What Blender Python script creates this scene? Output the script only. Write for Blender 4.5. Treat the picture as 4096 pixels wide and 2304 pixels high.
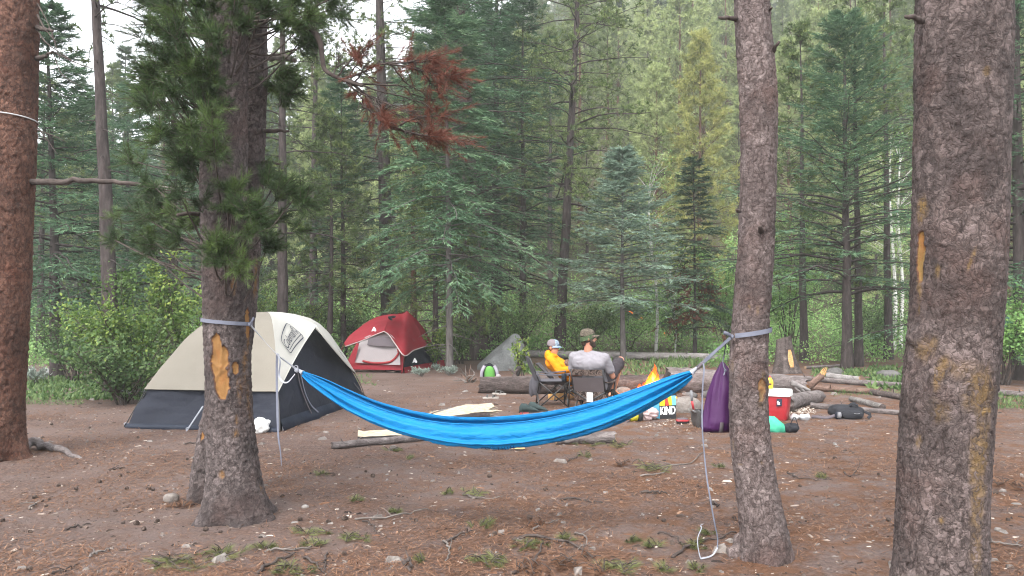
import bpy, math, random
import numpy as np
from mathutils import Vector, Matrix

for o in list(bpy.data.objects): bpy.data.objects.remove(o)
SC = bpy.context.scene
COL = SC.collection
PI = math.pi
rad = math.radians

# ------------------------------------------------------------------ camera
CAM_H = 1.5
PITCH = math.atan(78 / 3186.0)
cam_d = bpy.data.cameras.new('camera'); cam_d.lens = 28.0; cam_d.sensor_width = 36.0
cam_d.clip_start = 0.05; cam_d.clip_end = 3000
cam = bpy.data.objects.new('camera', cam_d); COL.objects.link(cam)
cam.location = (0, 0, CAM_H); cam.rotation_euler = (PI / 2 + PITCH, 0, 0)
SC.camera = cam

# ------------------------------------------------------------------ sky, sun, exposure
SUN_EL, SUN_AZ = 52.0, 205.0          # soft light from a bright overcast evening sky, high and a little behind the camera
w = bpy.data.worlds.new('World'); SC.world = w; w.use_nodes = True
nt = w.node_tree; nt.nodes.clear()
sky = nt.nodes.new('ShaderNodeTexSky'); sky.sky_type = 'NISHITA'; sky.sun_disc = False
sky.sun_elevation = rad(SUN_EL); sky.sun_rotation = rad(SUN_AZ)
sky.altitude = 1800; sky.air_density = 1.0; sky.dust_density = 6.0; sky.ozone_density = 1.0
hs = nt.nodes.new('ShaderNodeHueSaturation'); hs.inputs['Saturation'].default_value = 0.22; hs.inputs['Value'].default_value = 1.5
bg = nt.nodes.new('ShaderNodeBackground'); bg.inputs['Strength'].default_value = 0.15
wo = nt.nodes.new('ShaderNodeOutputWorld')
nt.links.new(sky.outputs[0], hs.inputs['Color']); nt.links.new(hs.outputs[0], bg.inputs['Color']); nt.links.new(bg.outputs[0], wo.inputs[0])
sl = bpy.data.lights.new('sun', 'SUN'); sl.energy = 1.5; sl.angle = rad(25); sl.color = (1.0, 0.96, 0.9)
so = bpy.data.objects.new('sun', sl); COL.objects.link(so)
_sd = Vector((math.sin(rad(SUN_AZ)) * math.cos(rad(SUN_EL)), math.cos(rad(SUN_AZ)) * math.cos(rad(SUN_EL)), math.sin(rad(SUN_EL))))
so.rotation_euler = _sd.to_track_quat('Z', 'Y').to_euler()
vs = SC.view_settings
vs.view_transform = 'Standard'; vs.look = 'None'; vs.gamma = 1.0; vs.use_curve_mapping = False
vs.exposure = 2.1
cy = SC.cycles
cy.max_bounces = 4; cy.diffuse_bounces = 3; cy.glossy_bounces = 2; cy.transmission_bounces = 3
cy.transparent_max_bounces = 6; cy.volume_bounces = 0
cy.caustics_reflective = False; cy.caustics_refractive = False
cy.use_adaptive_sampling = True; cy.adaptive_threshold = 0.02
cy.use_denoising = True
SC.cycles.pixel_filter_type = 'BLACKMAN_HARRIS'; SC.cycles.filter_width = 1.1
try: cy.denoiser = 'OPENIMAGEDENOISE'
except Exception: pass

# ------------------------------------------------------------------ measuring: a point of the photograph (4096 x 2304) at a distance
FPX = 28.0 / 36.0 * 4096
def ray(px, py):
    cx, cyy = (px - 2048) / FPX, (1152 - py) / FPX
    return np.array([cx, math.cos(PITCH) - cyy * math.sin(PITCH), math.sin(PITCH) + cyy * math.cos(PITCH)])
def at(px, py, d):
    r = ray(px, py); return np.array([0, 0, CAM_H]) + r * (d / r[1])
def gp(px, py, z=0.0):
    r = ray(px, py); return np.array([0, 0, CAM_H]) + r * ((z - CAM_H) / r[2])

# ------------------------------------------------------------------ value noise
_tab = np.random.RandomState(7).rand(65536)
def _h(i, j, k, s):
    return _tab[(i * 374761393 + j * 668265263 + k * 2147483647 // 7 + s * 974711) % 65536]
def vnoise(x, y, z=None, s=0):
    x = np.asarray(x, float); y = np.asarray(y, float); z = np.zeros_like(x) if z is None else np.asarray(z, float)
    xi, yi, zi = np.floor(x).astype(np.int64), np.floor(y).astype(np.int64), np.floor(z).astype(np.int64)
    f = lambda t: t * t * (3 - 2 * t)
    u, v, q = f(x - xi), f(y - yi), f(z - zi)
    def L(k): 
        a = _h(xi, yi, zi + k, s) * (1 - u) + _h(xi + 1, yi, zi + k, s) * u
        b = _h(xi, yi + 1, zi + k, s) * (1 - u) + _h(xi + 1, yi + 1, zi + k, s) * u
        return a * (1 - v) + b * v
    return L(0) * (1 - q) + L(1) * q
def fbm(x, y, z=None, o=4, s=0):
    r = 0; a = 0.5; t = 0
    z = np.zeros_like(np.asarray(x, float)) if z is None else z
    for k in range(o):
        r = r + a * vnoise(np.asarray(x) * 2**k, np.asarray(y) * 2**k, np.asarray(z) * 2**k, s + k * 13); t += a; a *= .5
    return r / t
def sstep(a, b, x):
    t = np.clip((np.asarray(x, float) - a) / (b - a), 0, 1); return t * t * (3 - 2 * t)

# ------------------------------------------------------------------ mesh builder
def nrm(v):
    v = np.asarray(v, float); return v / np.maximum(np.linalg.norm(v, axis=-1, keepdims=True), 1e-9)
class MB:
    def __init__(s): s.v = []; s.f = {3: [], 4: []}; s.m = {3: [], 4: []}; s.t = []; s.n = 0
    def add(s, v, f, tone=0.5, mi=0):
        v = np.asarray(v, float).reshape(-1, 3)
        if isinstance(f, dict):
            for k in f: s._f(np.asarray(f[k]), k, mi)
        else:
            f = np.asarray(f, np.int64); s._f(f, f.shape[-1], mi)
        s.v.append(v); s.t.append(np.broadcast_to(np.asarray(tone, float), (len(v),))); s.n += len(v)
        return s
    def _f(s, f, k, mi):
        if f.size == 0: return
        f = f.reshape(-1, k); s.f[k].append(f + s.n); s.m[k].append(np.broadcast_to(np.asarray(mi, np.int32), (len(f),)))
    def grid(s, P, tone=0.5, mi=0, closed=False):
        P = np.asarray(P, float); a, b = P.shape[:2]
        i = np.arange(a - 1)[:, None]; j = np.arange(b if closed else b - 1)[None, :]; j2 = (j + 1) % b
        q = np.stack([i * b + j, i * b + j2, (i + 1) * b + j2, (i + 1) * b + j], -1).reshape(-1, 4)
        t = np.asarray(tone); t = t.reshape(-1) if t.ndim else t
        return s.add(P.reshape(-1, 3), q, t, mi)
    def tubes(s, paths, radii, sides=6, tone=0.5, mi=0, cap=False):
        P = np.asarray(paths, float)
        if P.ndim == 2: P = P[None]
        B, N = P.shape[:2]
        R = np.broadcast_to(np.asarray(radii, float), (B, N))
        T = nrm(np.gradient(P, axis=1))
        ref = np.where(np.abs(T[:, :1, 2:]) > .9, np.array([0, 1., 0]), np.array([0, 0, 1.]))
        X = nrm(np.cross(T, np.broadcast_to(ref, T.shape))); Y = np.cross(T, X)
        a = np.arange(sides) / sides * 2 * PI
        V = P[:, :, None] + R[:, :, None, None] * (np.cos(a)[:, None] * X[:, :, None] + np.sin(a)[:, None] * Y[:, :, None])
        b0 = np.arange(B)[:, None, None] * (N * sides); i = np.arange(N - 1)[None, :, None] * sides; j = np.arange(sides)[None, None, :]; j2 = (j + 1) % sides
        q = np.stack([b0 + i + j, b0 + i + j2, b0 + i + sides + j2, b0 + i + sides + j], -1).reshape(-1, 4)
        t = np.asarray(tone)
        if t.ndim: t = np.repeat(t, N * sides)
        f = {4: q}
        if cap:
            k = np.arange(1, sides - 1); bb = np.arange(B)[:, None] * (N * sides)
            c0 = np.stack([bb + 0 * k, bb + k + 1, bb + k], -1).reshape(-1, 3); o = (N - 1) * sides
            c1 = np.stack([bb + o + 0 * k, bb + o + k, bb + o + k + 1], -1).reshape(-1, 3)
            f[3] = np.concatenate([c0, c1])
        return s.add(V, f, t, mi)
    def box(s, c, size, R=None, tone=.5, mi=0, bev=0.0):
        h = np.asarray(size, float) / 2
        if bev <= 0:
            v = np.array([[x, y, z] for x in (-1, 1) for y in (-1, 1) for z in (-1, 1)]) * h
            f = [[0, 1, 3, 2], [4, 6, 7, 5], [0, 4, 5, 1], [2, 3, 7, 6], [0, 2, 6, 4], [1, 5, 7, 3]]
            F = {4: f}
        else:
            v = []; idx = {}
            for x in (-1, 1):
                for y in (-1, 1):
                    for z in (-1, 1):
                        for ax in range(3):
                            p = (h - bev) * np.array([x, y, z]); p[ax] = h[ax] * (x, y, z)[ax]
                            idx[(x, y, z, ax)] = len(v); v.append(p)
            v = np.array(v); q = []; t = []
            for ax in range(3):
                a1, a2 = (ax + 1) % 3, (ax + 2) % 3
                for sg in (-1, 1):
                    def K(s1, s2):
                        k = [0, 0, 0]; k[ax] = sg; k[a1] = s1; k[a2] = s2; return idx[(*k, ax)]
                    fq = [K(-1, -1), K(1, -1), K(1, 1), K(-1, 1)]; q.append(fq if sg > 0 else fq[::-1])
                for s1 in (-1, 1):
                    for s2 in (-1, 1):
                        def K2(sg, axx):
                            k = [0, 0, 0]; k[ax] = sg; k[a1] = s1; k[a2] = s2; return idx[(*k, axx)]
                        fq = [K2(-1, a1), K2(1, a1), K2(1, a2), K2(-1, a2)]; q.append(fq if s1 * s2 < 0 else fq[::-1])
            for x in (-1, 1):
                for y in (-1, 1):
                    for z in (-1, 1):
                        k = [idx[(x, y, z, a)] for a in range(3)]; t.append(k if x * y * z > 0 else k[::-1])
            F = {4: q, 3: t}
        if R is not None: v = v @ np.asarray(R).T
        return s.add(v + np.asarray(c, float), F, tone, mi)
    def blob(s, c, r, seed=0, n=10, amp=.18, R=None, tone=.5, mi=0, fr=1.6, flat=0):
        th = np.linspace(0, PI, n)[:, None]; ph = (np.arange(2 * n) / (2 * n) * 2 * PI)[None]
        d = np.stack([np.sin(th) * np.cos(ph), np.sin(th) * np.sin(ph), np.cos(th) + 0 * ph], -1)
        k = 1 + amp * 2 * (fbm(d[..., 0] * fr + seed * 3.1, d[..., 1] * fr, d[..., 2] * fr, 3, seed) - .5)
        P = d * k[..., None]
        if flat: P = np.sign(P) * np.abs(P) ** (1 - flat)
        P = P * np.asarray(r, float)
        if R is not None: P = P @ np.asarray(R).T
        return s.grid(P + np.asarray(c, float), tone, mi, closed=True)
    def build(s, name, mats, parent=None, smooth=True, world=True, sharp=None):
        me = bpy.data.meshes.new(name)
        v = np.concatenate(s.v) if s.v else np.zeros((0, 3))
        if parent is not None and world: v = v - np.array(parent.matrix_basis.translation if parent.parent is None else (parent.parent.matrix_basis.translation + parent.matrix_basis.translation))
        ft = np.concatenate(s.f[3]) if s.f[3] else np.zeros((0, 3), np.int64); fq = np.concatenate(s.f[4]) if s.f[4] else np.zeros((0, 4), np.int64)
        mi = np.concatenate(s.m[3] + s.m[4]) if (s.m[3] or s.m[4]) else np.zeros(0, np.int32)
        me.vertices.add(len(v)); me.vertices.foreach_set('co', v.astype(np.float32).ravel())
        li = np.concatenate([ft.ravel(), fq.ravel()]).astype(np.int32)
        me.loops.add(len(li)); me.loops.foreach_set('vertex_index', li)
        nf = len(ft) + len(fq); me.polygons.add(nf)
        ls = np.concatenate([np.arange(len(ft)) * 3, len(ft) * 3 + np.arange(len(fq)) * 4]).astype(np.int32)
        me.polygons.foreach_set('loop_start', ls)
        try: me.polygons.foreach_set('loop_total', np.concatenate([np.full(len(ft), 3), np.full(len(fq), 4)]).astype(np.int32))
        except Exception: pass
        me.polygons.foreach_set('material_index', mi.astype(np.int32))
        me.polygons.foreach_set('use_smooth', np.full(nf, bool(smooth)))
        a = me.attributes.new('tone', 'FLOAT', 'POINT'); a.data.foreach_set('value', np.concatenate(s.t).astype(np.float32) if s.t else [])
        me.update(calc_edges=True)
        for m in (mats if isinstance(mats, (list, tuple)) else [mats]): me.materials.append(MAT[m])
        if sharp is not None:
            try: me.set_sharp_from_angle(angle=rad(sharp))
            except Exception: pass
        ob = bpy.data.objects.new(name, me); COL.objects.link(ob)
        if parent is not None: ob.parent = parent
        return ob
def rotz(a): c, s = math.cos(a), math.sin(a); return np.array([[c, -s, 0], [s, c, 0], [0, 0, 1]])
def rotx(a): c, s = math.cos(a), math.sin(a); return np.array([[1, 0, 0], [0, c, -s], [0, s, c]])
def roty(a): c, s = math.cos(a), math.sin(a); return np.array([[c, 0, s], [0, 1, 0], [-s, 0, c]])
def smooth_path(pts, n=24):
    p = np.asarray(pts, float); m = len(p)
    if m == 2: return p[0] + (p[1] - p[0]) * np.linspace(0, 1, n)[:, None]
    pe = np.vstack([2 * p[0] - p[1], p, 2 * p[-1] - p[-2]])
    t = np.linspace(0, m - 1, n); i = np.minimum(t.astype(int), m - 2); u = (t - i)[:, None]
    a, b, c, d = pe[i], pe[i + 1], pe[i + 2], pe[i + 3]
    return .5 * ((2 * b) + (-a + c) * u + (2 * a - 5 * b + 4 * c - d) * u**2 + (-a + 3 * b - 3 * c + d) * u**3)

# ------------------------------------------------------------------ things
def tag(o, label=None, cat=None, group=None, kind=None):
    if label: o['label'] = label
    if cat: o['category'] = cat
    if group: o['group'] = group
    if kind: o['kind'] = kind
    return o
def thing(name, label, cat, loc=(0, 0, 0), group=None):
    e = bpy.data.objects.new(name, None); COL.objects.link(e); e.location = tuple(float(q) for q in loc)
    e.empty_display_size = .1
    return tag(e, label, cat, group)
def copy_thing(root, loc, rz=0.0, sc=1.0, label=None, group=None, rot=None):
    r = root.copy(); COL.objects.link(r); r.location = tuple(float(q) for q in loc)
    r.rotation_euler = rot if rot is not None else (0, 0, rz); r.scale = (sc, sc, sc) if np.isscalar(sc) else sc
    if label: r['label'] = label
    if group: r['group'] = group
    for ch in list(root.children):
        c = ch.copy(); COL.objects.link(c); c.parent = r
        for g in list(ch.children):
            d = g.copy(); COL.objects.link(d); d.parent = c
    return r

# ------------------------------------------------------------------ materials
MAT = {}
class NT:
    def __init__(s, name):
        m = bpy.data.materials.new(name); m.use_nodes = True; s.m = m; s.t = m.node_tree; s.t.nodes.clear(); MAT[name] = m
        s.out = s.n('ShaderNodeOutputMaterial')
    def n(s, t, **k):
        x = s.t.nodes.new(t)
        for a, b in k.items():
            if a in x.inputs: x.inputs[a].default_value = b
            else: setattr(x, a, b)
        return x
    def l(s, a, b): s.t.links.new(a, b)
    def coord(s, kind='Object'):
        return s.n('ShaderNodeTexCoord').outputs[kind]
    def noise(s, vec, scale, detail=4, rough=.55, dist=0):
        x = s.n('ShaderNodeTexNoise'); x.inputs['Scale'].default_value = scale; x.inputs['Detail'].default_value = detail
        x.inputs['Roughness'].default_value = rough; x.inputs['Distortion'].default_value = dist
        s.l(vec, x.inputs['Vector']); return x.outputs[0]
    def ramp(s, fac, stops, interp='LINEAR'):
        x = s.n('ShaderNodeValToRGB'); r = x.color_ramp; r.interpolation = interp
        while len(r.elements) < len(stops): r.elements.new(.5)
        for e, (p, c) in zip(r.elements, stops): e.position = p; e.color = (*c, 1) if len(c) == 3 else c
        s.l(fac, x.inputs[0]); return x.outputs[0]
    def mix(s, fac, a, b, blend='MIX'):
        x = s.n('ShaderNodeMix', data_type='RGBA', blend_type=blend)
        for sock, v in ((x.inputs[0], fac), (x.inputs[6], a), (x.inputs[7], b)):
            if hasattr(v, 'links') or isinstance(v, bpy.types.NodeSocket): s.l(v, sock)
            else: sock.default_value = (*v, 1) if isinstance(v, (tuple, list)) else v
        return x.outputs[2]
    def math(s, op, a, b=0.0, clamp=False):
        x = s.n('ShaderNodeMath', operation=op); x.use_clamp = clamp
        for i, v in enumerate((a, b)):
            if isinstance(v, bpy.types.NodeSocket): s.l(v, x.inputs[i])
            else: x.inputs[i].default_value = v
        return x.outputs[0]
    def attr(s, name='tone'):
        x = s.n('ShaderNodeAttribute'); x.attribute_name = name; return x.outputs['Fac']
    def map(s, vec, scale=(1, 1, 1), rot=(0, 0, 0)):
        x = s.n('ShaderNodeMapping'); x.inputs['Scale'].default_value = scale; x.inputs['Rotation'].default_value = rot; s.l(vec, x.inputs[0]); return x.outputs[0]
    def bump(s, h, strength=.4, dist=.01):
        x = s.n('ShaderNodeBump'); x.inputs['Strength'].default_value = strength; x.inputs['Distance'].default_value = dist; s.l(h, x.inputs['Height']); return x.outputs[0]
    def pbsdf(s, col, rough=.8, bump=None, spec=.3, metal=0, **k):
        x = s.n('ShaderNodeBsdfPrincipled')
        if isinstance(col, bpy.types.NodeSocket): s.l(col, x.inputs['Base Color'])
        else: x.inputs['Base Color'].default_value = (*col, 1)
        if isinstance(rough, bpy.types.NodeSocket): s.l(rough, x.inputs['Roughness'])
        else: x.inputs['Roughness'].default_value = rough
        x.inputs['Specular IOR Level'].default_value = spec; x.inputs['Metallic'].default_value = metal
        if bump is not None: s.l(bump, x.inputs['Normal'])
        for a, b in k.items(): x.inputs[a].default_value = b
        return x.outputs[0]
    def end(s, sh): s.l(sh, s.out.inputs['Surface']); return s.m
def srgb(*c):
    c = np.asarray(c, float) / 255.0
    return tuple(float(q) for q in np.where(c <= .04045, c / 12.92, ((c + .055) / 1.055) ** 2.4))

def dim(c, k): return tuple(q * k for q in c)
def mat_plain(name, col, rough=.7, col2=None, scale=6, bump=.15, bscale=60, spec=.3, metal=0, detail=4, bdist=.004, **k):
    t = NT(name); c = t.coord()
    col2 = col2 or tuple(q * .72 for q in col)
    col, col2 = dim(col, .80), dim(col2, .80)
    n = t.noise(c, scale, detail)
    cc = t.mix(t.ramp(n, [(.35, (0, 0, 0)), (.65, (1, 1, 1))]), col, col2)
    b = t.bump(t.noise(c, bscale, 3), bump, bdist) if bump else None
    return t.end(t.pbsdf(cc, rough, b, spec, metal, **k))
def mat_cloth(name, col, col2=None, rough=.85, trans=0.0, scale=3, bump=.25, bscale=14, spec=.2, sheen=0.0, bdist=.01):
    t = NT(name); c = t.coord(); col2 = col2 or tuple(q * .82 for q in col)
    col, col2 = dim(col, .80), dim(col2, .80)
    n = t.noise(c, scale, 5)
    cc = t.mix(n, col, col2)
    b = t.bump(t.noise(c, bscale, 4, .6, .3), bump, bdist)
    sh = t.pbsdf(cc, rough, b, spec)
    if trans:
        tr = t.n('ShaderNodeBsdfTranslucent'); t.l(cc, tr.inputs[0])
        mx = t.n('ShaderNodeMixShader'); mx.inputs[0].default_value = trans; t.l(sh, mx.inputs[1]); t.l(tr.outputs[0], mx.inputs[2]); sh = mx.outputs[0]
    return t.end(sh)
def mat_leaf(name, dark, mid, light, trans=.3, rough=.6, rv=.25, spec=.25):
    t = NT(name); a = t.attr()
    oi = t.n('ShaderNodeObjectInfo').outputs['Random']
    f = t.math('ADD', a, t.math('MULTIPLY', t.math('SUBTRACT', oi, .5), rv), True)
    cc = t.ramp(f, [(0.0, dark), (.5, mid), (1.0, light)])
    sh = t.pbsdf(cc, rough, None, spec)
    tr = t.n('ShaderNodeBsdfTranslucent'); t.l(cc, tr.inputs[0])
    mx = t.n('ShaderNodeMixShader'); mx.inputs[0].default_value = trans; t.l(sh, mx.inputs[1]); t.l(tr.outputs[0], mx.inputs[2])
    return t.end(mx.outputs[0])
# ================================================================== GROUND AND HILLSIDE
def gz(x, y):
    x = np.asarray(x, float); y = np.asarray(y, float)
    near = (fbm(x * .35 + 5, y * .35, None, 3, 3) - .5) * .10 * sstep(3, 9, np.hypot(x - 1, y))
    a = x / np.maximum(y, 6.0)
    slope = .07 + .36 * sstep(-.42, .12, a)
    up = slope * np.maximum(y - 31, 0) ** 1.0 * sstep(31, 48, y)
    und = (fbm(x * .08, y * .08, None, 3, 9) - .5) * 3.0 * sstep(26, 60, y) + (fbm(x * .6, y * .6, None, 2, 4) - .5) * .35 * sstep(19, 26, y)
    return near * (1 - sstep(24, 34, y)) + up + und
def gzf(x, y): return float(gz(np.array([x]), np.array([y]))[0])
def ground_at(px, py, n=4):
    p = gp(px, py)
    for _ in range(n): p = gp(px, py, gzf(p[0], p[1]))
    p[2] = gzf(p[0], p[1]); return p

def ground_many(px, py):
    px, py = np.asarray(px, float), np.asarray(py, float); cx, cyy = (px - 2048) / FPX, (1152 - py) / FPX
    D = np.stack([cx, math.cos(PITCH) - cyy * math.sin(PITCH), math.sin(PITCH) + cyy * math.cos(PITCH)], -1); z = np.zeros(len(px))
    for _ in range(3): P = np.array([0, 0, CAM_H]) + D * ((z - CAM_H) / D[:, 2])[:, None]; z = gz(P[:, 0], P[:, 1])
    P[:, 2] = z; return P
def m_ground():
    t = NT('ground'); c = t.coord()
    big = t.noise(c, .55, 5, .6); med = t.noise(c, 4, 5, .65); fine = t.noise(c, 38, 5, .7); grit = t.noise(c, 160, 3, .7)
    dirt = t.mix(t.ramp(fine, [(.38, (0, 0, 0)), (.64, (1, 1, 1))]), (.110, .076, .064), (.27, .198, .172))
    dust = t.mix(fine, (.19, .145, .130), (.31, .245, .222))
    d = t.mix(t.ramp(big, [(.42, (0, 0, 0)), (.62, (1, 1, 1))]), dirt, dust)
    ndl = t.mix(fine, (.15, .072, .036), (.30, .15, .075))
    wy = t.n('ShaderNodeSeparateXYZ'); t.l(c, wy.inputs[0])
    xr = t.math('MULTIPLY', t.math('ADD', wy.outputs[0], 2.2), .28, True)
    nf = t.math('MULTIPLY', t.math('MULTIPLY', t.ramp(med, [(.42, (0, 0, 0)), (.60, (1, 1, 1))]), .8), t.math('ADD', .25, t.math('MULTIPLY', xr, .75)))
    d = t.mix(nf, d, ndl)
    dk = t.ramp(grit, [(.30, (1, 1, 1)), (.42, (0, 0, 0))])
    d = t.mix(t.math('MULTIPLY', dk, .75), d, (.05, .036, .030))
    lt = t.ramp(t.noise(t.map(c, (1, 1, 1)), 90, 2), [(.70, (0, 0, 0)), (.76, (1, 1, 1))])
    d = t.mix(t.math('MULTIPLY', lt, .6), d, (.42, .36, .31))
    # forest floor far away: duff and moss
    far = t.ramp(wy.outputs[1], [(0, (0, 0, 0)), (1, (1, 1, 1))])
    yf = t.math('MULTIPLY', t.math('SUBTRACT', wy.outputs[1], 20.0), .12, True)
    fl = t.mix(t.noise(c, 1.6, 5), (.055, .075, .035), (.14, .12, .075))
    d = t.mix(yf, d, fl)
    d = t.mix(1.0, d, (.64, .61, .61), 'MULTIPLY')
    h = t.math('ADD', t.math('MULTIPLY', fine, .7), t.math('MULTIPLY', grit, .5))
    t.end(t.pbsdf(d, .95, t.bump(h, 1.0, .035), .15))
m_ground()

def axis(lo, a, b, hi, fine, grow):
    v = list(np.arange(a, b, fine)); s = fine; x = v[-1]
    while x < hi: s *= grow; x += s; v.append(min(x, hi))
    s = fine; x = a; pre = []
    while x > lo: s *= grow; x -= s; pre.append(max(x, lo))
    return np.array(pre[::-1] + v)
gx = axis(-420, -4.2, 4.2, 420, .055, 1.07); gy = axis(-60, 2.8, 9.5, 520, .055, 1.045)
X, Y = np.meshgrid(gx, gy)
fine_m = 1 - sstep(9, 16, np.hypot(X, Y))
Z = gz(X, Y) + fine_m * ((fbm(X * 9, Y * 9, None, 3, 21) - .5) * .022 + (fbm(X * 2.2, Y * 2.2, None, 2, 22) - .5) * .03)
mb = MB(); mb.grid(np.stack([X, Y, Z], -1)[:, ::-1]); mb.build('ground', 'ground')
bpy.data.objects['ground']['kind'] = 'structure'
# ================================================================== TREES
def m_bark(name, c1, c2, c3, crack, wood=(.42, .19, .055), wood2=(.60, .33, .12), vs=56):
    c1, c2, c3, crack = (tuple(a * b for a, b in zip(q, (.52, .505, .495))) for q in (c1, c2, c3, crack)); wood, wood2 = dim(wood, .36), dim(wood2, .36); c3 = dim(c3, 1.25)
    t = NT(name); c = t.coord(); a = t.attr('tone'); sc = t.attr('scar'); cr = t.attr('crack')
    n1 = t.noise(t.map(c, (1, 1, .55)), 9, 5, .65); n2 = t.noise(t.map(c, (1, 1, .5)), 60, 4, .7); n3 = t.noise(c, 2.2, 3)
    f = t.math('ADD', t.math('MULTIPLY', a, .55), t.math('MULTIPLY', n1, .5))
    wv = t.n('ShaderNodeVectorMath', operation='ADD'); nz = t.n('ShaderNodeTexNoise'); nz.inputs['Scale'].default_value = 16; nz.inputs['Detail'].default_value = 4; t.l(c, nz.inputs['Vector'])
    sv = t.n('ShaderNodeVectorMath', operation='SCALE'); sv.inputs['Scale'].default_value = .11; t.l(nz.outputs['Color'], sv.inputs[0]); t.l(c, wv.inputs[0]); t.l(sv.outputs[0], wv.inputs[1])
    vo = t.n('ShaderNodeTexVoronoi'); vo.inputs['Scale'].default_value = vs; t.l(t.map(wv.outputs[0], (1, 1, .62)), vo.inputs['Vector'])
    ve = t.n('ShaderNodeTexVoronoi', feature='DISTANCE_TO_EDGE'); ve.inputs['Scale'].default_value = vs; t.l(t.map(wv.outputs[0], (1, 1, .62)), ve.inputs['Vector'])
    sp = t.n('ShaderNodeSeparateColor'); t.l(vo.outputs['Color'], sp.inputs[0])
    v2 = t.n('ShaderNodeTexVoronoi', feature='DISTANCE_TO_EDGE'); v2.inputs['Scale'].default_value = vs * .34; t.l(t.map(wv.outputs[0], (1, 1, .34)), v2.inputs['Vector'])
    v3 = t.n('ShaderNodeTexVoronoi'); v3.inputs['Scale'].default_value = vs * .34; t.l(t.map(wv.outputs[0], (1, 1, .34)), v3.inputs['Vector']); s3 = t.n('ShaderNodeSeparateColor'); t.l(v3.outputs['Color'], s3.inputs[0])
    f = t.math('ADD', t.math('ADD', t.math('MULTIPLY', f, .52), t.math('MULTIPLY', sp.outputs[0], .30)), t.math('MULTIPLY', s3.outputs[0], .22))
    col = t.ramp(f, [(.28, c1), (.50, c2), (.76, c3)])
    col = t.mix(t.ramp(n2, [(.35, (0, 0, 0)), (.75, (1, 1, 1))]), col, tuple(min(1, q * 1.45 + .02) for q in c2))
    col = t.mix(t.math('MULTIPLY', t.ramp(n3, [(.44, (0, 0, 0)), (.62, (1, 1, 1))]), .6), col, c1)
    n4 = t.noise(c, 3.1, 4, .6)
    col = t.mix(t.math('MULTIPLY', t.ramp(n4, [(.50, (0, 0, 0)), (.68, (1, 1, 1))]), .5), col, tuple(q * e for q, e in zip(c2, (1.25, .95, .85))))
    col = t.mix(t.math('MULTIPLY', t.ramp(ve.outputs[0], [(.01, (1, 1, 1)), (.07, (0, 0, 0))]), .42), col, crack)
    col = t.mix(t.math('MULTIPLY', t.ramp(v2.outputs[0], [(.01, (1, 1, 1)), (.10, (0, 0, 0))]), .55), col, crack)
    col = t.mix(t.math('MULTIPLY', cr, .2), col, crack)
    wn = t.noise(t.map(c, (1, 1, .12)), 40, 5, .6)
    wcol = t.mix(wn, wood, wood2)
    wcol = t.mix(t.math('MULTIPLY', t.ramp(t.noise(t.map(c, (1, 1, .4)), 16, 4), [(.52, (0, 0, 0)), (.66, (1, 1, 1))]), .6), wcol, (.20, .075, .02))
    rs_ = t.math('MULTIPLY', t.attr('resin'), t.ramp(t.math('ADD', t.math('MULTIPLY', n2, .6), t.math('MULTIPLY', sp.outputs[2], .4)), [(.25, (0, 0, 0)), (.6, (1, 1, 1))]), True)
    col = t.mix(rs_, col, t.mix(n2, dim(wood, .75), wood2))
    s1 = t.math('ADD', sc, t.math('MULTIPLY', t.math('SUBTRACT', n2, .5), .5))
    rim = t.ramp(s1, [(.16, (0, 0, 0)), (.36, (1, 1, 1)), (.50, (1, 1, 1)), (.72, (0, 0, 0))])
    col = t.mix(t.ramp(s1, [(.44, (0, 0, 0)), (.60, (1, 1, 1))]), col, wcol)
    col = t.mix(t.math('MULTIPLY', rim, .7), col, (.085, .035, .018))
    h = t.math('ADD', t.math('ADD', t.math('MULTIPLY', n2, .6), t.math('MULTIPLY', sp.outputs[1], .9)), t.ramp(ve.outputs[0], [(.0, (0, 0, 0)), (.16, (1, 1, 1))]))
    h = t.math('MULTIPLY', h, t.math('SUBTRACT', 1.0, t.ramp(s1, [(.35, (0, 0, 0)), (.6, (.85, .85, .85))])))
    t.end(t.pbsdf(col, .85, t.bump(h, .6, .011), .25))
m_bark('bark_red', (.062, .028, .020), (.155, .068, .044), (.24, .120, .082), (.035, .018, .014))
m_bark('bark_grey', (.045, .035, .035), (.115, .090, .088), (.235, .195, .19), (.03, .021, .020))
m_bark('bark_tan', (.060, .045, .044), (.175, .135, .130), (.33, .275, .268), (.05, .032, .029), (.30, .185, .09), (.46, .31, .17))
m_bark('bark_resin', (.036, .027, .027), (.118, .088, .083), (.26, .205, .198), (.028, .018, .015), (.34, .19, .055), (.52, .33, .12))
def m_bark_far(name, c1, c2, c3):
    c1, c2, c3 = (dim(q, .52) for q in (c1, c2, c3))
    t = NT(name); c = t.coord()
    n1 = t.noise(t.map(c, (1, 1, .25)), 14, 5, .7); n3 = t.noise(c, 3, 3)
    col = t.ramp(n1, [(.3, c1), (.5, c2), (.72, c3)])
    t.end(t.pbsdf(t.mix(t.math('MULTIPLY', n3, .5), col, c1), .95, t.bump(n1, .9, .03), .15))
m_bark_far('bark_far', (.045, .036, .036), (.095, .076, .073), (.19, .155, .15))
m_bark_far('bark_pale', (.10, .088, .085), (.19, .17, .163), (.30, .275, .265))
m_bark_far('bark_rust', (.08, .040, .028), (.16, .085, .06), (.24, .15, .11))
m_bark_far('bark_old', (.045, .033, .032), (.11, .085, .08), (.24, .19, .18))
def m_birch():
    t = NT('birch_bark'); c = t.coord()
    n = t.noise(t.map(c, (1, 1, 4)), 5, 4, .7)
    t.end(t.pbsdf(t.ramp(n, [(.36, (.05, .045, .04)), (.44, (.45, .44, .41)), (.8, (.58, .57, .54))]), .8, t.bump(n, .4, .01), .2))
m_birch()
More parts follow.
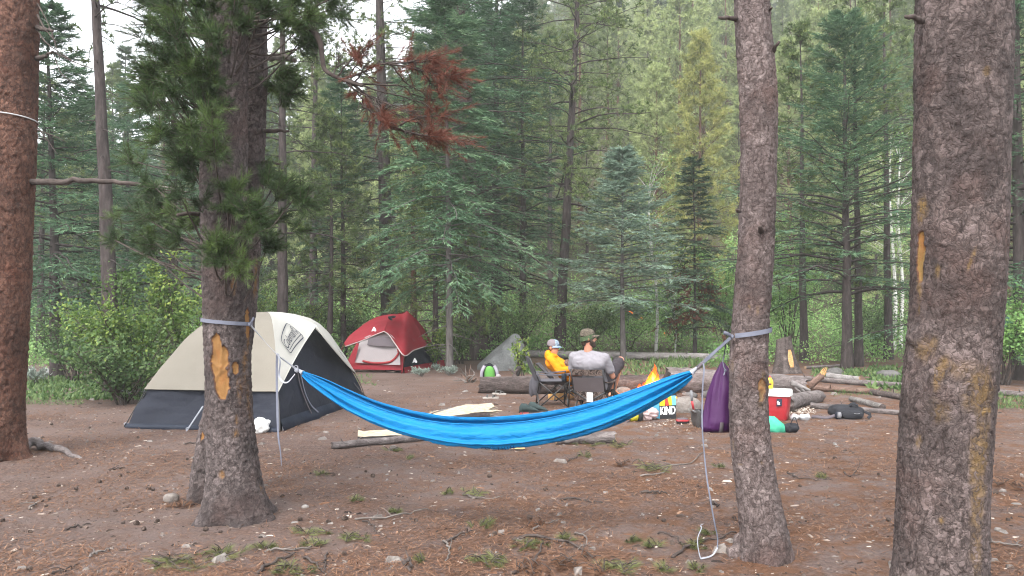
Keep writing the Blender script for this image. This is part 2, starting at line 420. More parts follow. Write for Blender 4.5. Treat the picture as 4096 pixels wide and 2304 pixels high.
mat_plain('twig', (.040, .029, .026), .9, (.085, .066, .058), 12, .3)
mat_plain('twig_pale', (.19, .165, .15), .9, (.11, .092, .082), 12, .3)
mat_leaf('needle_near', (.012, .025, .010), (.034, .062, .021), (.10, .15, .042), .22, .5)
mat_leaf('needle_brown', (.045, .016, .011), (.115, .040, .027), (.20, .082, .055), .22, .7)
mat_leaf('needle_pine', (.036, .060, .022), (.100, .145, .048), (.22, .265, .090), .32)
mat_leaf('needle_fir', (.020, .050, .029), (.062, .128, .068), (.155, .245, .130), .3)
mat_leaf('needle_blue', (.075, .120, .090), (.19, .275, .205), (.34, .44, .34), .3)
mat_leaf('needle_dark', (.016, .034, .022), (.046, .082, .048), (.11, .165, .095), .25)
mat_leaf('needle_yellow', (.10, .13, .04), (.25, .27, .08), (.42, .40, .14), .38)
mat_leaf('needle_light', (.11, .155, .060), (.27, .325, .135), (.46, .50, .24), .38)  # yellow-green, lightened so slope trees carry the hazy brightness in their colour
mat_leaf('leaf_bright', (.022, .046, .011), (.085, .150, .032), (.30, .36, .080), .4, .5)
mat_leaf('leaf_mid', (.020, .046, .016), (.066, .120, .040), (.17, .235, .085), .38, .5)
mat_leaf('leaf_aspen', (0.070, 0.154, 0.049), (0.161, 0.294, 0.091), (0.308, 0.476, 0.154), .42, .5)
mat_leaf('sage_leaf', (0.130, 0.165, 0.140), (0.240, 0.290, 0.250), (0.360, 0.410, 0.360), .25, .8)

def m_log(name, c1, c2, c3, sc=9):
    c1, c2, c3 = (dim(q, .66) for q in (c1, c2, c3))
    t = NT(name); c = t.coord(); a = t.attr()
    n1 = t.noise(t.map(c, (.35, 1.3, 1.3)), sc, 5, .7, .5); n2 = t.noise(t.map(c, (.5, 1.2, 1.2)), sc * 5, 4, .75)
    f = t.math('ADD', t.math('MULTIPLY', n1, .6), t.math('MULTIPLY', n2, .4))
    col = t.ramp(f, [(.32, c1), (.5, c2), (.68, c3)])
    col = t.mix(t.math('MULTIPLY', t.math('SUBTRACT', a, .5), 1.0, True), col, c3)
    t.end(t.pbsdf(col, .9, t.bump(f, 1.0, .06), .2))
m_log('log_grey', (.060, .046, .044), (.185, .155, .15), (.40, .355, .34))
m_log('log_dark', (.028, .021, .020), (.10, .078, .073), (.26, .215, .20))
m_log('log_pale', (.17, .15, .145), (.33, .30, .29), (.52, .49, .475))
m_log('log_red', (.075, .044, .034), (.20, .125, .098), (.38, .265, .215))
m_log('log_birch', (.08, .065, .06), (.26, .235, .22), (.46, .43, .41), 14)
# ---------------------------------------------------------------- needles and leaves
def rnd_unit(r, n):
    return nrm(r.normal(size=(n, 3)))
def add_blades(mb, r, base, d, L, W, tone, up=.0, mi=0):
    n = len(base); L = np.broadcast_to(L, (n,))[:, None]; W = np.broadcast_to(W, (n,))[:, None]
    ref = rnd_unit(r, n) * (1 - up) + np.array([0, 0, 1.]) * up
    sd = nrm(np.cross(d, ref)) * W * .5
    v = np.stack([base - sd, base + sd, base + d * L], 1).reshape(-1, 3)
    mb.add(v, np.arange(3 * n).reshape(-1, 3), np.repeat(np.broadcast_to(tone, (n,)), 3), mi)
def brush(mb, r, P0, P1, k, L, W, spread=.9, tone=None, tw=None):
    """twigs P0->P1, each clothed with k needles"""
    B = len(P0); ax = nrm(P1 - P0); t = (np.arange(k)[None] + r.random((B, k))) / k
    base = P0[:, None] + (P1 - P0)[:, None] * t[..., None]
    a = r.random((B, k)) * 2 * PI
    X = nrm(np.cross(ax, rnd_unit(r, B))); Y = np.cross(ax, X)
    rd = np.cos(a)[..., None] * X[:, None] + np.sin(a)[..., None] * Y[:, None]
    al = spread * (1 - .55 * t ** 2)[..., None]
    d = nrm(ax[:, None] * np.cos(al) + rd * np.sin(al) + r.normal(size=rd.shape) * .10)
    tn = (r.random(B) if tone is None else np.broadcast_to(tone, (B,)))
    tn = np.clip(np.repeat(tn, k) * .75 + r.random(B * k) * .3, 0, 1)
    add_blades(mb, r, base.reshape(-1, 3), d.reshape(-1, 3), np.repeat(L if np.ndim(L) else np.full(B, L), k) * (.75 + .5 * r.random(B * k)), W, tn)
def add_leaves(mb, r, base, d, L, W, tone, mi=0):
    n = len(base); L = np.broadcast_to(L, (n,))[:, None]; W = np.broadcast_to(W, (n,))[:, None]
    nn = nrm(rnd_unit(r, n) * .75 + np.array([0, -.25, 1.])); sd = nrm(np.cross(d, nn)); nn = np.cross(sd, d)
    v = np.stack([base, base + d * L * .45 + sd * W * .5 - nn * W * .12, base + d * L, base + d * L * .45 - sd * W * .5 - nn * W * .12], 1).reshape(-1, 3)
    i = np.arange(n)[:, None] * 4
    mb.add(v, np.concatenate([i + [0, 1, 2], i + [0, 2, 3]]).reshape(-1, 3), np.repeat(np.broadcast_to(tone, (n,)), 4), mi)

# ---------------------------------------------------------------- near trunks with real bark relief
def cells(u, v, cu, cv, per, seed):
    """cellular noise on the unrolled bark; per = cells round the trunk"""
    iu, iv = np.floor(u / cu).astype(np.int64), np.floor(v / cv).astype(np.int64)
    f1 = np.full(u.shape, 9.); f2 = np.full(u.shape, 9.); cid = np.zeros(u.shape); dv = np.zeros(u.shape)
    for a in (-1, 0, 1):
        for b in (-1, 0, 1):
            i, j = iu + a, iv + b; ii = np.mod(i, per)
            x = (i + .15 + .7 * _h(ii, j, 0, seed)) * cu; y = (j + .1 + .8 * _h(ii, j, 1, seed)) * cv
            d = np.sqrt(((u - x) / cu) ** 2 + ((v - y) / cv) ** 2); c = _h(ii, j, 2, seed)
            m = d < f1
            f2 = np.where(m, f1, np.minimum(f2, d)); cid = np.where(m, c, cid); dv = np.where(m, (v - y) / cv, dv); f1 = np.where(m, d, f1)
    return f1, f2, cid, dv
def near_trunk(name, root, mat, d, ctrl, zmax, seed, res=.011, cell=(.034, .048), depth=.009, flare=.5, lobes=5, scars=(), burls=(), zbot=-.12, fl_h=.16):
    c = np.array(sorted(ctrl, key=lambda q: -q[1]), float)
    pts = np.array([at(q[0], q[1], d) for q in c]); rr = c[:, 2] * d / FPX / 2 * .965
    z = np.arange(zbot, min(zmax, 4.6), res)
    if zmax > 4.6: z = np.concatenate([z, np.arange(4.6, zmax, .05)])
    def ip(vals):
        e = np.interp(z, pts[:, 2], vals)
        if z[-1] > pts[-1, 2]:
            m = z > pts[-1, 2]; e = np.where(m, e + (vals[-1] - vals[-2]) / (pts[-1, 2] - pts[-2, 2]) * (z - pts[-1, 2]) * .4, e)
        k = np.ones(41) / 41; return np.convolve(np.pad(e, 20, mode='edge'), k, 'valid')
    cx = ip(pts[:, 0]); rad_z = np.maximum(ip(rr), .05)
    nth = int(2 * PI * rr.mean() / res); th = np.arange(nth) / nth * 2 * PI
    T, Zz = np.meshgrid(th, z); R = np.repeat(rad_z[:, None], nth, 1)
    ex = np.exp(-np.maximum(Zz, 0) / fl_h)
    lob = np.cos(lobes * T + seed) * .55 + np.cos((lobes - 2) * T + seed * 2.3) * .45
    R = R * (1 + flare * ex * (.45 + .55 * lob)) + .010 * (fbm(np.cos(T) * 2 + 9, np.sin(T) * 2, Zz * 2.2, 3, seed) - .5) * 2
    per = max(6, int(round(2 * PI * rr.mean() / cell[0]))); cu = 2 * PI / per
    wob = (fbm(np.cos(T) * 5, np.sin(T) * 5, Zz * 9, 3, seed + 3) - .5)
    wobv = (fbm(np.cos(T) * 5 + 7, np.sin(T) * 5, Zz * 9, 3, seed + 5) - .5)
    f1, f2, cid, dv = cells(T + wob * cu * 1.3, Zz + wobv * cell[1] * 1.2, cu, cell[1], per, seed)
    crack = 1 - sstep(.0, .16, f2 - f1)
    g1, g2, gid, gv = cells(T + wob * cu, Zz + wobv * .03, cu / 2, cell[1] * .5, per * 2, seed + 9)
    dmod = .45 + 1.1 * fbm(np.cos(T) * 1.6, np.sin(T) * 1.6, Zz * 1.7, 3, seed + 71)
    h = depth * dmod * (cid - .5) * .9 - dv * depth * .7 - crack * depth * .35 + (gid - .5) * depth * .8 + depth * .5 * (fbm(np.cos(T) * 30 * rr.mean() * 8, np.sin(T) * 30 * rr.mean() * 8, Zz * 30, 2, seed + 1) - .5) * 2
    scar = np.zeros_like(T); resin = np.zeros_like(T)
    for sc in scars:                                   # (px, py, half width px, half height px, sink, slant)
        px, py, hw, hh = sc[:4]; sink = sc[4] if len(sc) > 4 else .006
        p = at(px, py, d - rr.mean() * .6); zc = p[2]; xc = float(np.interp(zc, z, cx)); rc = float(np.interp(zc, z, rad_z))
        # angle of the spot round the trunk as it faces the photographer
        th0 = math.asin(max(-.98, min(.98, (p[0] - xc) / rc)))
        du = ((T - th0 + PI) % (2 * PI) - PI) * rc; dz = Zz - zc
        slant = sc[5] if len(sc) > 5 else 0
        q = np.sqrt(((du - slant * dz) / (hw * d / FPX)) ** 2 + (np.abs(dz) / (hh * d / FPX)) ** 2)
        q = q + (fbm(du * 26 + 3, dz * 16, None, 4, seed + 31 + int(px)) - .5) * 1.05
        mk = 1 - sstep(.72, 1.12, q)
        if len(sc) > 6: resin = np.maximum(resin, (1 - sstep(.35, 1.15, q)) * sc[6]); h = h - sink * mk * .5; continue
        scar = np.maximum(scar, mk); h = h * (1 - .75 * mk) - sink * mk + depth * 1.3 * np.exp(-((q - 1.12) / .2) ** 2) * (sink > .003)
    for (px, py, rp, hp) in burls:
        p = at(px, py, d - rr.mean() * .5); zc = p[2]; xc = float(np.interp(zc, z, cx)); rc = float(np.interp(zc, z, rad_z))
        th0 = math.asin(max(-.98, min(.98, (p[0] - xc) / rc))); du = ((T - th0 + PI) % (2 * PI) - PI) * rc
        q = (du ** 2 + (Zz - zc) ** 2) / (rp * d / FPX) ** 2; h = h + hp * np.exp(-q * 1.5) * (1 + .6 * (fbm(du * 30, Zz * 30, None, 3, 77) - .5))
    R = R + h
    face = math.atan2(-1, 0)
    # theta measured from the side that faces the camera, growing to the right
    P = np.stack([cx[:, None] + np.sin(T) * R, d - np.cos(T) * R, Zz + 0 * T], -1)
    mb = MB(); mb.grid(P, np.clip(cid * .7 + gid * .3, 0, 1), closed=True)
    o = mb.build(name, mat, root, smooth=True)
    a = o.data.attributes.new('scar', 'FLOAT', 'POINT'); a.data.foreach_set('value', scar.astype(np.float32).ravel())
    a = o.data.attributes.new('resin', 'FLOAT', 'POINT'); a.data.foreach_set('value', resin.astype(np.float32).ravel())
    a = o.data.attributes.new('crack', 'FLOAT', 'POINT'); a.data.foreach_set('value', np.clip(crack, 0, 1).astype(np.float32).ravel())
    return dict(cx=lambda zz: float(np.interp(zz, z, cx)), r=lambda zz: float(np.interp(zz, z, rad_z)), y=d)
def stub(name, root, pts, r0, r1, mat='twig', n=10, sides=8):
    p = smooth_path(pts, n); p[1:-1] += np.random.RandomState(int(abs(pts[0][0]) * 1000) % 9999).normal(size=(n - 2, 3)) * r0 * .18
    mb = MB(); mb.tubes(p, np.linspace(r0, r1, n), sides, cap=True); return mb.build(name, mat, root)

# ---- the red-barked tree at the left edge
rA = thing('pine_tree', 'thick reddish-brown pine trunk with a long bare horizontal branch', 'tree', (at(-5, 1230, 8.0)[0], 8.0, 0))
TA = near_trunk('trunk', rA, 'bark_red', 8.0, [(45, 0, 208), (38, 350, 206), (30, 690, 205), (13, 1103, 205), (-2, 1380, 204), (-14, 1655, 204), (-14, 1830, 214)], 6.5, 11, res=.013, cell=(.035, .075), depth=.009, flare=.42, fl_h=.10)
stub('branch', rA, [at(120, 728, 8.0), at(230, 728, 7.92), at(330, 722, 7.9), at(450, 728, 7.9), at(560, 738, 7.85)], .034, .020, 'twig', 18)
stub('branch', rA, [at(545, 737, 7.85), at(640, 745, 7.8), at(700, 758, 7.75), at(760, 770, 7.7)], .012, .005, 'twig_pale')
stub('branch', rA, [at(550, 740, 7.85), at(650, 760, 7.85), at(720, 762, 7.8)], .014, .006, 'twig')
r = np.random.RandomState(5)
for k, (a, b, c2, rr0) in enumerate([((150, 112), (185, 120), (212, 122), .03), ((148, 235), (180, 225), (210, 205), .028), ((150, 60), (175, 110), (225, 170), .012), ((150, 120), (190, 175), (290, 245), .010),
                                ((205, 122), (225, 190), (240, 240), .008), ((210, 205), (300, 250), (385, 280), .009), ((150, 15), (180, 70), (215, 150), .009), ((150, 510), (190, 560), (230, 620), .006), ((215, 215), (250, 300), (330, 350), .006), ((148, 520), (220, 545), (265, 570), .006)]):
    stub('dead_branch', rA, [at(*a, 8.0), at(*b, 7.9), at(*c2, 7.8)], rr0, rr0 * .35, 'twig', 8, 6)
stub('root', rA, [at(40, 1790, 7.9) * [1, 1, 0] + [0, 0, .05], gp(120, 1792) + [0, 0, .05], gp(200, 1800) + [0, 0, .035], gp(270, 1818) + [0, 0, .022], gp(345, 1842) + [0, 0, -.02]], .06, .018, 'log_grey', 18, 10)
mat_plain('cord_white', (.55, .55, .55), .8)
zc = at(60, 478, 8.0)[2]; cc = TA['cx'](zc); rcd = TA['r'](zc) + .012
ang = np.linspace(0, 2 * PI, 40)
mb = MB(); mb.tubes(np.stack([cc + np.sin(ang) * rcd, 8 - np.cos(ang) * rcd, zc + .02 * np.cos(ang + .6)], -1), .007, 6)
tag(mb.build('cord', 'cord_white'), 'thin white cord tied round the red-barked trunk', 'cord')

# ---- the double pine in front of the tent
rB = thing('pine_tree', 'rough grey pine trunk with a long orange bark wound and the hammock strap', 'tree', (at(900, 1230, 5.76)[0], 5.76, 0))
TB = near_trunk('trunk', rB, 'bark_grey', 5.76, [(908, 0, 160), (904, 269, 172), (894, 628, 186), (900, 1013, 190), (906, 1200, 186), (908, 1303, 184), (914, 1480, 184), (918, 1683, 188), (928, 1821, 198), (938, 1959, 226), (946, 2060, 262)], 7.0, 23,
    res=.0105, cell=(.026, .040), depth=.0068, flare=.55, lobes=6, fl_h=.11,
    scars=[(893, 1470, 33, 88, .011), (902, 1545, 27, 52, .011), (880, 1390, 20, 60, .011), (946, 1475, 12, 26, .008), (990, 1300, 16, 56, .006), (993, 1360, 16, 60, .004, 0, .8), (940, 1145, 12, 30, .008, 0, .9), (905, 1890, 15, 18, .010, 0, .9), (950, 1730, 14, 24, .010, 0, 1.0), (953, 1670, 8, 26, .006, 0, .9), (975, 1480, 16, 90, .004, 0, .6), (985, 1600, 16, 110, .003, 0, .5), (1050, 1965, 10, 24, .006, 0, .9), (960, 1560, 14, 60, .002, 0, .5)])
rB2 = thing('pine_tree', 'darker leaning pine trunk growing close behind the wounded trunk with the hammock strap', 'tree', (at(850, 1230, 6.35)[0], 6.35, 0))
TB2 = near_trunk('trunk', rB2, 'bark_grey', 6.35, [(1004, 0, 128), (1003, 269, 136), (990, 628, 138), (970, 1013, 140), (952, 1300, 142), (920, 1500, 144), (880, 1680, 148), (850, 1850, 156), (834, 1970, 168)], 7.0, 41, res=.0125, cell=(.03, .048), depth=.0085, flare=.3, lobes=5, fl_h=.12,
    scars=[(1015, 1120, 14, 110, .004, 0, .8), (818, 1740, 6, 18, .006)])
for p in ([(1045, 133, 6.3), (1110, 128, 6.1), (1160, 138, 5.95), (1180, 150, 5.9)], ): pass
stub('branch_stub', rB2, [at(1085, 232, 6.2), at(1130, 226, 6.0), at(1180, 242, 5.9)], .03, .018, 'twig_pale', 8)
stub('branch_stub', rB2, [at(1055, 522, 6.3), at(1100, 524, 6.2), at(1155, 524, 6.15)], .018, .010, 'twig', 8)
stub('branch_stub', rB2, [at(1050, 650, 6.3), at(1080, 648, 6.2), at(1118, 656, 6.15)], .015, .008, 'twig', 8)
stub('branch_stub', rB, [at(810, 860, 5.7), at(765, 856, 5.6), at(710, 860, 5.5)], .016, .012, 'twig', 8)
stub('branch_stub', rB, [at(840, 645, 5.65), at(770, 628, 5.5), at(705, 600, 5.4)], .012, .006, 'twig', 8)

# foliage of the double pine: clumps on curved boughs
def clump_set(boxes, seed, needles, wood, trunk, dark=0.0, L=.050, W=.0030, k=72):
    r = np.random.RandomState(seed)
    for (x0, x1, y0, y1, d0, d1, n, tone) in boxes:
        for _ in range(max(2, int(n * .72))):
            px, py, dd = r.uniform(x0, x1), r.uniform(y0, y1), r.uniform(d0, d1)
            c = at(px, py, dd); zt = c[2] - r.uniform(.1, .55)
            tr = np.array([trunk['cx'](zt), trunk['y'], zt]); dr = c - tr; dr[2] *= .4
            path = smooth_path([tr, tr + (c - tr) * .5 + [0, 0, -.08], c], 6)
            if r.rand() < .4: wood.tubes(path, np.linspace(.010, .004, 6), 5)
            m = r.randint(9, 14); out = nrm(dr)
            dirs = nrm(out * .75 + rnd_unit(r, m) * .8 + np.array([0, 0, .12])); ln = r.uniform(.06, .17, m)
            P0 = c + rnd_unit(r, m) * .03; P1 = P0 + dirs * ln[:, None]
            wood.tubes(np.stack([P0, (P0 + P1) / 2, P1], 1), .0025, 3)
            brush(needles, r, P0, P1, k, L, W, .95, np.clip(tone + r.normal() * .22 + r.normal(size=m) * .14, 0, 1))
needles = MB(); wood = MB()
clump_set([
    (570, 760, -120, 110, 5.3, 6.4, 26, .42), (700, 980, -150, 110, 5.1, 6.2, 30, .5), (980, 1200, -140, 160, 5.4, 6.4, 30, .42), (1150, 1400, -120, 90, 5.5, 6.4, 20, .36),
    (560, 760, 110, 260, 5.3, 6.3, 10, .42), (690, 900, 120, 300, 5.1, 5.75, 22, .46), (570, 740, 260, 420, 5.4, 6.3, 17, .5), (650, 890, 290, 460, 5.1, 5.7, 24, .42),
    (600, 870, 440, 620, 5.1, 5.8, 26, .42), (545, 660, 380, 430, 5.4, 6.0, 5, .75), (1060, 1190, 240, 410, 5.5, 6.4, 13, .42), (1180, 1300, 60, 200, 5.6, 6.2, 8, .36),
    (850, 950, 500, 580, 5.0, 5.3, 4, .8), (640, 800, 610, 720, 5.2, 5.9, 8, .35)], 3, needles, wood, TB)
clump_set([(900, 1035, 720, 860, 5.15, 5.5, 11, .44), (880, 1030, 840, 950, 5.15, 5.5, 9, .44), (840, 1000, 960, 1060, 5.2, 5.45, 10, .52), (1050, 1190, 710, 830, 5.5, 6.2, 12, .32), (1180, 1270, 780, 830, 5.5, 5.9, 5, .22), (1050, 1180, 850, 1010, 5.5, 6.2, 9, .42), (880, 990, 1030, 1085, 5.1, 5.4, 4, .66), (700, 830, 780, 900, 5.3, 5.9, 7, .42)], 8, needles, wood, TB)
clump_set([(430, 640, 820, 1010, 6.6, 7.8, 16, .40), (560, 800, 850, 1010, 6.0, 7.2, 14, .46), (460, 700, 740, 850, 6.4, 7.4, 10, .36), (500, 640, 640, 760, 6.4, 7.2, 8, .5)], 12, needles, wood, TB2)
needles.build('crown', 'needle_near', rB, smooth=False); wood.build('bough', 'twig', rB)

# the dead rust-coloured bough reaching right
r = np.random.RandomState(77); dn = MB(); dw = MB()
main = smooth_path([at(1010, 40, 6.2), at(1150, 75, 6.0), at(1240, 110, 5.9), at(1280, 170, 5.8), at(1290, 240, 5.75), at(1305, 285, 5.72), at(1370, 318, 5.7), at(1450, 345, 5.65)], 26)
dw.tubes(main, np.linspace(.030, .010, 26), 8)
ends = [((1370, 315), (1560, 255), (1760, 268), .85), ((1560, 256), (1700, 290), (1830, 300), .9), ((1560, 256), (1680, 250), (1720, 240), .8), ((1680, 280), (1720, 330), (1745, 365), .7), ((1380, 320), (1520, 400), (1680, 440), .12), ((1390, 325), (1540, 420), (1650, 460), .10),
        ((1400, 330), (1560, 440), (1700, 490), .15), ((1380, 320), (1480, 400), (1580, 520), .35), ((1380, 320), (1440, 380), (1500, 420), .3), ((1540, 500), (1640, 520), (1790, 520), .95), ((1560, 510), (1680, 545), (1780, 555), .95), ((1600, 500), (1700, 480), (1790, 480), .9),
        ((1440, 410), (1490, 440), (1560, 470), .7), ((1330, 300), (1340, 260), (1330, 225), .25), ((1350, 305), (1430, 240), (1500, 180), .12), ((1400, 300), (1440, 250), (1450, 235), .6), ((1420, 330), (1460, 290), (1500, 275), .55), ((1380, 318), (1600, 380), (1730, 400), .05), ((1400, 330), (1600, 350), (1660, 420), .06), ((1500, 400), (1520, 460), (1545, 500), .6), ((1560, 256), (1640, 330), (1750, 410), .06), ((1450, 400), (1470, 440), (1500, 460), .5)]
for (a, b, c3, f) in ends:
    dd = 5.7 + r.uniform(-.25, .25); p = smooth_path([at(*a, 5.7), at(*b, (5.7 + dd) / 2), at(*c3, dd)], 12)
    p[1:] += np.cumsum(r.normal(size=(11, 3)) * .006, 0); dw.tubes(p, np.linspace(.008, .0025, 12), 4)
    for q in range(int(12 + 16 * r.rand() + (16 if f > .7 else 0))):
        s = r.uniform(.25, 1); c0 = p[min(11, int(s * 11))]; e = c0 + (nrm(p[-1] - p[0]) * .5 + r.normal(size=3) * .45) * r.uniform(.05, .2)
        dw.tubes(np.stack([c0, (c0 + e) / 2 + r.normal(size=3) * .01, e]), [.003, .002, .0015], 3)
        if r.rand() < (f * 1.25 if s > .55 and f > .3 else f * .25): brush(dn, r, c0[None] + (e - c0)[None] * .3, e[None] + (e - c0)[None] * .4, 80, .05, .0028, .8, .30 + .35 * r.rand())
dw.build('dead_bough', 'twig', rB2); o = dn.build('brown_needles', 'needle_brown', rB2, smooth=False); o['label'] = 'rust-brown dead needles on the bough'; o['kind'] = 'stuff'

# ---- the hammock tree on the right
rC = thing('pine_tree', 'slim tan pine trunk with small branch stubs, holding the strap beside the purple sack', 'tree', (at(3000, 1230, 4.8)[0], 4.8, 0))
TC = near_trunk('trunk', rC, 'bark_tan', 4.8, [(3008, 0, 143), (3014, 130, 150), (3034, 331, 152), (3034, 663, 146), (3024, 994, 145), (3010, 1200, 149), (2999, 1340, 148), (2992, 1600, 158), (2997, 1750, 160), (3020, 1900, 160), (3044, 2050, 176), (3058, 2150, 192), (3070, 2225, 204)], 6.8, 57,
    res=.0095, cell=(.021, .030), depth=.0050, flare=.20, lobes=5, fl_h=.09,
    scars=[(3040, 1545, 22, 40, .008), (3038, 1580, 18, 30, .008), (2990, 1230, 6, 22, .004, 0, .8), (3025, 1240, 8, 20, .006, 0, .9), (2930, 1790, 12, 28, .006, 0, .9), (2932, 1465, 12, 34, .003, 0, .7), (2960, 1858, 18, 6, .003, 0, .8), (3040, 1845, 8, 14, .004, 0, .7), (3050, 1500, 14, 22, .006, 0, .9), (3040, 1610, 26, 36, .002, 0, .5)],
    burls=[(3040, 915, 30, .010), (2998, 585, 22, .006)])
stub('branch_stub', rC, [at(2945, 78, 4.75), at(2915, 72, 4.7), at(2878, 70, 4.65)], .016, .009, 'twig', 8)
stub('branch_stub', rC, [at(3078, 225, 4.8), at(3095, 200, 4.75), at(3118, 165, 4.7)], .016, .008, 'twig', 8)
stub('branch_stub', rC, [at(3068, 50, 4.8), at(3080, 38, 4.75), at(3087, 30, 4.7)], .01, .006, 'twig', 6)
stub('branch_stub', rC, [at(2958, 845, 4.72), at(2950, 843, 4.68), at(2946, 840, 4.66)], .012, .008, 'twig', 6)
stub('branch_stub', rC, [at(3042, 925, 4.70), at(3042, 918, 4.66), at(3041, 908, 4.635)], .020, .009, 'twig', 6)
stub('root', rC, [gp(3030, 2200) + [0, .05, .10], gp(2985, 2205) + [0, .02, .045], gp(2945, 2222) + [0, 0, .012], gp(2905, 2238) + [0, 0, -.03]], .07, .03, 'bark_tan', 12, 10)
# ---- the big resin-stained tree at the right
rD = thing('pine_tree', 'big scaly pine trunk streaked with orange resin, a burl on its edge', 'tree', (at(3770, 1230, 3.9)[0], 3.9, 0))
TD = near_trunk('trunk', rD, 'bark_resin', 3.9, [(3856, 0, 362), (3850, 440, 360), (3846, 700, 358), (3832, 1113, 350), (3814, 1350, 348), (3790, 1590, 350), (3772, 1900, 346), (3758, 2304, 350), (3754, 2440, 384)], 6.0, 71,
    res=.0105, cell=(.022, .028), depth=.0054, flare=.3, lobes=6, fl_h=.14,
    scars=[(3690, 830, 28, 64, .006, 0, 1.0), (3672, 1010, 20, 120, .008), (3662, 1150, 16, 90, .005, 0, .9), (3905, 1635, 34, 26, .003, 0, 1.0), (3890, 1560, 70, 110, .001, 0, .62), (3885, 1800, 42, 170, .001, 0, .66), (3880, 2000, 34, 170, .001, 0, .60), (3870, 2200, 26, 120, .001, 0, .45), (3850, 1040, 9, 50, .004, .3, .9), (3752, 1080, 11, 36, .004, 0, .85), (3685, 1770, 14, 30, .007, 0, .9), (3740, 2070, 15, 24, .007, 0, .9), (3715, 1400, 60, 60, .004, 0, .5), (3745, 1490, 22, 80, .003, .2, .7), (3690, 1240, 10, 32, .006, 0, .9), (3905, 305, 14, 20, .007, 0, .6), (3740, 1640, 50, 50, .003, 0, .45), (3800, 1470, 90, 40, .001, 0, .3)],
    burls=[(3652, 1350, 34, .045), (3690, 1385, 34, .018)])
stub('branch_stub', rD, [at(3690, 85, 3.85), at(3660, 72, 3.8), at(3622, 66, 3.75)], .016, .009, 'twig', 8)

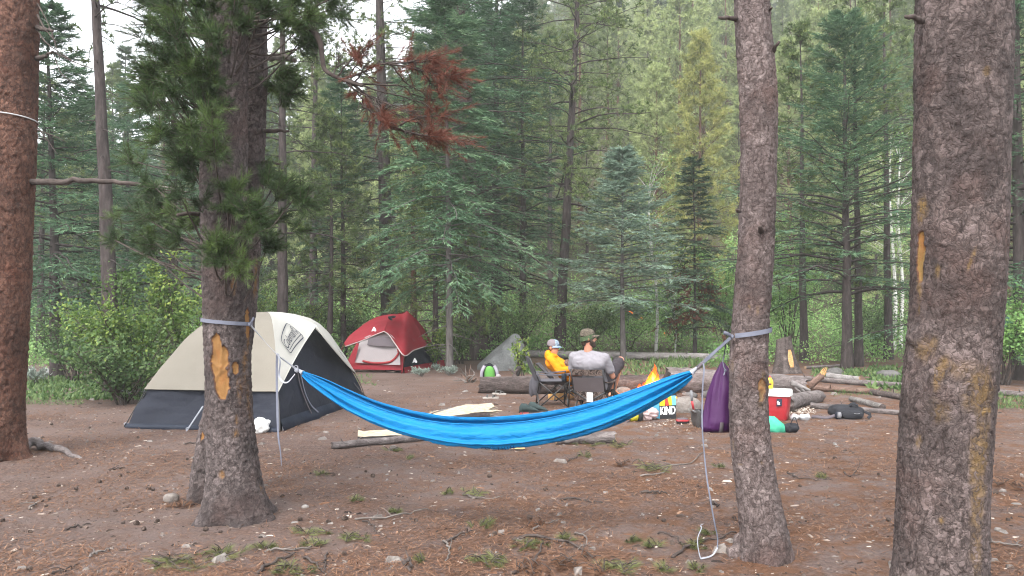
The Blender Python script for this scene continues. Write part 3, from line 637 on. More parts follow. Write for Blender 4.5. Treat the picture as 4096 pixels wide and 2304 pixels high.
# ---------------------------------------------------------------- conifers of the wood
def trunk_path(H, lean, r, n=14):
    s = np.linspace(0, 1, n); k = np.cumsum(r.normal(size=(n, 2)) * .012 * H / 10, 0); k -= k[0]
    return np.stack([lean[0] * s * H + k[:, 0], lean[1] * s * H + k[:, 1], s * H], -1)
def conifer(kind, seed, H, zb, R, tr, nb, lean=(0, 0), tw=8, bl=7, blade=(.12, .026), droop=.4, rise=.25, shape=.85, rnd=.35, stubs=10, tuft=15, zlow=-.3, azim=None):
    r = np.random.RandomState(seed); wood = MB(); cr = MB()
    tp = trunk_path(H, lean, r); tp[0, 2] = zlow
    s = tp[:, 2] / H; wood.tubes(tp, np.maximum(tr * (1 - .93 * np.clip(s, 0, 1)) * (1 + .35 * np.exp(-np.maximum(tp[:, 2], 0) / .25)), .012), 12)
    def tc(z): return np.stack([np.interp(z, tp[:, 2], tp[:, 0]), np.interp(z, tp[:, 2], tp[:, 1]), z], -1)
    t = (np.arange(nb) + r.random(nb)) / nb; t = t ** .95; z = zb + (H - zb) * t
    az = np.arange(nb) * 2.399 + r.normal(size=nb) * .5
    Ln = R * (1 - t) ** shape * (1 - rnd + 2 * rnd * r.random(nb)) + .12
    dr = np.stack([np.cos(az), np.sin(az), 0 * az], -1); lat = np.stack([-np.sin(az), np.cos(az), 0 * az], -1)
    N = 7; q = np.linspace(0, 1, N)
    rs = rise * (.4 + 1.2 * t) + r.normal(size=nb) * .08
    P = tc(z)[:, None] + dr[:, None] * (Ln[:, None] * q)[..., None]
    P[..., 2] += Ln[:, None] * (rs[:, None] * q - droop * (1.15 - t)[:, None] * q ** 2 + .12 * q ** 3)
    P += np.cumsum(r.normal(size=P.shape) * .012, 1) * Ln[:, None, None]
    br = np.clip(Ln * .011, .006, .05)
    wood.tubes(P, br[:, None] * (1 - .8 * q)[None], 4)
    # bare dead stubs low on the stem
    if stubs:
        zs = r.uniform(.5, max(zb, 1.2), stubs); a2 = r.random(stubs) * 2 * PI; L2 = r.uniform(.2, .9, stubs)
        d2 = np.stack([np.cos(a2), np.sin(a2), -.15 + .3 * r.random(stubs)], -1); qq = np.linspace(0, 1, 4)
        Q = tc(zs)[:, None] + d2[:, None] * (L2[:, None] * qq)[..., None]; Q[..., 2] -= (L2[:, None] * qq ** 2) * .25
        wood.tubes(Q, .012 * (1 - .7 * qq), 4)
    if kind == 'fir':
        m = tw; sj = (.12 + .88 * (np.arange(m)[None, :] + r.random((nb, m))) / m)
        for side in (-1, 1):
            i = sj * (N - 1); i0 = np.minimum(i.astype(int), N - 2); u = (i - i0)[..., None]; ar = np.arange(nb)[:, None]
            b0 = P[ar, i0] * (1 - u) + P[ar, i0 + 1] * u; tg = nrm(P[ar, i0 + 1] - P[ar, i0])
            td = nrm(tg * .75 + side * lat[:, None] * .75 + np.array([0, 0, 1.]) * r.normal(size=(nb, m, 1)) * .16 - np.array([0, 0, .10]))
            Lt = (.46 * Ln[:, None] * (1.08 - sj) + .14) * (.7 + .6 * r.random((nb, m)))
            B = nb * m; b0 = b0.reshape(-1, 3); td = td.reshape(-1, 3); Lt = Lt.reshape(-1)
            tone = np.clip(.46 + r.normal(size=B) * .17 + .18 * (sj.reshape(-1) - .5), 0, 1)
            k = bl; uu = (np.arange(k)[None] + r.random((B, k))) / k
            bb = b0[:, None] + td[:, None] * (Lt[:, None] * uu)[..., None]
            sd = np.cross(td, np.array([0, 0, 1.])); sg = np.where(np.arange(k) % 2 == 0, 1., -1.)[None, :, None]
            bd = nrm(td[:, None] * .8 + sd[:, None] * sg * .62 + r.normal(size=(B, k, 3)) * .22)
            add_blades(cr, r, bb.reshape(-1, 3), bd.reshape(-1, 3), blade[0] * (.7 + .6 * r.random(B * k)), blade[1], np.clip(np.repeat(tone, k) + r.normal(size=B * k) * .08, 0, 1), .55)
        # leader and branch tips
        ts = np.linspace(zb + (H - zb) * .8, H, 24); b0 = tc(ts); bd = nrm(r.normal(size=(24, 3)) * [.7, .7, .2] + [0, 0, .9]); add_blades(cr, r, b0, bd, .2, .05, .5, .3)
    else:
        m = tw; sj = .30 + .70 * (np.arange(m)[None, :] + r.random((nb, m))) / m
        i = sj * (N - 1); i0 = np.minimum(i.astype(int), N - 2); u = (i - i0)[..., None]; ar = np.arange(nb)[:, None]
        b0 = P[ar, i0] * (1 - u) + P[ar, i0 + 1] * u; tg = nrm(P[ar, i0 + 1] - P[ar, i0]); sgn = np.where(r.random((nb, m, 1)) < .5, -1., 1.)
        td = nrm(tg * .8 + sgn * lat[:, None] * r.random((nb, m, 1)) * 1.0 + np.array([0, 0, 1.]) * (.35 + .45 * r.normal(size=(nb, m, 1))))
        Lt = (.30 * Ln[:, None] * (1.15 - sj) + .16) * (.6 + .8 * r.random((nb, m)))
        B = nb * m; b0 = b0.reshape(-1, 3); td = td.reshape(-1, 3); Lt = Lt.reshape(-1)
        wood.tubes(np.stack([b0, b0 + td * Lt[:, None]], 1), .006, 3)
        for e in range(bl):
            f = 1 - e / max(1, bl) * .75
            c0 = b0 + td * (Lt * f)[:, None] + r.normal(size=b0.shape) * .05
            ax = nrm(td + np.array([0, 0, .5]) + r.normal(size=td.shape) * .35); k = tuft
            tone = np.clip(.46 + r.normal(size=B) * .18, 0, 1)
            dd = nrm(ax[:, None] * .55 + rnd_unit(r, B * k).reshape(B, k, 3) * .9)
            add_blades(cr, r, np.repeat(c0, k, 0), dd.reshape(-1, 3), blade[0] * (.7 + .6 * r.random(B * k)), blade[1], np.clip(np.repeat(tone, k) + r.normal(size=B * k) * .1, 0, 1))
    return wood, cr
def place_tree(label, kind, px, d, bark, leaf, H, zb, R, tr, nb, top=None, name=None, cat='tree', **k):
    """a tree whose foot stands d metres away in the direction of px; top = where its stem crosses the photograph's upper part (px, py)"""
    x = (px - 2048) / FPX * d; z = gzf(x, d); lean = (0, 0)
    if top is not None:
        e = at(top[0], top[1], d); lean = ((e[0] - x) / (e[2] - z), 0)
    wood, cr = conifer(kind, int(px * 7 + d * 13) % 99991, H, zb, R, tr, nb, lean=lean, **k)
    root = thing(name or ('pine_tree' if kind == 'pine' else 'fir_tree'), label, cat, (x, d, z))
    wood.build('trunk', bark, root, world=False); c = cr.build('crown', leaf, root, smooth=False, world=False)
    return root
P_, F_ = 'pine', 'fir'
T = {}
T['thin_left'] = place_tree('tall thin pine stem with bare dead side twigs, left of the double pine', P_, 465, 14, 'bark_far', 'needle_pine', 12, 6.6, 1.8, .150, 60, top=(372, 60), stubs=44, tw=5, bl=3)
T['fir_left'] = place_tree('layered green fir beside the red-barked trunk', F_, 235, 17, 'bark_far', 'needle_fir', 8.0, 1.7, 2.1, .13, 130, top=(200, 700), tw=10, bl=13)
place_tree('dark-stemmed pine rising just behind the beige tent', P_, 1125, 19.5, 'bark_far', 'needle_pine', 13, 3.2, 1.7, .15, 70, tw=6, bl=3)
T['pine_mid'] = place_tree('thick straight pine stem directly behind the red tent', P_, 1562, 23, 'bark_far', 'needle_pine', 18, 4.0, 2.3, .24, 110, top=(1530, 60), tw=6, bl=3)
place_tree('short rust-coloured stem beside the peak of the red tent', P_, 1655, 22.5, 'bark_rust', 'needle_pine', 8, 2.7, 1.5, .11, 46, tw=6, bl=3)
T['fir_grey'] = place_tree('slender pale grey fir stem between the red tent and the boulder', F_, 1800, 18.2, 'bark_pale', 'needle_fir', 11, 2.0, 1.75, .082, 190, top=(1790, 500), tw=12, bl=14, stubs=20, droop=.55, blade=(.11, .026))
T['old_fir'] = place_tree('old gnarled fir with a broad furrowed foot behind the boulder', F_, 1905, 23.5, 'bark_old', 'needle_fir', 17, 3.3, 3.3, .40, 150, top=(1850, 300), tw=11, bl=12, blade=(.15, .032))
T['lean_pine'] = place_tree('dark leaning pine rising behind the seated pair', P_, 2232, 24, 'bark_far', 'needle_pine', 17, 4.6, 2.9, .17, 130, top=(2318, 60), tw=7, bl=3)
place_tree('thin dark stem left of the leaning pine', F_, 2088, 25, 'bark_far', 'needle_fir', 12, 3.2, 1.9, .13, 100, tw=9, bl=12)
T['blue_fir'] = place_tree('soft blue-green young fir above the campfire', F_, 2492, 22.5, 'bark_pale', 'needle_blue', 6.0, 1.5, 1.8, .085, 130, tw=10, bl=13, blade=(.12, .026), rnd=.5, droop=.25)
T['thin_spruce'] = place_tree('narrow dark spruce with browning lower branches behind the hammock strap', F_, 2778, 23.5, 'bark_far', 'needle_dark', 5.9, .9, 1.2, .062, 105, tw=8, bl=13, blade=(.10, .026), rnd=.5, droop=.45, rise=.1, shape=.75)
T['fir_right'] = place_tree('full layered fir with a straight grey stem between the two right trunks', F_, 3385, 20, 'bark_far', 'needle_fir', 8.9, 1.8, 2.6, .135, 125, rnd=.55, tw=11, bl=13, rise=.5, droop=.35)
place_tree('brown stem standing close against the layered fir on the right', P_, 3430, 20.6, 'bark_far', 'needle_pine', 10, 5.2, 1.2, .11, 40, tw=5, bl=2, stubs=16)
place_tree('dark thin pine beside the resin-streaked trunk', P_, 3552, 23, 'bark_far', 'needle_pine', 12, 3.5, 1.7, .12, 70, tw=6, bl=3, stubs=20)
place_tree('far green fir between the red-barked trunk and the thin pine stem', F_, 320, 27, 'bark_far', 'needle_fir', 8.6, 1.0, 2.3, .13, 120, tw=9, bl=10, blade=(.15, .035))
place_tree('far green fir right of the thin pine stem', F_, 500, 30, 'bark_far', 'needle_fir', 9.8, 1.0, 2.5, .14, 120, tw=9, bl=10, blade=(.15, .035))
place_tree('far pine close beside the red-barked trunk', P_, 165, 25, 'bark_far', 'needle_pine', 8.6, 2.0, 1.9, .13, 80, tw=6, bl=3)
place_tree('slim young pine between the two tents', P_, 1322, 21.0, 'bark_far', 'needle_pine', 6.5, 1.6, 1.3, .09, 60, tw=6, bl=3)
place_tree('thin young fir right behind the left edge of the red tent', F_, 1375, 22.0, 'bark_far', 'needle_fir', 8.0, 1.9, 1.5, .09, 80, tw=8, bl=12)
place_tree('dark fir filling the gap at the right edge behind the resin-streaked trunk', F_, 4085, 16.5, 'bark_far', 'needle_fir', 10, 1.2, 2.6, .17, 140, tw=10, bl=13)
place_tree('green pine with low boughs above the red tent', P_, 1740, 20.6, 'bark_far', 'needle_pine', 4.6, 1.1, 1.7, .10, 54, tw=7, bl=3)
place_tree('young pine leaning over the wood edge left of the layered fir', P_, 3215, 22.5, 'bark_far', 'needle_pine', 9.5, 2.2, 1.9, .12, 80, tw=6, bl=3)
place_tree('dense green fir left of the beige tent behind the leafy bush', F_, 690, 19, 'bark_far', 'needle_fir', 10, 1.3, 2.2, .13, 120, tw=9, bl=13)
place_tree('spindly pine standing between the double pine and the red tent', P_, 1255, 26, 'bark_far', 'needle_pine', 15, 4.5, 2.0, .16, 80, tw=6, bl=3)
place_tree('broad green fir behind the slender pale stem', F_, 1985, 27.5, 'bark_far', 'needle_fir', 15, 2.0, 3.2, .22, 150, tw=11, bl=12, blade=(.15, .032))
place_tree('yellowing pine high on the slope above the campfire', P_, 2795, 36, 'bark_rust', 'needle_yellow', 13.5, 2.0, 2.2, .15, 130, tw=7, bl=3, blade=(.22, .03), rise=.7)
place_tree('bright pale green pine on the slope left of the yellowing one', P_, 2630, 38, 'bark_rust', 'needle_light', 12, 2.0, 2.6, .17, 120, tw=7, bl=3, blade=(.22, .03), rise=.7)
place_tree('pale green pine on the slope right of the strap tree', P_, 3160, 40, 'bark_rust', 'needle_light', 13, 2.0, 2.8, .17, 120, tw=7, bl=3, blade=(.22, .03), rise=.7)

# the spruce's dead lower fringe
root = T['thin_spruce']; r = np.random.RandomState(3); dn = MB()
for k in range(46):
    a = r.uniform(0, 2 * PI); z = r.uniform(.9, 2.6); L = 1.15 * (1 - (z - .9) / 5) * r.uniform(.6, 1)
    p0 = np.array([0, 0, z]); p1 = p0 + np.array([math.cos(a) * L, math.sin(a) * L, -.25 * L])
    for s in np.linspace(.25, 1, 5):
        c = p0 + (p1 - p0) * s; brush(dn, r, c[None], (c + (p1 - p0) * .12 + r.normal(size=3) * .08)[None], 9, .12, .03, .8, .2 + .3 * r.rand())
o = dn.build('dead_branches', 'needle_brown', root, smooth=False, world=False); o['label'] = 'browned lower branches'

# white birches
def birch(label, px, d, H, lean, tr, seed):
    r = np.random.RandomState(seed); x = (px - 2048) / FPX * d; root = thing('birch_tree', label, 'tree', (x, d, gzf(x, d)))
    tp = trunk_path(H, lean, r, 18) + np.stack([.08 * np.sin(np.linspace(0, 6, 18)), 0 * np.arange(18), 0 * np.arange(18)], -1); tp[0, 2] = -.2
    w = MB(); w.tubes(tp, np.linspace(tr, tr * .3, 18), 10); lf = MB()
    for k in range(26):
        z = r.uniform(H * .35, H); c = np.array([np.interp(z, tp[:, 2], tp[:, i]) for i in (0, 1)] + [z]); e = c + np.array([r.normal() * .8, r.normal() * .8, .5 + r.rand() * .6])
        w.tubes(smooth_path([c, (c + e) / 2 + [0, 0, .1], e], 5), [.012, .01, .008, .006, .004], 4)
        n = 60; b = c + (e - c) * r.uniform(.3, 1.1, (n, 1)) + r.normal(size=(n, 3)) * .2; add_leaves(lf, r, b, rnd_unit(r, n), .06, .05, r.random(n))
    w.build('trunk', 'birch_bark', root, world=False); lf.build('crown', 'leaf_aspen', root, smooth=False, world=False)
birch('white crooked birch stem right of the blue-green fir', 2622, 25.5, 5.4, (-.035, 0), .055, 1)
birch('short white birch stem behind the hammock strap', 2697, 24.5, 2.6, (-.02, 0), .03, 2)
birch('white birch stem, left of a pair, deep in the wood by the resin-streaked trunk', 3572, 28, 7, (.0, 0), .075, 3)
birch('white birch stem, right of a pair, deep in the wood by the resin-streaked trunk', 3600, 28.6, 7, (.01, 0), .07, 4)

# ---------------------------------------------------------------- leafy bushes
def bush(label, px, d, W, H, leaf, n, seed, name='leafy_bush', cat='bush', Ls=.075, stems=14, top=1.0, py=None):
    r = np.random.RandomState(seed); x = (px - 2048) / FPX * d; root = thing(name, label, cat, (x, d, gzf(x, d)))
    w = MB(); lf = MB(); tips = []
    for k in range(stems):
        a = r.uniform(0, 2 * PI); rr = W / 2 * r.uniform(.25, 1.0); h = H * r.uniform(.55, 1.0)
        p = smooth_path([[r.normal() * .08, r.normal() * .08, -.1], [math.cos(a) * rr * .45, math.sin(a) * rr * .45, h * .55], [math.cos(a) * rr, math.sin(a) * rr, h]], 9)
        p[1:] += np.cumsum(r.normal(size=(8, 3)) * .02, 0); w.tubes(p, np.linspace(.016, .004, 9), 5)
        for q in range(7):
            i = r.randint(3, 9); e = p[i] + np.array([r.normal() * .3, r.normal() * .3, abs(r.normal()) * .18 + .05]) * W / 2.4
            w.tubes(np.stack([p[i], (p[i] + e) / 2 + [0, 0, .04], e]), [.006, .004, .002], 3); tips.append((p[i], e, r.rand()))
    for (a, e, tn) in tips:
        m = max(3, n // len(tips)); s = r.uniform(.15, 1.15, (m, 1)); b = a + (e - a) * s + r.normal(size=(m, 3)) * .085 * W / 2.2
        dd = nrm(rnd_unit(r, m) + nrm(e - a) * .6 + [0, 0, -.15])
        add_leaves(lf, r, b, dd, Ls * r.uniform(.6, 1.2, m), Ls * .62, np.clip(tn * .55 + r.random(m) * .45, 0, 1))
    w.build('stem', 'twig', root, world=False); lf.build('foliage', leaf, root, smooth=False, world=False)
    return root
bush('large yellow-green leafy bush left of the beige tent', 560, 13.6, 3.1, 2.05, 'leaf_bright', 7500, 1)
bush('tall leafy bush tip reaching up beside the double pine', 725, 14.4, 1.6, 2.55, 'leaf_bright', 2600, 2, stems=8)
bush('low arching green bush at the edge of the dirt left of the tent', 500, 12.6, 2.0, 1.0, 'leaf_mid', 3000, 3)
bush('dark green bush behind the layered fir beside the red trunk', 300, 16, 2.2, 1.4, 'leaf_mid', 3000, 4)
bush('fresh green bush filling the gap above the beige tent', 1190, 22, 3.4, 1.9, 'leaf_bright', 4200, 5)
bush('green bush between the tents in front of the pale log', 1345, 23, 2.6, 1.5, 'leaf_mid', 3000, 6)
bush('bright bush sprouting right of the red tent', 1735, 20, 1.0, .95, 'leaf_bright', 1100, 7, stems=8)
bush('green bush behind the boulder', 2060, 23.5, 3.0, 1.75, 'leaf_mid', 4500, 8)
bush('round green bush behind the seated pair', 2320, 26, 3.6, 1.9, 'leaf_mid', 4500, 9)
bush('light green bush beyond the young blue-green fir', 2500, 28, 3.6, 2.0, 'leaf_aspen', 4000, 10)
bush('bushy aspen sapling left of the strap tree', 2900, 26, 2.6, 3.6, 'leaf_aspen', 5000, 11, stems=12, Ls=.09)
bush('broad leafy thicket right of the strap tree', 3150, 24.5, 3.4, 4.4, 'leaf_aspen', 6500, 12, stems=16, Ls=.09)
bush('green bush right of the layered fir', 3500, 25, 2.8, 1.7, 'leaf_mid', 3600, 13)
bush('leafy green thicket at the right edge beyond the resin-streaked trunk', 4010, 15.5, 2.2, 2.0, 'leaf_aspen', 4800, 14)
bush('dark green bush at the foot of the old gnarled fir', 1830, 21.5, 1.5, 1.0, 'leaf_mid', 1700, 15, stems=8)
bush('leafy sprout standing between the boulder and the grey camp chair', 2082, 16.0, .55, .85, 'leaf_bright', 420, 16, stems=5, Ls=.07)
bush('tangled willow bush on the slope behind the narrow spruce', 2720, 29, 4.2, 2.3, 'leaf_aspen', 4500, 17)
bush('bright green bush top left behind the fir', 1010, 24, 3.6, 2.3, 'leaf_bright', 4000, 18)

# ---------------------------------------------------------------- the far wood, one mass (instances of a few trees)
src = bpy.data.collections.new('wood_source')
def src_tree(kind, seed, leafm, barkm, **k):
    wood, cr = conifer(kind, seed, **k); off = wood.n
    a = MB(); a.v = wood.v + cr.v; a.t = wood.t + cr.t
    for q in (3, 4):
        a.f[q] = wood.f[q] + [f + off for f in cr.f[q]]; a.m[q] = wood.m[q] + [m + 1 for m in cr.m[q]]
    a.n = wood.n + cr.n
    o = a.build('wood_tree', [barkm, leafm], None, smooth=False); COL.objects.unlink(o); src.objects.link(o); return o
src_tree('fir', 901, 'needle_fir', 'bark_far', H=13, zb=1.5, R=2.6, tr=.17, nb=110, tw=8, bl=8, blade=(.22, .055), stubs=8)
src_tree('fir', 902, 'needle_dark', 'bark_far', H=16, zb=2.5, R=2.4, tr=.19, nb=110, tw=8, bl=8, blade=(.22, .055), stubs=8)
src_tree('pine', 903, 'needle_pine', 'bark_far', H=15, zb=3.5, R=2.4, tr=.18, nb=90, tw=6, bl=3, tuft=9, blade=(.24, .05), rise=.5)
src_tree('pine', 904, 'needle_light', 'bark_rust', H=14, zb=2.2, R=2.5, tr=.17, nb=100, tw=6, bl=3, tuft=9, blade=(.26, .055), rise=.7)
src_tree('pine', 905, 'needle_pine', 'bark_rust', H=17, zb=6.0, R=2.2, tr=.2, nb=80, tw=6, bl=3, tuft=9, blade=(.24, .05), rise=.4, stubs=16)
src_tree('pine', 906, 'needle_light', 'bark_far', H=11, zb=1.2, R=2.3, tr=.13, nb=90, tw=6, bl=3, tuft=9, blade=(.26, .055), rise=.75)
def far_wood():
    r = np.random.RandomState(44); pts = []
    for k in range(26000):
        y = 37 + 118 * r.rand() ** 1.15; a = r.uniform(-.82, .82); x = a * y
        if y < 50 and r.rand() < .5: continue
        if .10 < a < .40 and y < 46: continue
        if a < -.42 and y > 70 and r.rand() < .5: continue
        dm = 2.0 + .016 * y
        if a < -.40 and y < 45: dm = 3.6
        ok = True
        for (px, py) in pts[-1200:]:
            if abs(px - x) < dm and abs(py - y) < dm: ok = False; break
        if ok: pts.append((x, y))
        if len(pts) >= 1150: break
    p = np.array(pts); z = gz(p[:, 0], p[:, 1]); n = len(p); a = p[:, 0] / p[:, 1]
    idx = np.where(r.rand(n) < np.clip(.75 - 1.1 * (a + .35), .2, .85), r.randint(0, 3, n), r.randint(2, 6, n))
    idx = np.where((a > .08) & (r.rand(n) < .55), np.array([3, 5, 3, 5, 4])[r.randint(0, 5, n)], idx)  # more pale pines rightwards: the slope's sunlit, hazy brightness put into needle colour
    Hs = np.array([13, 16, 15, 14, 17, 11.])[idx]; sc = r.uniform(.65, 1.12, n)
    lim = np.interp(a, [-.8, -.40, -.30, -.12, 0], [.30, .315, .37, .42, .9]) + r.normal(size=n) * .025
    mx = (lim * p[:, 1] + 1.5 - z) / Hs; sc = np.where(mx > .25, np.minimum(sc, mx), sc * .25)
    me = bpy.data.meshes.new('forest'); me.vertices.add(n); me.vertices.foreach_set('co', np.c_[p, z].astype(np.float32).ravel())
    for nm, ty, val in (('idx', 'INT', idx.astype(np.int32)), ('sc', 'FLOAT', sc.astype(np.float32)), ('rz', 'FLOAT', (r.rand(n) * 6.283).astype(np.float32))):
        at_ = me.attributes.new(nm, ty, 'POINT'); at_.data.foreach_set('value', val)
    me.update(); o = bpy.data.objects.new('forest', me); COL.objects.link(o)
    g = bpy.data.node_groups.new('forest', 'GeometryNodeTree')
    g.interface.new_socket('Geometry', in_out='INPUT', socket_type='NodeSocketGeometry'); g.interface.new_socket('Geometry', in_out='OUTPUT', socket_type='NodeSocketGeometry')
    N = g.nodes; gi, go = N.new('NodeGroupInput'), N.new('NodeGroupOutput')
    ci = N.new('GeometryNodeCollectionInfo'); ci.inputs['Collection'].default_value = src; ci.inputs['Separate Children'].default_value = True; ci.inputs['Reset Children'].default_value = True
    ip = N.new('GeometryNodeInstanceOnPoints'); ip.inputs['Pick Instance'].default_value = True
    def na(nm, ty):
        q = N.new('GeometryNodeInputNamedAttribute'); q.data_type = ty; q.inputs['Name'].default_value = nm; return q.outputs[0]
    cb = N.new('ShaderNodeCombineXYZ'); g.links.new(na('rz', 'FLOAT'), cb.inputs[2])
    g.links.new(gi.outputs[0], ip.inputs['Points']); g.links.new(ci.outputs[0], ip.inputs['Instance']); g.links.new(na('idx', 'INT'), ip.inputs['Instance Index'])
    g.links.new(cb.outputs[0], ip.inputs['Rotation']); g.links.new(na('sc', 'FLOAT'), ip.inputs['Scale']); g.links.new(ip.outputs[0], go.inputs[0])
    md = o.modifiers.new('scatter', 'NODES'); md.node_group = g
    tag(o, 'hazy mass of conifers climbing the far slope behind the camp', 'forest', None, 'stuff')
far_wood()
# ================================================================== LOGS, ROCKS, STUMP
def m_wood(name, c1, c2, c3):
    c1, c2, c3 = (dim(q, .80) for q in (c1, c2, c3))
    t = NT(name); c = t.coord()
    n = t.noise(t.map(c, (3, 14, 14)), 5, 5, .6, .6); n2 = t.noise(c, 9, 4)
    t.end(t.pbsdf(t.mix(t.math('MULTIPLY', n2, .4), t.ramp(n, [(.3, c1), (.5, c2), (.7, c3)]), c2), .8, t.bump(n, .6, .012), .25))
m_wood('split_wood', (.27, .205, .14), (.43, .355, .26), (.56, .49, .39))
m_wood('cut_wood', (.22, .13, .075), (.36, .24, .15), (.50, .37, .25))
m_wood('orange_wood', (.36, .17, .055), (.52, .29, .12), (.68, .46, .24))
m_wood('plank_wood', (.30, .155, .05), (.44, .25, .095), (.54, .34, .15))
mat_plain('charred', (.012, .011, .011), .85, (.03, .026, .024), 20, .5)
def m_rock(name, c1, c2, c3, lich=(.42, .42, .40)):
    c1, c2, c3, lich = (dim(q, .58) for q in (c1, c2, c3, lich))
    t = NT(name); c = t.coord()
    n1 = t.noise(c, 3.2, 6, .65); n2 = t.noise(c, 30, 5, .7); n3 = t.noise(c, 8, 4, .6)
    col = t.ramp(t.math('ADD', t.math('MULTIPLY', n1, .55), t.math('MULTIPLY', n2, .45)), [(.34, c1), (.5, c2), (.66, c3)])
    col = t.mix(t.math('MULTIPLY', t.ramp(n3, [(.58, (0, 0, 0)), (.66, (1, 1, 1))]), .5), col, lich)
    t.end(t.pbsdf(col, .9, t.bump(t.math('ADD', n2, n3), .7, .03), .25))
m_rock('rock_grey', (.13, .132, .13), (.235, .24, .235), (.34, .345, .34))
m_rock('rock_dark', (.075, .07, .068), (.15, .142, .138), (.24, .23, .225), (.26, .25, .24))
m_rock('rock_brown', (.12, .085, .07), (.22, .165, .14), (.32, .26, .23), (.35, .30, .27))
m_rock('rock_warm', (.17, .14, .125), (.30, .26, .235), (.42, .38, .35))

def log(label, a, b, mat='log_grey', seed=0, cut='cut_wood', name='log', cat='log', group=None, lift=0.0, ends=(1, 1), stubs=2, bend=.0, base=True, dd=None):
    """a, b = (px, py of the underside, radius px); real size follows from where it lies"""
    r = np.random.RandomState(seed + int(a[0]))
    def E(q):
        if dd: p = at(q[0], q[1], dd); return p, q[2] * dd / FPX
        p = ground_at(q[0], q[1]); return p, q[2] * p[1] / FPX
    (pa, ra), (pb, rb) = E(a), E(b)
    pa = pa + [0, 0, ra * .94 + lift]; pb = pb + [0, 0, rb * .94 + lift]
    n = max(10, int(np.linalg.norm(pb - pa) / .06)); n = min(n, 90)
    p = pa + (pb - pa) * np.linspace(0, 1, n)[:, None]; ax = nrm(pb - pa); up = np.array([0, 0, 1.]); sd = nrm(np.cross(ax, up))
    s = np.linspace(0, 1, n); p = p + sd * (bend * np.sin(s * PI) + (fbm(s * 5, s * 0 + seed, None, 2, seed) - .5) * ra * .8)[:, None]
    if base: p[:, 2] = np.maximum(p[:, 2], gz(p[:, 0], p[:, 1]) + np.interp(s, [0, 1], [ra, rb]) * .8 + lift)
    sides = 20; th = np.arange(sides) / sides * 2 * PI; R = np.interp(s, [0, 1], [ra, rb])[:, None]
    L = np.linalg.norm(pb - pa)
    rel = (fbm(np.cos(th)[None] * 2.2 + 4, np.sin(th)[None] * 2.2, (s * L * 3)[:, None] + 0 * th, 3, seed + 2) - .5)
    rel2 = (fbm(np.cos(th)[None] * 7 + 4, np.sin(th)[None] * 7, (s * L * 9)[:, None] + 0 * th, 2, seed + 5) - .5)
    Rr = R * (1 + .34 * rel + .14 * rel2)
    Y = np.cross(sd, ax)
    V = p[:, None] + Rr[..., None] * (np.cos(th)[None, :, None] * sd + np.sin(th)[None, :, None] * Y)
    jag = (r.random(sides) - .5) * ra * .5; V[0] += ax * jag[:, None]; V[-1] += ax * np.roll(jag, 5)[:, None]
    mb = MB(); mb.grid(V, np.clip(.5 + .5 * np.sin(th)[None] * .0 + rel * .6, 0, 1), closed=True)
    o = mb.build(name, mat); tag(o, label, cat, group)
    for e, (i, j) in zip(ends, ((0, 1), (-1, -2))):
        if not e: continue
        m2 = MB(); c0 = V[i].mean(0) + (V[i].mean(0) - V[j].mean(0)) * .05; ring = np.concatenate([V[i] * .985 + c0 * .015])
        mid = c0 + (ring - c0) * .5 + ax * (r.random((sides, 1)) - .5) * ra * .12
        k = np.arange(sides); k2 = (k + 1) % sides
        m2.add(np.vstack([ring, mid, c0[None]]), {4: np.stack([k, k2, k2 + sides, k + sides], -1), 3: np.stack([k + sides, k2 + sides, 0 * k + 2 * sides], -1)})
        c = m2.build('cut_end', cut, o); 
    for q in range(stubs):
        i = r.randint(2, n - 2); a2 = r.uniform(.2, 2.9); d = math.cos(a2) * sd + abs(math.sin(a2)) * Y + ax * r.normal() * .4; d = nrm(d); st = p[i] + d * R[i] * .8
        m2 = MB(); m2.tubes(smooth_path([st, st + d * ra * .9, st + d * ra * r.uniform(1.2, 2.2) + ax * ra * r.normal() * .6], 6), np.linspace(ra * .22, ra * .10, 6), 7, cap=True); m2.build('branch_stub', mat, o)
    return o
log('long weathered pale log lying across the edge of the wood', (1700, 1418, 13), (2930, 1444, 15), 'log_pale', 1, stubs=4)
log('reddish rotting log left of the red tent', (1215, 1412, 12), (1385, 1410, 13), 'log_red', 2)
log('dark seat log behind the camp chairs with a broken left end', (1918, 1572, 33), (2700, 1574, 38), 'log_dark', 3, 'log_red', stubs=3)
log('thick log with a sun-bleached top right behind the campfire', (2668, 1568, 50), (3215, 1576, 36), 'log_grey', 4, 'log_dark', stubs=3)
log('smooth grey log lying against the red cooler', (3140, 1648, 34), (3275, 1606, 24), 'log_grey', 5, 'log_dark', stubs=0)
log('long thin log, rearmost of the pile right of the stump', (3168, 1520, 10), (3640, 1555, 11), 'log_grey', 6)
log('pale debarked log lying on the rearmost thin log', (3310, 1525, 13), (3440, 1535, 9), 'log_pale', 7, lift=.05, stubs=0)
log('reddish barkless log in the middle of the pile right of the stump', (3218, 1560, 12), (3500, 1577, 11), 'log_red', 8)
log('dark grey log end running behind the resin-streaked trunk', (3490, 1580, 12), (3650, 1608, 12), 'log_dark', 9)
log('long weathered pole behind the black backpack', (3243, 1634, 12), (3640, 1664, 10), 'log_grey', 10)
log('short birch log with a sawn end right of the black backpack', (3405, 1606, 11), (3532, 1640, 13), 'log_birch', 11, 'log_dark', stubs=0)
log('grey log at the right edge beyond the resin-streaked trunk', (3930, 1574, 12), (4130, 1592, 12), 'log_grey', 12)
log('thin grey log lying deep behind the stump', (3222, 1476, 6), (3372, 1468, 6), 'log_grey', 13, stubs=1)
log('bark-covered log with a broken spike lying under the hammock', (1328, 1795, 14), (1790, 1752, 13), 'log_grey', 14, 'log_dark', stubs=3)
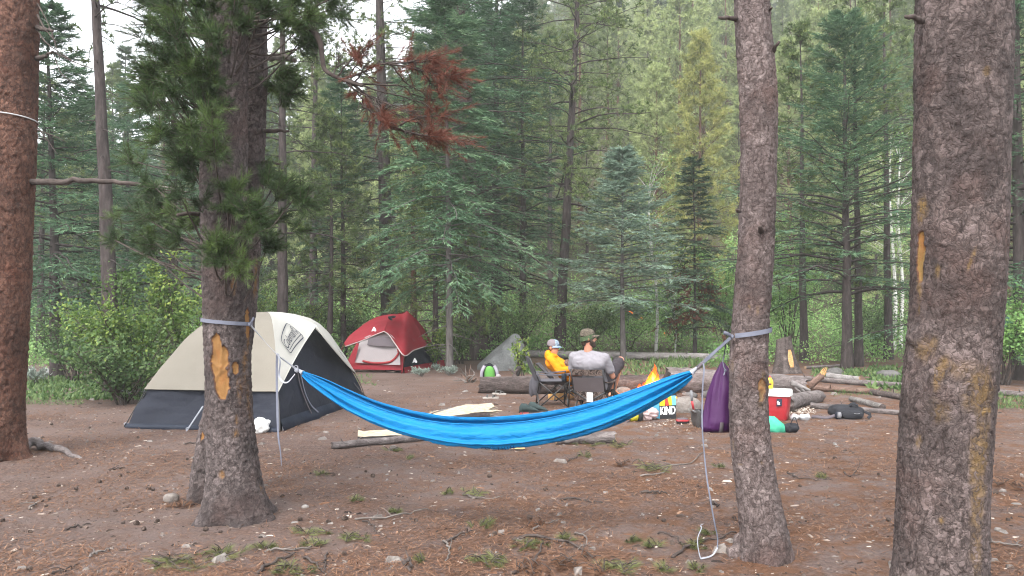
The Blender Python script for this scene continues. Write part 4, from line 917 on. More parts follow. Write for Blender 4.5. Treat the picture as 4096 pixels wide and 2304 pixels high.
log('thick sawn log right behind the low side of the hammock', (2225, 1776, 21), (2462, 1772, 24), 'log_grey', 15, 'cut_wood', stubs=0)
log('mossy grey pole lying beside the split log under the shoes', (1835, 1700, 10), (2184, 1668, 11), 'log_grey', 16, stubs=1)
log('short knobbly branch behind the split log', (1722, 1656, 6), (1865, 1640, 9), 'log_birch', 17, stubs=3)
# broken upright piece with a splintered orange end
o = log('broken log propped up on the pile with a splintered orange end', (3234, 1560, 13), (3290, 1515, 14), 'log_red', 18, 'orange_wood', dd=12.9, base=False, stubs=1)
m2 = MB(); p = at(3290, 1496, 12.9)
for k in range(7):
    a = k * .9; c = p + np.array([math.cos(a) * .03, math.sin(a) * .03, math.sin(a) * .02]); m2.tubes(np.stack([c, c + [.02, -.01, .05], c + [.045, -.01, .11 - .012 * k]]), [.014, .009, .002], 4)
m2.build('splinter', 'orange_wood', o)
# forked grey root on the bleached log
o = thing('dead_root', 'pale forked dead root lying on the log behind the cooler', 'root', tuple(at(3190, 1545, 12.6)))
for pts, rr in (([(3165, 1532), (3200, 1545), (3240, 1562)], .05), ([(3200, 1545), (3215, 1565), (3228, 1572)], .03), ([(3170, 1533), (3185, 1555), (3205, 1570)], .022)):
    m2 = MB(); p = smooth_path([at(*q, 12.6) for q in pts], 10); m2.tubes(p, np.linspace(rr, rr * .4, 10), 8, cap=True); m2.build('fork', 'log_pale', o)

# split log with a pale face
def split_log():
    pa, pb = ground_at(1635, 1692), ground_at(1950, 1676); root = thing('split_log', 'freshly split pale log with a torn end behind the hammock', 'log', tuple(pa))
    ax = nrm(pb - pa); sd = nrm(np.cross(ax, [0, 0, 1.])); n = 26; s = np.linspace(0, 1, n); L = np.linalg.norm(pb - pa); r = np.random.RandomState(2)
    prof = np.array([[.108, .10], [.075, .135], [.03, .18], [-.02, .215], [-.07, .17], [-.11, .06]])
    P = pa + ax * (s * L)[:, None]; sc = (.22 + .78 * sstep(0, .8, s))
    top = P[:, None] + (sd * prof[:, :1])[None] * sc[:, None, None] + np.array([0, 0, 1.]) * prof[None, :, 1:] * sc[:, None, None]
    top += (fbm(s[:, None] * 5 + np.arange(6) * 3.3, np.arange(6)[None] * 2.7 + 0 * s[:, None], None, 3, 5) - .5)[..., None] * np.array([0, .03, .05])
    top[-1] += ax * (r.random((6, 1)) * .22 - .03); top[-2] += ax * (r.random((6, 1)) * .06)
    mb = MB(); mb.grid(top); k = len(prof)
    mb.build('split_face', 'split_wood', root, smooth=False)
    th = np.linspace(PI, 2 * PI, 9); bk = P[:, None] + (sd[None] * np.cos(th)[:, None] * .112)[None] * sc[:, None, None] + np.array([0, 0, 1.]) * (np.sin(th)[None, :, None] * .105 + .10) * sc[:, None, None]
    mb = MB(); mb.grid(bk); mb.build('bark', 'log_grey', root)
    mb = MB()
    for q in range(16):
        c = top[-2][r.randint(6)] * .6 + P[-1] * .4 + np.array([0, 0, .05]) * r.rand(); mb.tubes(np.stack([c, c + ax * r.uniform(.06, .2) + r.normal(size=3) * .012]), [.014, .003], 4)
    mb.tubes(np.stack([top[2, 2], top[4, 2] + [0, 0, .03], top[8, 1] + [.03, .1, .07]]), [.012, .012, .006], 5)
    mb.build('splinter', 'split_wood', root, smooth=False)['kind'] = 'stuff'
split_log()
# charred split chunk by the log
def chunk(label, px, py, L, ang, size, mats, seed, name='firewood'):
    p = ground_at(px, py); root = thing(name, label, 'firewood', tuple(p)); R = rotz(ang)
    tri = np.array([[-1, 0], [-.85, .45], [.35, 1.05], [1, 0]]) * size; n = 8; s = np.linspace(0, L, n); r = np.random.RandomState(seed)
    V = np.stack([np.stack([x + 0 * tri[:, 0], tri[:, 0] * (1 + .08 * r.normal()), tri[:, 1] * (1 + .08 * r.normal()) - .01], -1) for x in s]) @ R.T + p
    m = MB(); m.grid(V[:, [0, 1]]); m.grid(V[:, [2, 3]]); m.build('bark', mats[0], root, smooth=False)
    m = MB(); m.grid(V[:, [1, 2]]); m.build('split_face', mats[1], root, smooth=False)
    m = MB(); m.add(V[0], [[0, 1, 2, 3]]); m.add(V[-1], [[0, 3, 2, 1]]); m.build('end', mats[0], root, smooth=False)
chunk('split log chunk with charred bark and a white face beneath the hammock', 1432, 1752, .5, rad(8), .09, ('charred', 'split_wood'), 3)
chunk('torn orange-brown wood chunk lying under the middle of the hammock', 1945, 1796, .42, rad(-4), .05, ('log_dark', 'orange_wood'), 4)

# stump
def stump():
    p = ground_at(3140, 1492); root = thing('tree_stump', 'weathered dark tree stump with an orange streak behind the cooler', 'stump', tuple(p))
    sc = p[1] / FPX; z = np.linspace(-.05, 140 * sc, 40); th = np.arange(48) / 48 * 2 * PI
    R = np.interp(z, [-.05, .12, .35, .7, .9], [58 * sc, 47 * sc, 37 * sc, 29 * sc, 25 * sc])[:, None]
    rel = fbm(np.cos(th)[None] * 5, np.sin(th)[None] * 5, z[:, None] * 1.0, 4, 8) - .5
    R = R * (1 + .55 * rel + .14 * np.cos(5 * th + .7)[None] * np.exp(-z / .3)[:, None])
    V = np.stack([p[0] + np.sin(th)[None] * R + (z[:, None] * -.03), p[1] - np.cos(th)[None] * R, p[2] + z[:, None] + 0 * th], -1)
    V[-1, :, 2] += .05 * (fbm(np.cos(th) * 3, np.sin(th) * 3, None, 3, 3) - .5); V[-2:, :, 2] += .04 * np.cos(th - 1)
    m = MB(); m.grid(V, np.clip(.5 + rel, 0, 1), closed=True); m.build('bark', 'log_dark', root)
    m = MB(); c = V[-1].mean(0) - [0, 0, .03]; k = np.arange(48); m.add(np.vstack([V[-1], c]), np.stack([k, (k + 1) % 48, 0 * k + 48], -1)); m.build('top', 'log_grey', root)
    m = MB(); i = slice(9, 28); sel = V[i][:, 0:6] + np.array([0, -.012, 0]); w = np.linspace(.2, 1, 19)[::-1]; mid = sel.mean(1, keepdims=True); sel = mid + (sel - mid) * (.35 + .5 * np.sin(np.linspace(.3, 2.9, 19)))[:, None, None]
    m.grid(sel); m.build('bare_streak', 'orange_wood', root)
stump()
def rock(label, px, py, wpx, hpx, mat='rock_dark', seed=1, shear=0.0, amp=.22, depth=.8, group=None, n=12, name='rock', sink=.25, flat=.12):
    p = ground_at(px, py); sc = p[1] / FPX; a = wpx * sc / 2; h = hpx * sc
    m = MB(); m.blob((0, 0, 0), (a, a * depth, h / (2 - 2 * sink) * 1.0), seed, n, amp, fr=1.3, flat=flat)
    v = m.v[0]; hh = h / (2 - 2 * sink); v[:, 2] += hh * (1 - 2 * sink); v[:, 0] += shear * v[:, 2]
    v += p + np.array([0, a * depth * .5, 0]); o = m.build(name, mat); return tag(o, label, 'rock', group)
# the big boulder: hand-laid profile, leaning to a rounded peak
def boulder():
    p = ground_at(2010, 1482); sc = p[1] / FPX; r = np.random.RandomState(4)
    prof = np.array([(1905, 1470), (1935, 1440), (1975, 1405), (2015, 1372), (2040, 1350), (2062, 1338), (2082, 1348), (2098, 1385), (2112, 1425), (2122, 1470)], float)
    x = np.linspace(1905, 2122, 40); top = np.interp(x, prof[:, 0], prof[:, 1]); k = np.ones(3) / 3; top[1:-1] = np.convolve(top, k, 'valid')
    X = (x - 2048) * sc; Zt = (1485 - top) * sc; v = np.linspace(0, 1, 26)
    th = v * PI
    Yd = .55 * np.sin((x - 1905) / 217 * PI) ** .6 + .03
    P = np.stack([X[:, None] + 0 * th, p[1] + .45 - np.cos(th)[None] * Yd[:, None] + .12 * (1 - np.sin(th))[None] * 0, p[2] - .06 + (Zt[:, None] + .06) * np.sin(th)[None] ** .62], -1)
    nse = fbm(P[..., 0] * 3, P[..., 1] * 3, P[..., 2] * 3, 4, 6) - .5
    n2_ = np.abs(fbm(P[..., 0] * 2.2 + 3, P[..., 1] * 2.2, P[..., 2] * 4, 3, 16) - .5)
    P += np.stack([nse * .10, nse * .26 - n2_ * .22, nse * .14], -1)
    m = MB(); m.grid(P); o = m.build('boulder', 'rock_grey'); tag(o, 'big grey boulder with a slanting rounded peak beside the red tent', 'boulder')
boulder()
rock('rounded brown rock at the foot of the old gnarled fir', 1905, 1422, 62, 34, 'rock_brown', 2)
rock('smaller brown rock just left of the boulder', 1945, 1424, 34, 22, 'rock_brown', 3)
rock('low dark rock beside the slender pale fir stem', 1850, 1432, 46, 22, 'rock_grey', 4)
rock('dark mound-shaped rock behind the propped broken log', 3345, 1506, 66, 36, 'rock_dark', 5)
rock('flat grey rock in the shrubs beside the resin-streaked trunk', 3560, 1512, 90, 30, 'rock_dark', 6)
rock('small grey rock beside the white tuft at the left', 215, 1500, 70, 30, 'rock_grey', 7)
# fire ring
rock('big smooth grey fire-ring stone behind the folding shovel', 2752, 1650, 116, 62, 'rock_warm', 11, amp=.14)
rock('flat pale slab on the fire ring behind the shovel', 2790, 1562, 58, 26, 'rock_warm', 12, amp=.3)
rock('oblong pale fire-ring stone beside the seated man', 2496, 1580, 66, 32, 'rock_warm', 13, amp=.14)
rock('reddish fire-ring stone left of the flat slab', 2738, 1570, 44, 24, 'rock_brown', 14, amp=.3)
rock('dark sooty fire-ring stone under the flat slab', 2760, 1590, 60, 22, 'rock_dark', 15, amp=.3)
rock('small fire-ring stone beside the purple sack', 2826, 1590, 40, 26, 'rock_dark', 16, amp=.25)
rock('grey fire-ring stone behind the flames', 2620, 1562, 60, 24, 'rock_dark', 17, amp=.25)
rock('low fire-ring stone half hidden by the hammock', 2590, 1622, 70, 26, 'rock_warm', 18, amp=.2)

# ================================================================== CAMPFIRE
def fire():
    t = NT('flame'); c = t.coord(); sx = t.n('ShaderNodeSeparateXYZ'); t.l(c, sx.inputs[0]); a = t.attr()
    n = t.noise(t.map(c, (1, 1, .5)), 9, 3, .6, .5)
    f = t.math('ADD', a, t.math('MULTIPLY', t.math('SUBTRACT', n, .5), .55))
    col = t.ramp(f, [(.05, (1, .50, .16)), (.40, (1, .23, .03)), (.64, (1, .085, .004)), (1.0, (.8, .03, .001))])
    st = t.ramp(f, [(.0, (1, 1, 1)), (.40, (.75, .75, .75)), (.62, (.22, .22, .22)), (.9, (.07, .07, .07))])
    e = t.n('ShaderNodeEmission'); t.l(col, e.inputs[0]); t.l(t.math('MULTIPLY', st, 7.0), e.inputs[1])
    tr = t.n('ShaderNodeBsdfTransparent'); mx = t.n('ShaderNodeMixShader'); t.l(t.ramp(f, [(.40, (.95, .95, .95)), (.75, (.45, .45, .45)), (1.0, (.08, .08, .08))]), mx.inputs[0]); t.l(tr.outputs[0], mx.inputs[1]); t.l(e.outputs[0], mx.inputs[2]); t.end(mx.outputs[0])
    t = NT('ember'); c = t.coord(); n = t.noise(c, 30, 3); e = t.n('ShaderNodeEmission'); t.l(t.ramp(n, [(.4, (.02, .008, .004)), (.55, (.9, .12, .01)), (.7, (1, .4, .05))]), e.inputs[0]); e.inputs[1].default_value = 2.0; t.end(e.outputs[0])
    base = ground_at(2615, 1600); root = thing('campfire', 'burning campfire with tall orange flames behind the hammock', 'fire', tuple(base)); sc = base[1] / FPX; r = np.random.RandomState(6)
    for (px, py, h, w_, lean) in [(2612, 1585, 150, 30, .02), (2600, 1585, 128, 26, .06), (2624, 1580, 112, 26, .02), (2588, 1590, 96, 30, .08), (2572, 1596, 74, 28, .10), (2556, 1596, 56, 30, .12), (2640, 1585, 92, 22, .10), (2662, 1585, 84, 18, .03), (2650, 1585, 66, 22, -.04), (2538, 1600, 40, 28, .2), (2604, 1596, 104, 30, .03), (2632, 1590, 122, 18, -.10), (2520, 1604, 28, 26, .1), (2676, 1588, 52, 16, .0)]:
        c = at(px, py, base[1] + r.uniform(-.18, .15)); c[2] = base[2] + .04; H = h * sc; W = w_ * sc / 2 * 1.35; n = 30; s = np.linspace(0, 1, n); th = np.arange(20) / 20 * 2 * PI
        rr = W * (np.sin(np.clip(s * .8 + .28, 0, 1) * PI) ** .8 + .05) * (1 - s ** 3)
        off = np.stack([lean * H * s + .03 * np.sin(s * 7 + r.rand() * 6) * s, .03 * np.cos(s * 6 + r.rand() * 6) * s, H * s], -1)
        V = c + off[:, None] + np.stack([np.cos(th)[None] * rr[:, None], np.sin(th)[None] * rr[:, None] * .7, 0 * rr[:, None] + 0 * th], -1)
        V += (fbm(V[..., 0] * 14, V[..., 1] * 14, V[..., 2] * 7, 3, 5)[..., None] - .5) * np.array([.13, .09, .05]) * (.25 + s)[:, None, None]
        m = MB(); m.grid(V, np.repeat(s, 20).reshape(n, 20), closed=True); m.build('flame', 'flame', root)
    for k, (x0, y0, z0, x1, y1, z1, rr) in enumerate([(-.28, -.1, .03, .25, .15, .09, .05), (-.2, .18, .03, .3, -.12, .10, .045), (.02, .02, .05, .24, -.05, .46, .042), (-.3, .05, .08, .15, -.05, .14, .04), (.1, -.2, .03, .35, .1, .08, .05)]):
        m = MB(); p = smooth_path([base + [x0, y0, z0], base + [x1, y1, z1]], 8); m.tubes(p, rr, 9, cap=True); m.build('burning_log', 'charred', root)
    m = MB()
    for k in range(60):
        a = r.uniform(0, 6.28); q = .42 * math.sqrt(r.rand()); m.blob(base + [math.cos(a) * q, math.sin(a) * q * .7, .03], (.035, .035, .022), k, 5, .3)
    o = m.build('embers', 'ember', root); o['kind'] = 'stuff'
    m = MB(); c = at(2708, 1556, base[1] - .35); 
    for k in range(5): m.blob(c + r.normal(size=3) * [.03, .03, .025], (.02, .02, .03), k, 5, .3)
    o = m.build('glowing_coal', 'ember', root)
    # a few sparks drifting up
fire()
sp = [(2212 + 0, 0, 0)]
for k, (px, py) in enumerate([(2516, 1245), (2563, 1268), (2657, 1330)]):
    m = MB(); c = at(px, py, 13.2); r = np.random.RandomState(k); m.tubes(np.stack([c, c + r.normal(size=3) * .012 + [.01, 0, -.02], c + [.03 * r.normal(), 0, -.04]]), [.0015, .002, .001], 4)
    tag(m.build('spark', 'ember'), 'tiny glowing spark drifting up from the campfire', 'spark', 'sparks above the campfire')

# ================================================================== FABRICS
mat_cloth('fly_beige', (.255, .230, .190), (.31, .282, .238), .75, .30, 2, .35, 9)
mat_cloth('hood_white', (.54, .525, .48), (.62, .605, .56), .75, .32, 2, .30, 9)
mat_cloth('navy', (.011, .013, .021), (.022, .025, .038), .75, .0, 3, .6, 4, .2, bdist=.03)
mat_cloth('navy_trim', (.011, .015, .027), (.018, .024, .040), .6, 0, 3, .4, 10)
mat_cloth('tent_red', (.25, .020, .032), (.32, .034, .046), .7, .22, 2.5, .4, 8)
mat_cloth('tent_red_dark', (.23, .020, .026), (.30, .030, .034), .7, .1, 2.5, .4, 8)
mat_cloth('mesh_white', (.33, .295, .30), (.40, .36, .365), .8, .25, 4, .3, 10)
mat_cloth('mesh_grey', (.10, .085, .095), (.14, .118, .13), .8, .1, 4, .3, 10)
mat_cloth('trim_pale', (.42, .34, .33), None, .8, 0)
mat_cloth('strap_grey', (.125, .13, .17), (.18, .19, .235), .75, 0, 20, .3, 120, bdist=.002)
mat_cloth('strap_white', (.30, .31, .35), (.38, .39, .43), .75, 0, 20, .3, 120, bdist=.002)
def m_hammock():
    t = NT('hammock_blue'); c = t.coord(); n = t.noise(t.map(c, (1.2, 5, 5)), 4, 4, .6)
    w2 = t.noise(t.map(c, (3, 9, 9)), 6, 4, .6, .5)
    col = t.mix(n, (.001, .125, .33), (.002, .20, .45))
    sh = t.pbsdf(col, .62, t.bump(t.math('ADD', n, w2), .5, .02), .25)
    tr = t.n('ShaderNodeBsdfTranslucent'); t.l(col, tr.inputs[0]); mx = t.n('ShaderNodeMixShader'); mx.inputs[0].default_value = .22; t.l(sh, mx.inputs[1]); t.l(tr.outputs[0], mx.inputs[2]); t.end(mx.outputs[0])
m_hammock()
mat_plain('pole_black', (.012, .012, .013), .45, (.02, .02, .022), 20, .05, spec=.5)
mat_plain('print_dark', (.03, .035, .06), .7, None, 4, 0)
mat_plain('print_white', (.75, .75, .75), .7, (.7, .7, .7), 4, 0)
mat_plain('print_navy', (.005, .03, .11), .7, None, 4, 0)

def text_mesh(s, size=1.0, shear=0.0, spacing=1.0, sx=1.0):
    cu = bpy.data.curves.new('t', 'FONT'); cu.body = s; cu.size = size; cu.shear = shear; cu.resolution_u = 3; cu.space_character = spacing
    o = bpy.data.objects.new('t', cu); COL.objects.link(o); bpy.context.view_layer.update()
    me = o.evaluated_get(bpy.context.evaluated_depsgraph_get()).to_mesh(); me.calc_loop_triangles()
    v = np.array([q.co[:] for q in me.vertices]); f = np.array([q.vertices[:] for q in me.loop_triangles]); o.to_mesh_clear()
    bpy.data.objects.remove(o); bpy.data.curves.remove(cu); v[:, 0] *= sx
    return v, f
def rrect(w, h, rc, t, n=6):
    """outline of a rounded rectangle, strip of width t"""
    c = []
    for cx, cy_, a0 in ((w / 2 - rc, h / 2 - rc, 0), (-w / 2 + rc, h / 2 - rc, 90), (-w / 2 + rc, -h / 2 + rc, 180), (w / 2 - rc, -h / 2 + rc, 270)):
        for k in range(n + 1): a = rad(a0 + 90 * k / n); c.append((cx + rc * math.cos(a), cy_ + rc * math.sin(a), math.cos(a), math.sin(a)))
    # straight runs subdivided so that the outline can follow a curved panel
    q = []
    for i in range(len(c)):
        a, b = np.array(c[i]), np.array(c[(i + 1) % len(c)])
        m = max(1, int(np.hypot(*(b - a)[:2]) / (w / 10)))
        for k in range(m): e = a + (b - a) * k / m; q.append(e)
    q = np.array(q); o = np.c_[q[:, :2], 0 * q[:, 0]]; i = np.c_[q[:, :2] - nrm(q[:, 2:]) * t, 0 * q[:, 0]]; m = len(q); k = np.arange(m); k2 = (k + 1) % m
    return np.vstack([o, i]), np.stack([k, k2, k2 + m, k + m], -1)
def ribbon(mb, pts, width, wdir, n=30, tone=.5, twist=None, thick=.0025):
    p = smooth_path(pts, n); t = nrm(np.gradient(p, axis=0)); wd = np.broadcast_to(np.asarray(wdir, float), p.shape)
    wd = nrm(wd - (wd * t).sum(1, keepdims=True) * t); nn = np.cross(t, wd)
    if twist is not None:
        a = np.interp(np.linspace(0, 1, n), np.linspace(0, 1, len(twist)), twist)[:, None]; wd, nn = wd * np.cos(a) + nn * np.sin(a), nn * np.cos(a) - wd * np.sin(a)
    w2 = width / 2; h = thick / 2
    V = np.stack([p - wd * w2 - nn * h, p + wd * w2 - nn * h, p + wd * w2 + nn * h, p - wd * w2 + nn * h], 1)
    mb.grid(V, tone, closed=True)
def wrinkle(P, amp, seed, sc=(1, 1, 1)):
    """push a cloth sheet in and out along its normals"""
    du = np.gradient(P, axis=0); dv = np.gradient(P, axis=1); n = nrm(np.cross(du, dv))
    h = fbm(P[..., 0] * sc[0] + seed, P[..., 1] * sc[1], P[..., 2] * sc[2], 4, seed) - .5
    return P + n * (h * amp)[..., None]

# ================================================================== BEIGE DOME TENT
def beige_tent():
    C = [np.array([-4.84, 10.06]), np.array([-2.82, 9.71]), np.array([-2.38, 12.9]), np.array([-4.40, 13.25])]
    A = np.array([-3.53, 11.46]); H = 1.41
    root = thing('dome_tent', 'beige and navy dome tent with lettering on its hood, left of the hammock', 'tent', (*A, 0))
    fk = np.array([0, .05, .12, .22, .30, .40, .50, .60, .75, .88, 1]); zk = np.array([0, .16, .30, .477, .60, .757, .865, .930, .975, .995, 1])
    uu = np.linspace(0, 1, len(fk))
    def arc(i, u, off=0.0):
        f = np.interp(u, uu, fk); z = np.interp(u, uu, zk); k = np.ones(5) / 5
        xy = C[i] + (A - C[i]) * f[:, None]; o = nrm(C[i] - A) * off
        return np.c_[xy + o * (1 - f)[:, None] ** .5, z * H + off * .8]
    def u_at(z): return float(np.interp(z / H, zk, uu))
    n = 34
    def panel(i, j, u0, u1, off, bow, seed, amp=.03, nv=30):
        u = np.linspace(u0, u1, n); u = u0 + (u1 - u0) * sstep(-.0, 1, np.linspace(0, 1, n)) if False else u
        a, b = arc(i, u, off), arc(j, u, off); v = np.linspace(0, 1, nv); P = a[:, None] * (1 - v)[None, :, None] + b[:, None] * v[None, :, None]
        mid = (C[i] + C[j]) / 2; inn = np.append(nrm(A - mid), 0); sag = np.sin(v * PI)[None] * bow * np.sin(np.clip((u - u0) / (u1 - u0), 0, 1) * PI * .9 + .15)[:, None]
        P = P + inn * sag[..., None]
        if amp: Q = wrinkle(P, amp, seed, (3, 3, 5)); P[:, 1:-1] = Q[:, 1:-1]
        return P
    for k, (i, j) in enumerate(((0, 1), (1, 2), (2, 3), (3, 0))):
        P = panel(i, j, 0, u_at(.62) if (i, j) != (1, 2) else .97, 0, .04 if (i, j) != (1, 2) else .02, 3 + k, .11)
        P[0, :, 2] = -.02
        m = MB(); m.grid(P); o = m.build('wall_panel', 'navy', root)
        m = MB(); L = P[:3] + np.array([0, 0, .0]); out = np.append(-nrm(A - (C[i] + C[j]) / 2), 0); m.grid(np.stack([P[0] + out * .035 + [0, 0, .0], P[0] + out * .05 + [0, 0, .03], P[1] + out * .03 + [0, 0, .02], P[2] + out * .012])); m.build('floor_edge', 'navy_trim', root)
    uh = u_at(.43)
    for k, (i, j) in enumerate(((0, 1), (3, 0), (2, 3))):
        P = panel(i, j, uh, 1, .035, -.015, 20 + k, .035); g_ = np.linspace(0, 1, P.shape[0])[:, None]; w_ = np.linspace(0, 1, P.shape[1])[None]; P[..., :2] += (nrm((C[i] + C[j]) / 2 - A) * (.010 * np.sin((w_ * 9 - g_ * 7 + 1.3 * np.sin(g_ * 5)) * 2.2) * np.exp(-((w_ - .12) / .22) ** 2) + .009 * np.sin(g_ * 46 + 3 * w_) * np.exp(-((w_ - .86) / .16) ** 2))[..., None] * np.sin(np.clip(w_, 0, 1) * PI)[..., None]); m = MB(); m.grid(P); o = m.build('rain_fly', 'fly_beige', root)
        m = MB(); m.tubes(P[0], .006, 5); m.build('hem', 'fly_beige', o)
    tip = at(1266, 1302, 11.42)
    U = np.linspace(0, 1, 40); V_ = np.linspace(0, 1, 26)
    def hood(i):
        c = arc(i, uh + (1 - uh) * U, .037); e0 = c[0] + np.append(nrm(A - C[i]) * 0, 0); E = e0 + (tip - e0) * U[:, None]; E[:, 2] += .05 * np.sin(U * PI)
        if i == 2: E[:, 1] -= .50 * np.sin(U * PI) ** .8; E[:, 0] += .05 * np.sin(U * PI)
        return c, E
    def S(i, u, v):
        c, E = hood(i); ci = np.stack([np.interp(u, U, c[:, k]) for k in range(3)], -1); ei = np.stack([np.interp(u, U, E[:, k]) for k in range(3)], -1)
        q = ci + (ei - ci) * np.asarray(v)[..., None]; q[..., 2] += .055 * np.sin(np.asarray(v) * PI) * np.asarray(u) ** 2; return q
    for i in (1, 2):
        uu2, vv2 = np.meshgrid(U, V_, indexing='ij'); P = S(i, uu2, vv2); Q = wrinkle(P, .018, 40 + i, (3, 3, 5)); P[1:-1, 1:-1] = Q[1:-1, 1:-1]
        m = MB(); m.grid(P); o = m.build('hood_panel', 'hood_white', root)
        m = MB(); m.tubes(P[:, -1], .007, 5); m.build('edge_binding', 'hood_white', o)
    # poles in dark sleeves on the far arc, seen inside the hood
    m = MB(); m.tubes(arc(2, np.linspace(0, .95, 24), .02), .006, 6); m.build('pole', 'pole_black', root)
    m = MB(); m.tubes(arc(1, np.linspace(0, uh + .03, 10), .012), .010, 6); m.build('pole', 'pole_black', root)
    m = MB(); c, E = hood(2); m.tubes((c * .55 + E * .45)[6:-10] + [.0, -.01, 0], .004, 5); m.build('cord', 'pole_black', root)
    # lettering on the near hood panel
    u0, v0 = .555, .60
    lc, ls = math.cos(rad(-8)), math.sin(rad(-8))
    def place(v2):
        e = 1e-3; su = np.linalg.norm(S(1, np.array([u0 + e]), np.array([v0])) - S(1, np.array([u0 - e]), np.array([v0]))) / (2 * e)
        sv = np.linalg.norm(S(1, np.array([u0]), np.array([v0 + e])) - S(1, np.array([u0]), np.array([v0 - e]))) / (2 * e)
        v2 = v2 * [1.08, 1.25, 1]; v2 = np.c_[v2[:, 0] * lc - v2[:, 1] * ls, v2[:, 0] * ls + v2[:, 1] * lc]; u = u0 + v2[:, 0] / su; v = v0 - v2[:, 1] / sv; P = S(1, u, v)
        nn = np.cross(S(1, np.array([u0 + e]), np.array([v0])) - S(1, np.array([u0]), np.array([v0])), S(1, np.array([u0]), np.array([v0 + e])) - S(1, np.array([u0]), np.array([v0])))[0]
        nn = nrm(nn); nn = nn if nn[1] < 0 else -nn
        return P + nn * .016
    m = MB(); tv, tf = text_mesh('Coleman', .150, .25, .95, .80); tv = tv - np.array([(tv[:, 0].max() + tv[:, 0].min()) / 2 + .035, .042, 0])
    m.add(place(tv), tf)
    fv, ff = rrect(.52, .215, .05, .011); m.add(place(fv), ff)
    ul = np.array([[-.22, -.062, 0], [-.05, -.062, 0], [.12, -.062, 0], [.255, -.062, 0], [-.22, -.070, 0], [-.05, -.070, 0], [.12, -.070, 0], [.255, -.070, 0]]); m.add(place(ul), [[0, 1, 5, 4], [1, 2, 6, 5], [2, 3, 7, 6]])
    for rr_ in (.052, .032):
        a = np.linspace(.6, 2 * PI - .2, 20); q = np.stack([np.cos(a) * rr_ * .62 + .215, np.sin(a) * rr_ * 1.0 + .008, 0 * a], -1); q2 = np.stack([np.cos(a) * (rr_ - .009) * .62 + .215, np.sin(a) * (rr_ - .009) + .008, 0 * a], -1)
        k = np.arange(19); m.add(place(np.vstack([q, q2])), np.stack([k, k + 1, k + 21, k + 20], -1))
    o = m.build('lettering', 'print_dark', root, smooth=False); o['label'] = 'dark printed word and lantern mark in a rounded frame'
    # door zip: two pale strips on the navy door wall
    for pts in ([(1187, 1486), (1205, 1550), (1228, 1620), (1240, 1648)], [(1192, 1488), (1215, 1555), (1245, 1620), (1268, 1646)]):
        m = MB(); q = []
        for (px, py) in pts:
            u_ = float(np.interp(py, [1296, 1650], [.9, .06])); best = None
            P = panel(1, 2, 0, .97, 0, .02, 4, .0); 
            d2 = [(abs(2048 + FPX * pt[0] / pt[1] - px) + abs(1230 - (pt[2] - CAM_H) / pt[1] * FPX - py), tuple(pt)) for pt in P.reshape(-1, 3)]; q.append(np.array(min(d2)[1]) + [.035, -.03, 0])
        ribbon(m, q, .035, (0, 1, 0), 16); m.build('door_zip', 'mesh_grey' if pts[0][0] == 1187 else 'strap_grey', root)
    # guy lines and pegs
    for (a, b, mt) in (((582, 1562), (500, 1702), 'pole_black'), ((586, 1564), (512, 1703), 'pole_black'), ((812, 1625), (748, 1722), 'strap_white'), ((1417, 1532), (1482, 1612), 'pole_black'), ((1420, 1540), (1495, 1618), 'pole_black')):
        g = gp(*b); m = MB(); m.tubes(np.stack([at(*a, g[1] + (.05 if mt != 'strap_white' else .1)), g]), .007 if mt == 'pole_black' else .010, 5); m.build('guy_line', mt, root)
        m = MB(); m.tubes(np.stack([g + [0, 0, -.06], g + [-.01, 0, .03], g + [.02, 0, .035]]), .007, 5); m.build('peg', 'strap_white', root)
    g = gp(1126, 1720); m = MB(); m.tubes(np.stack([g + [.03, -.03, -.05], g + [.03, -.03, .05]]), .010, 6); m.build('peg', 'strap_white', root)
beige_tent()
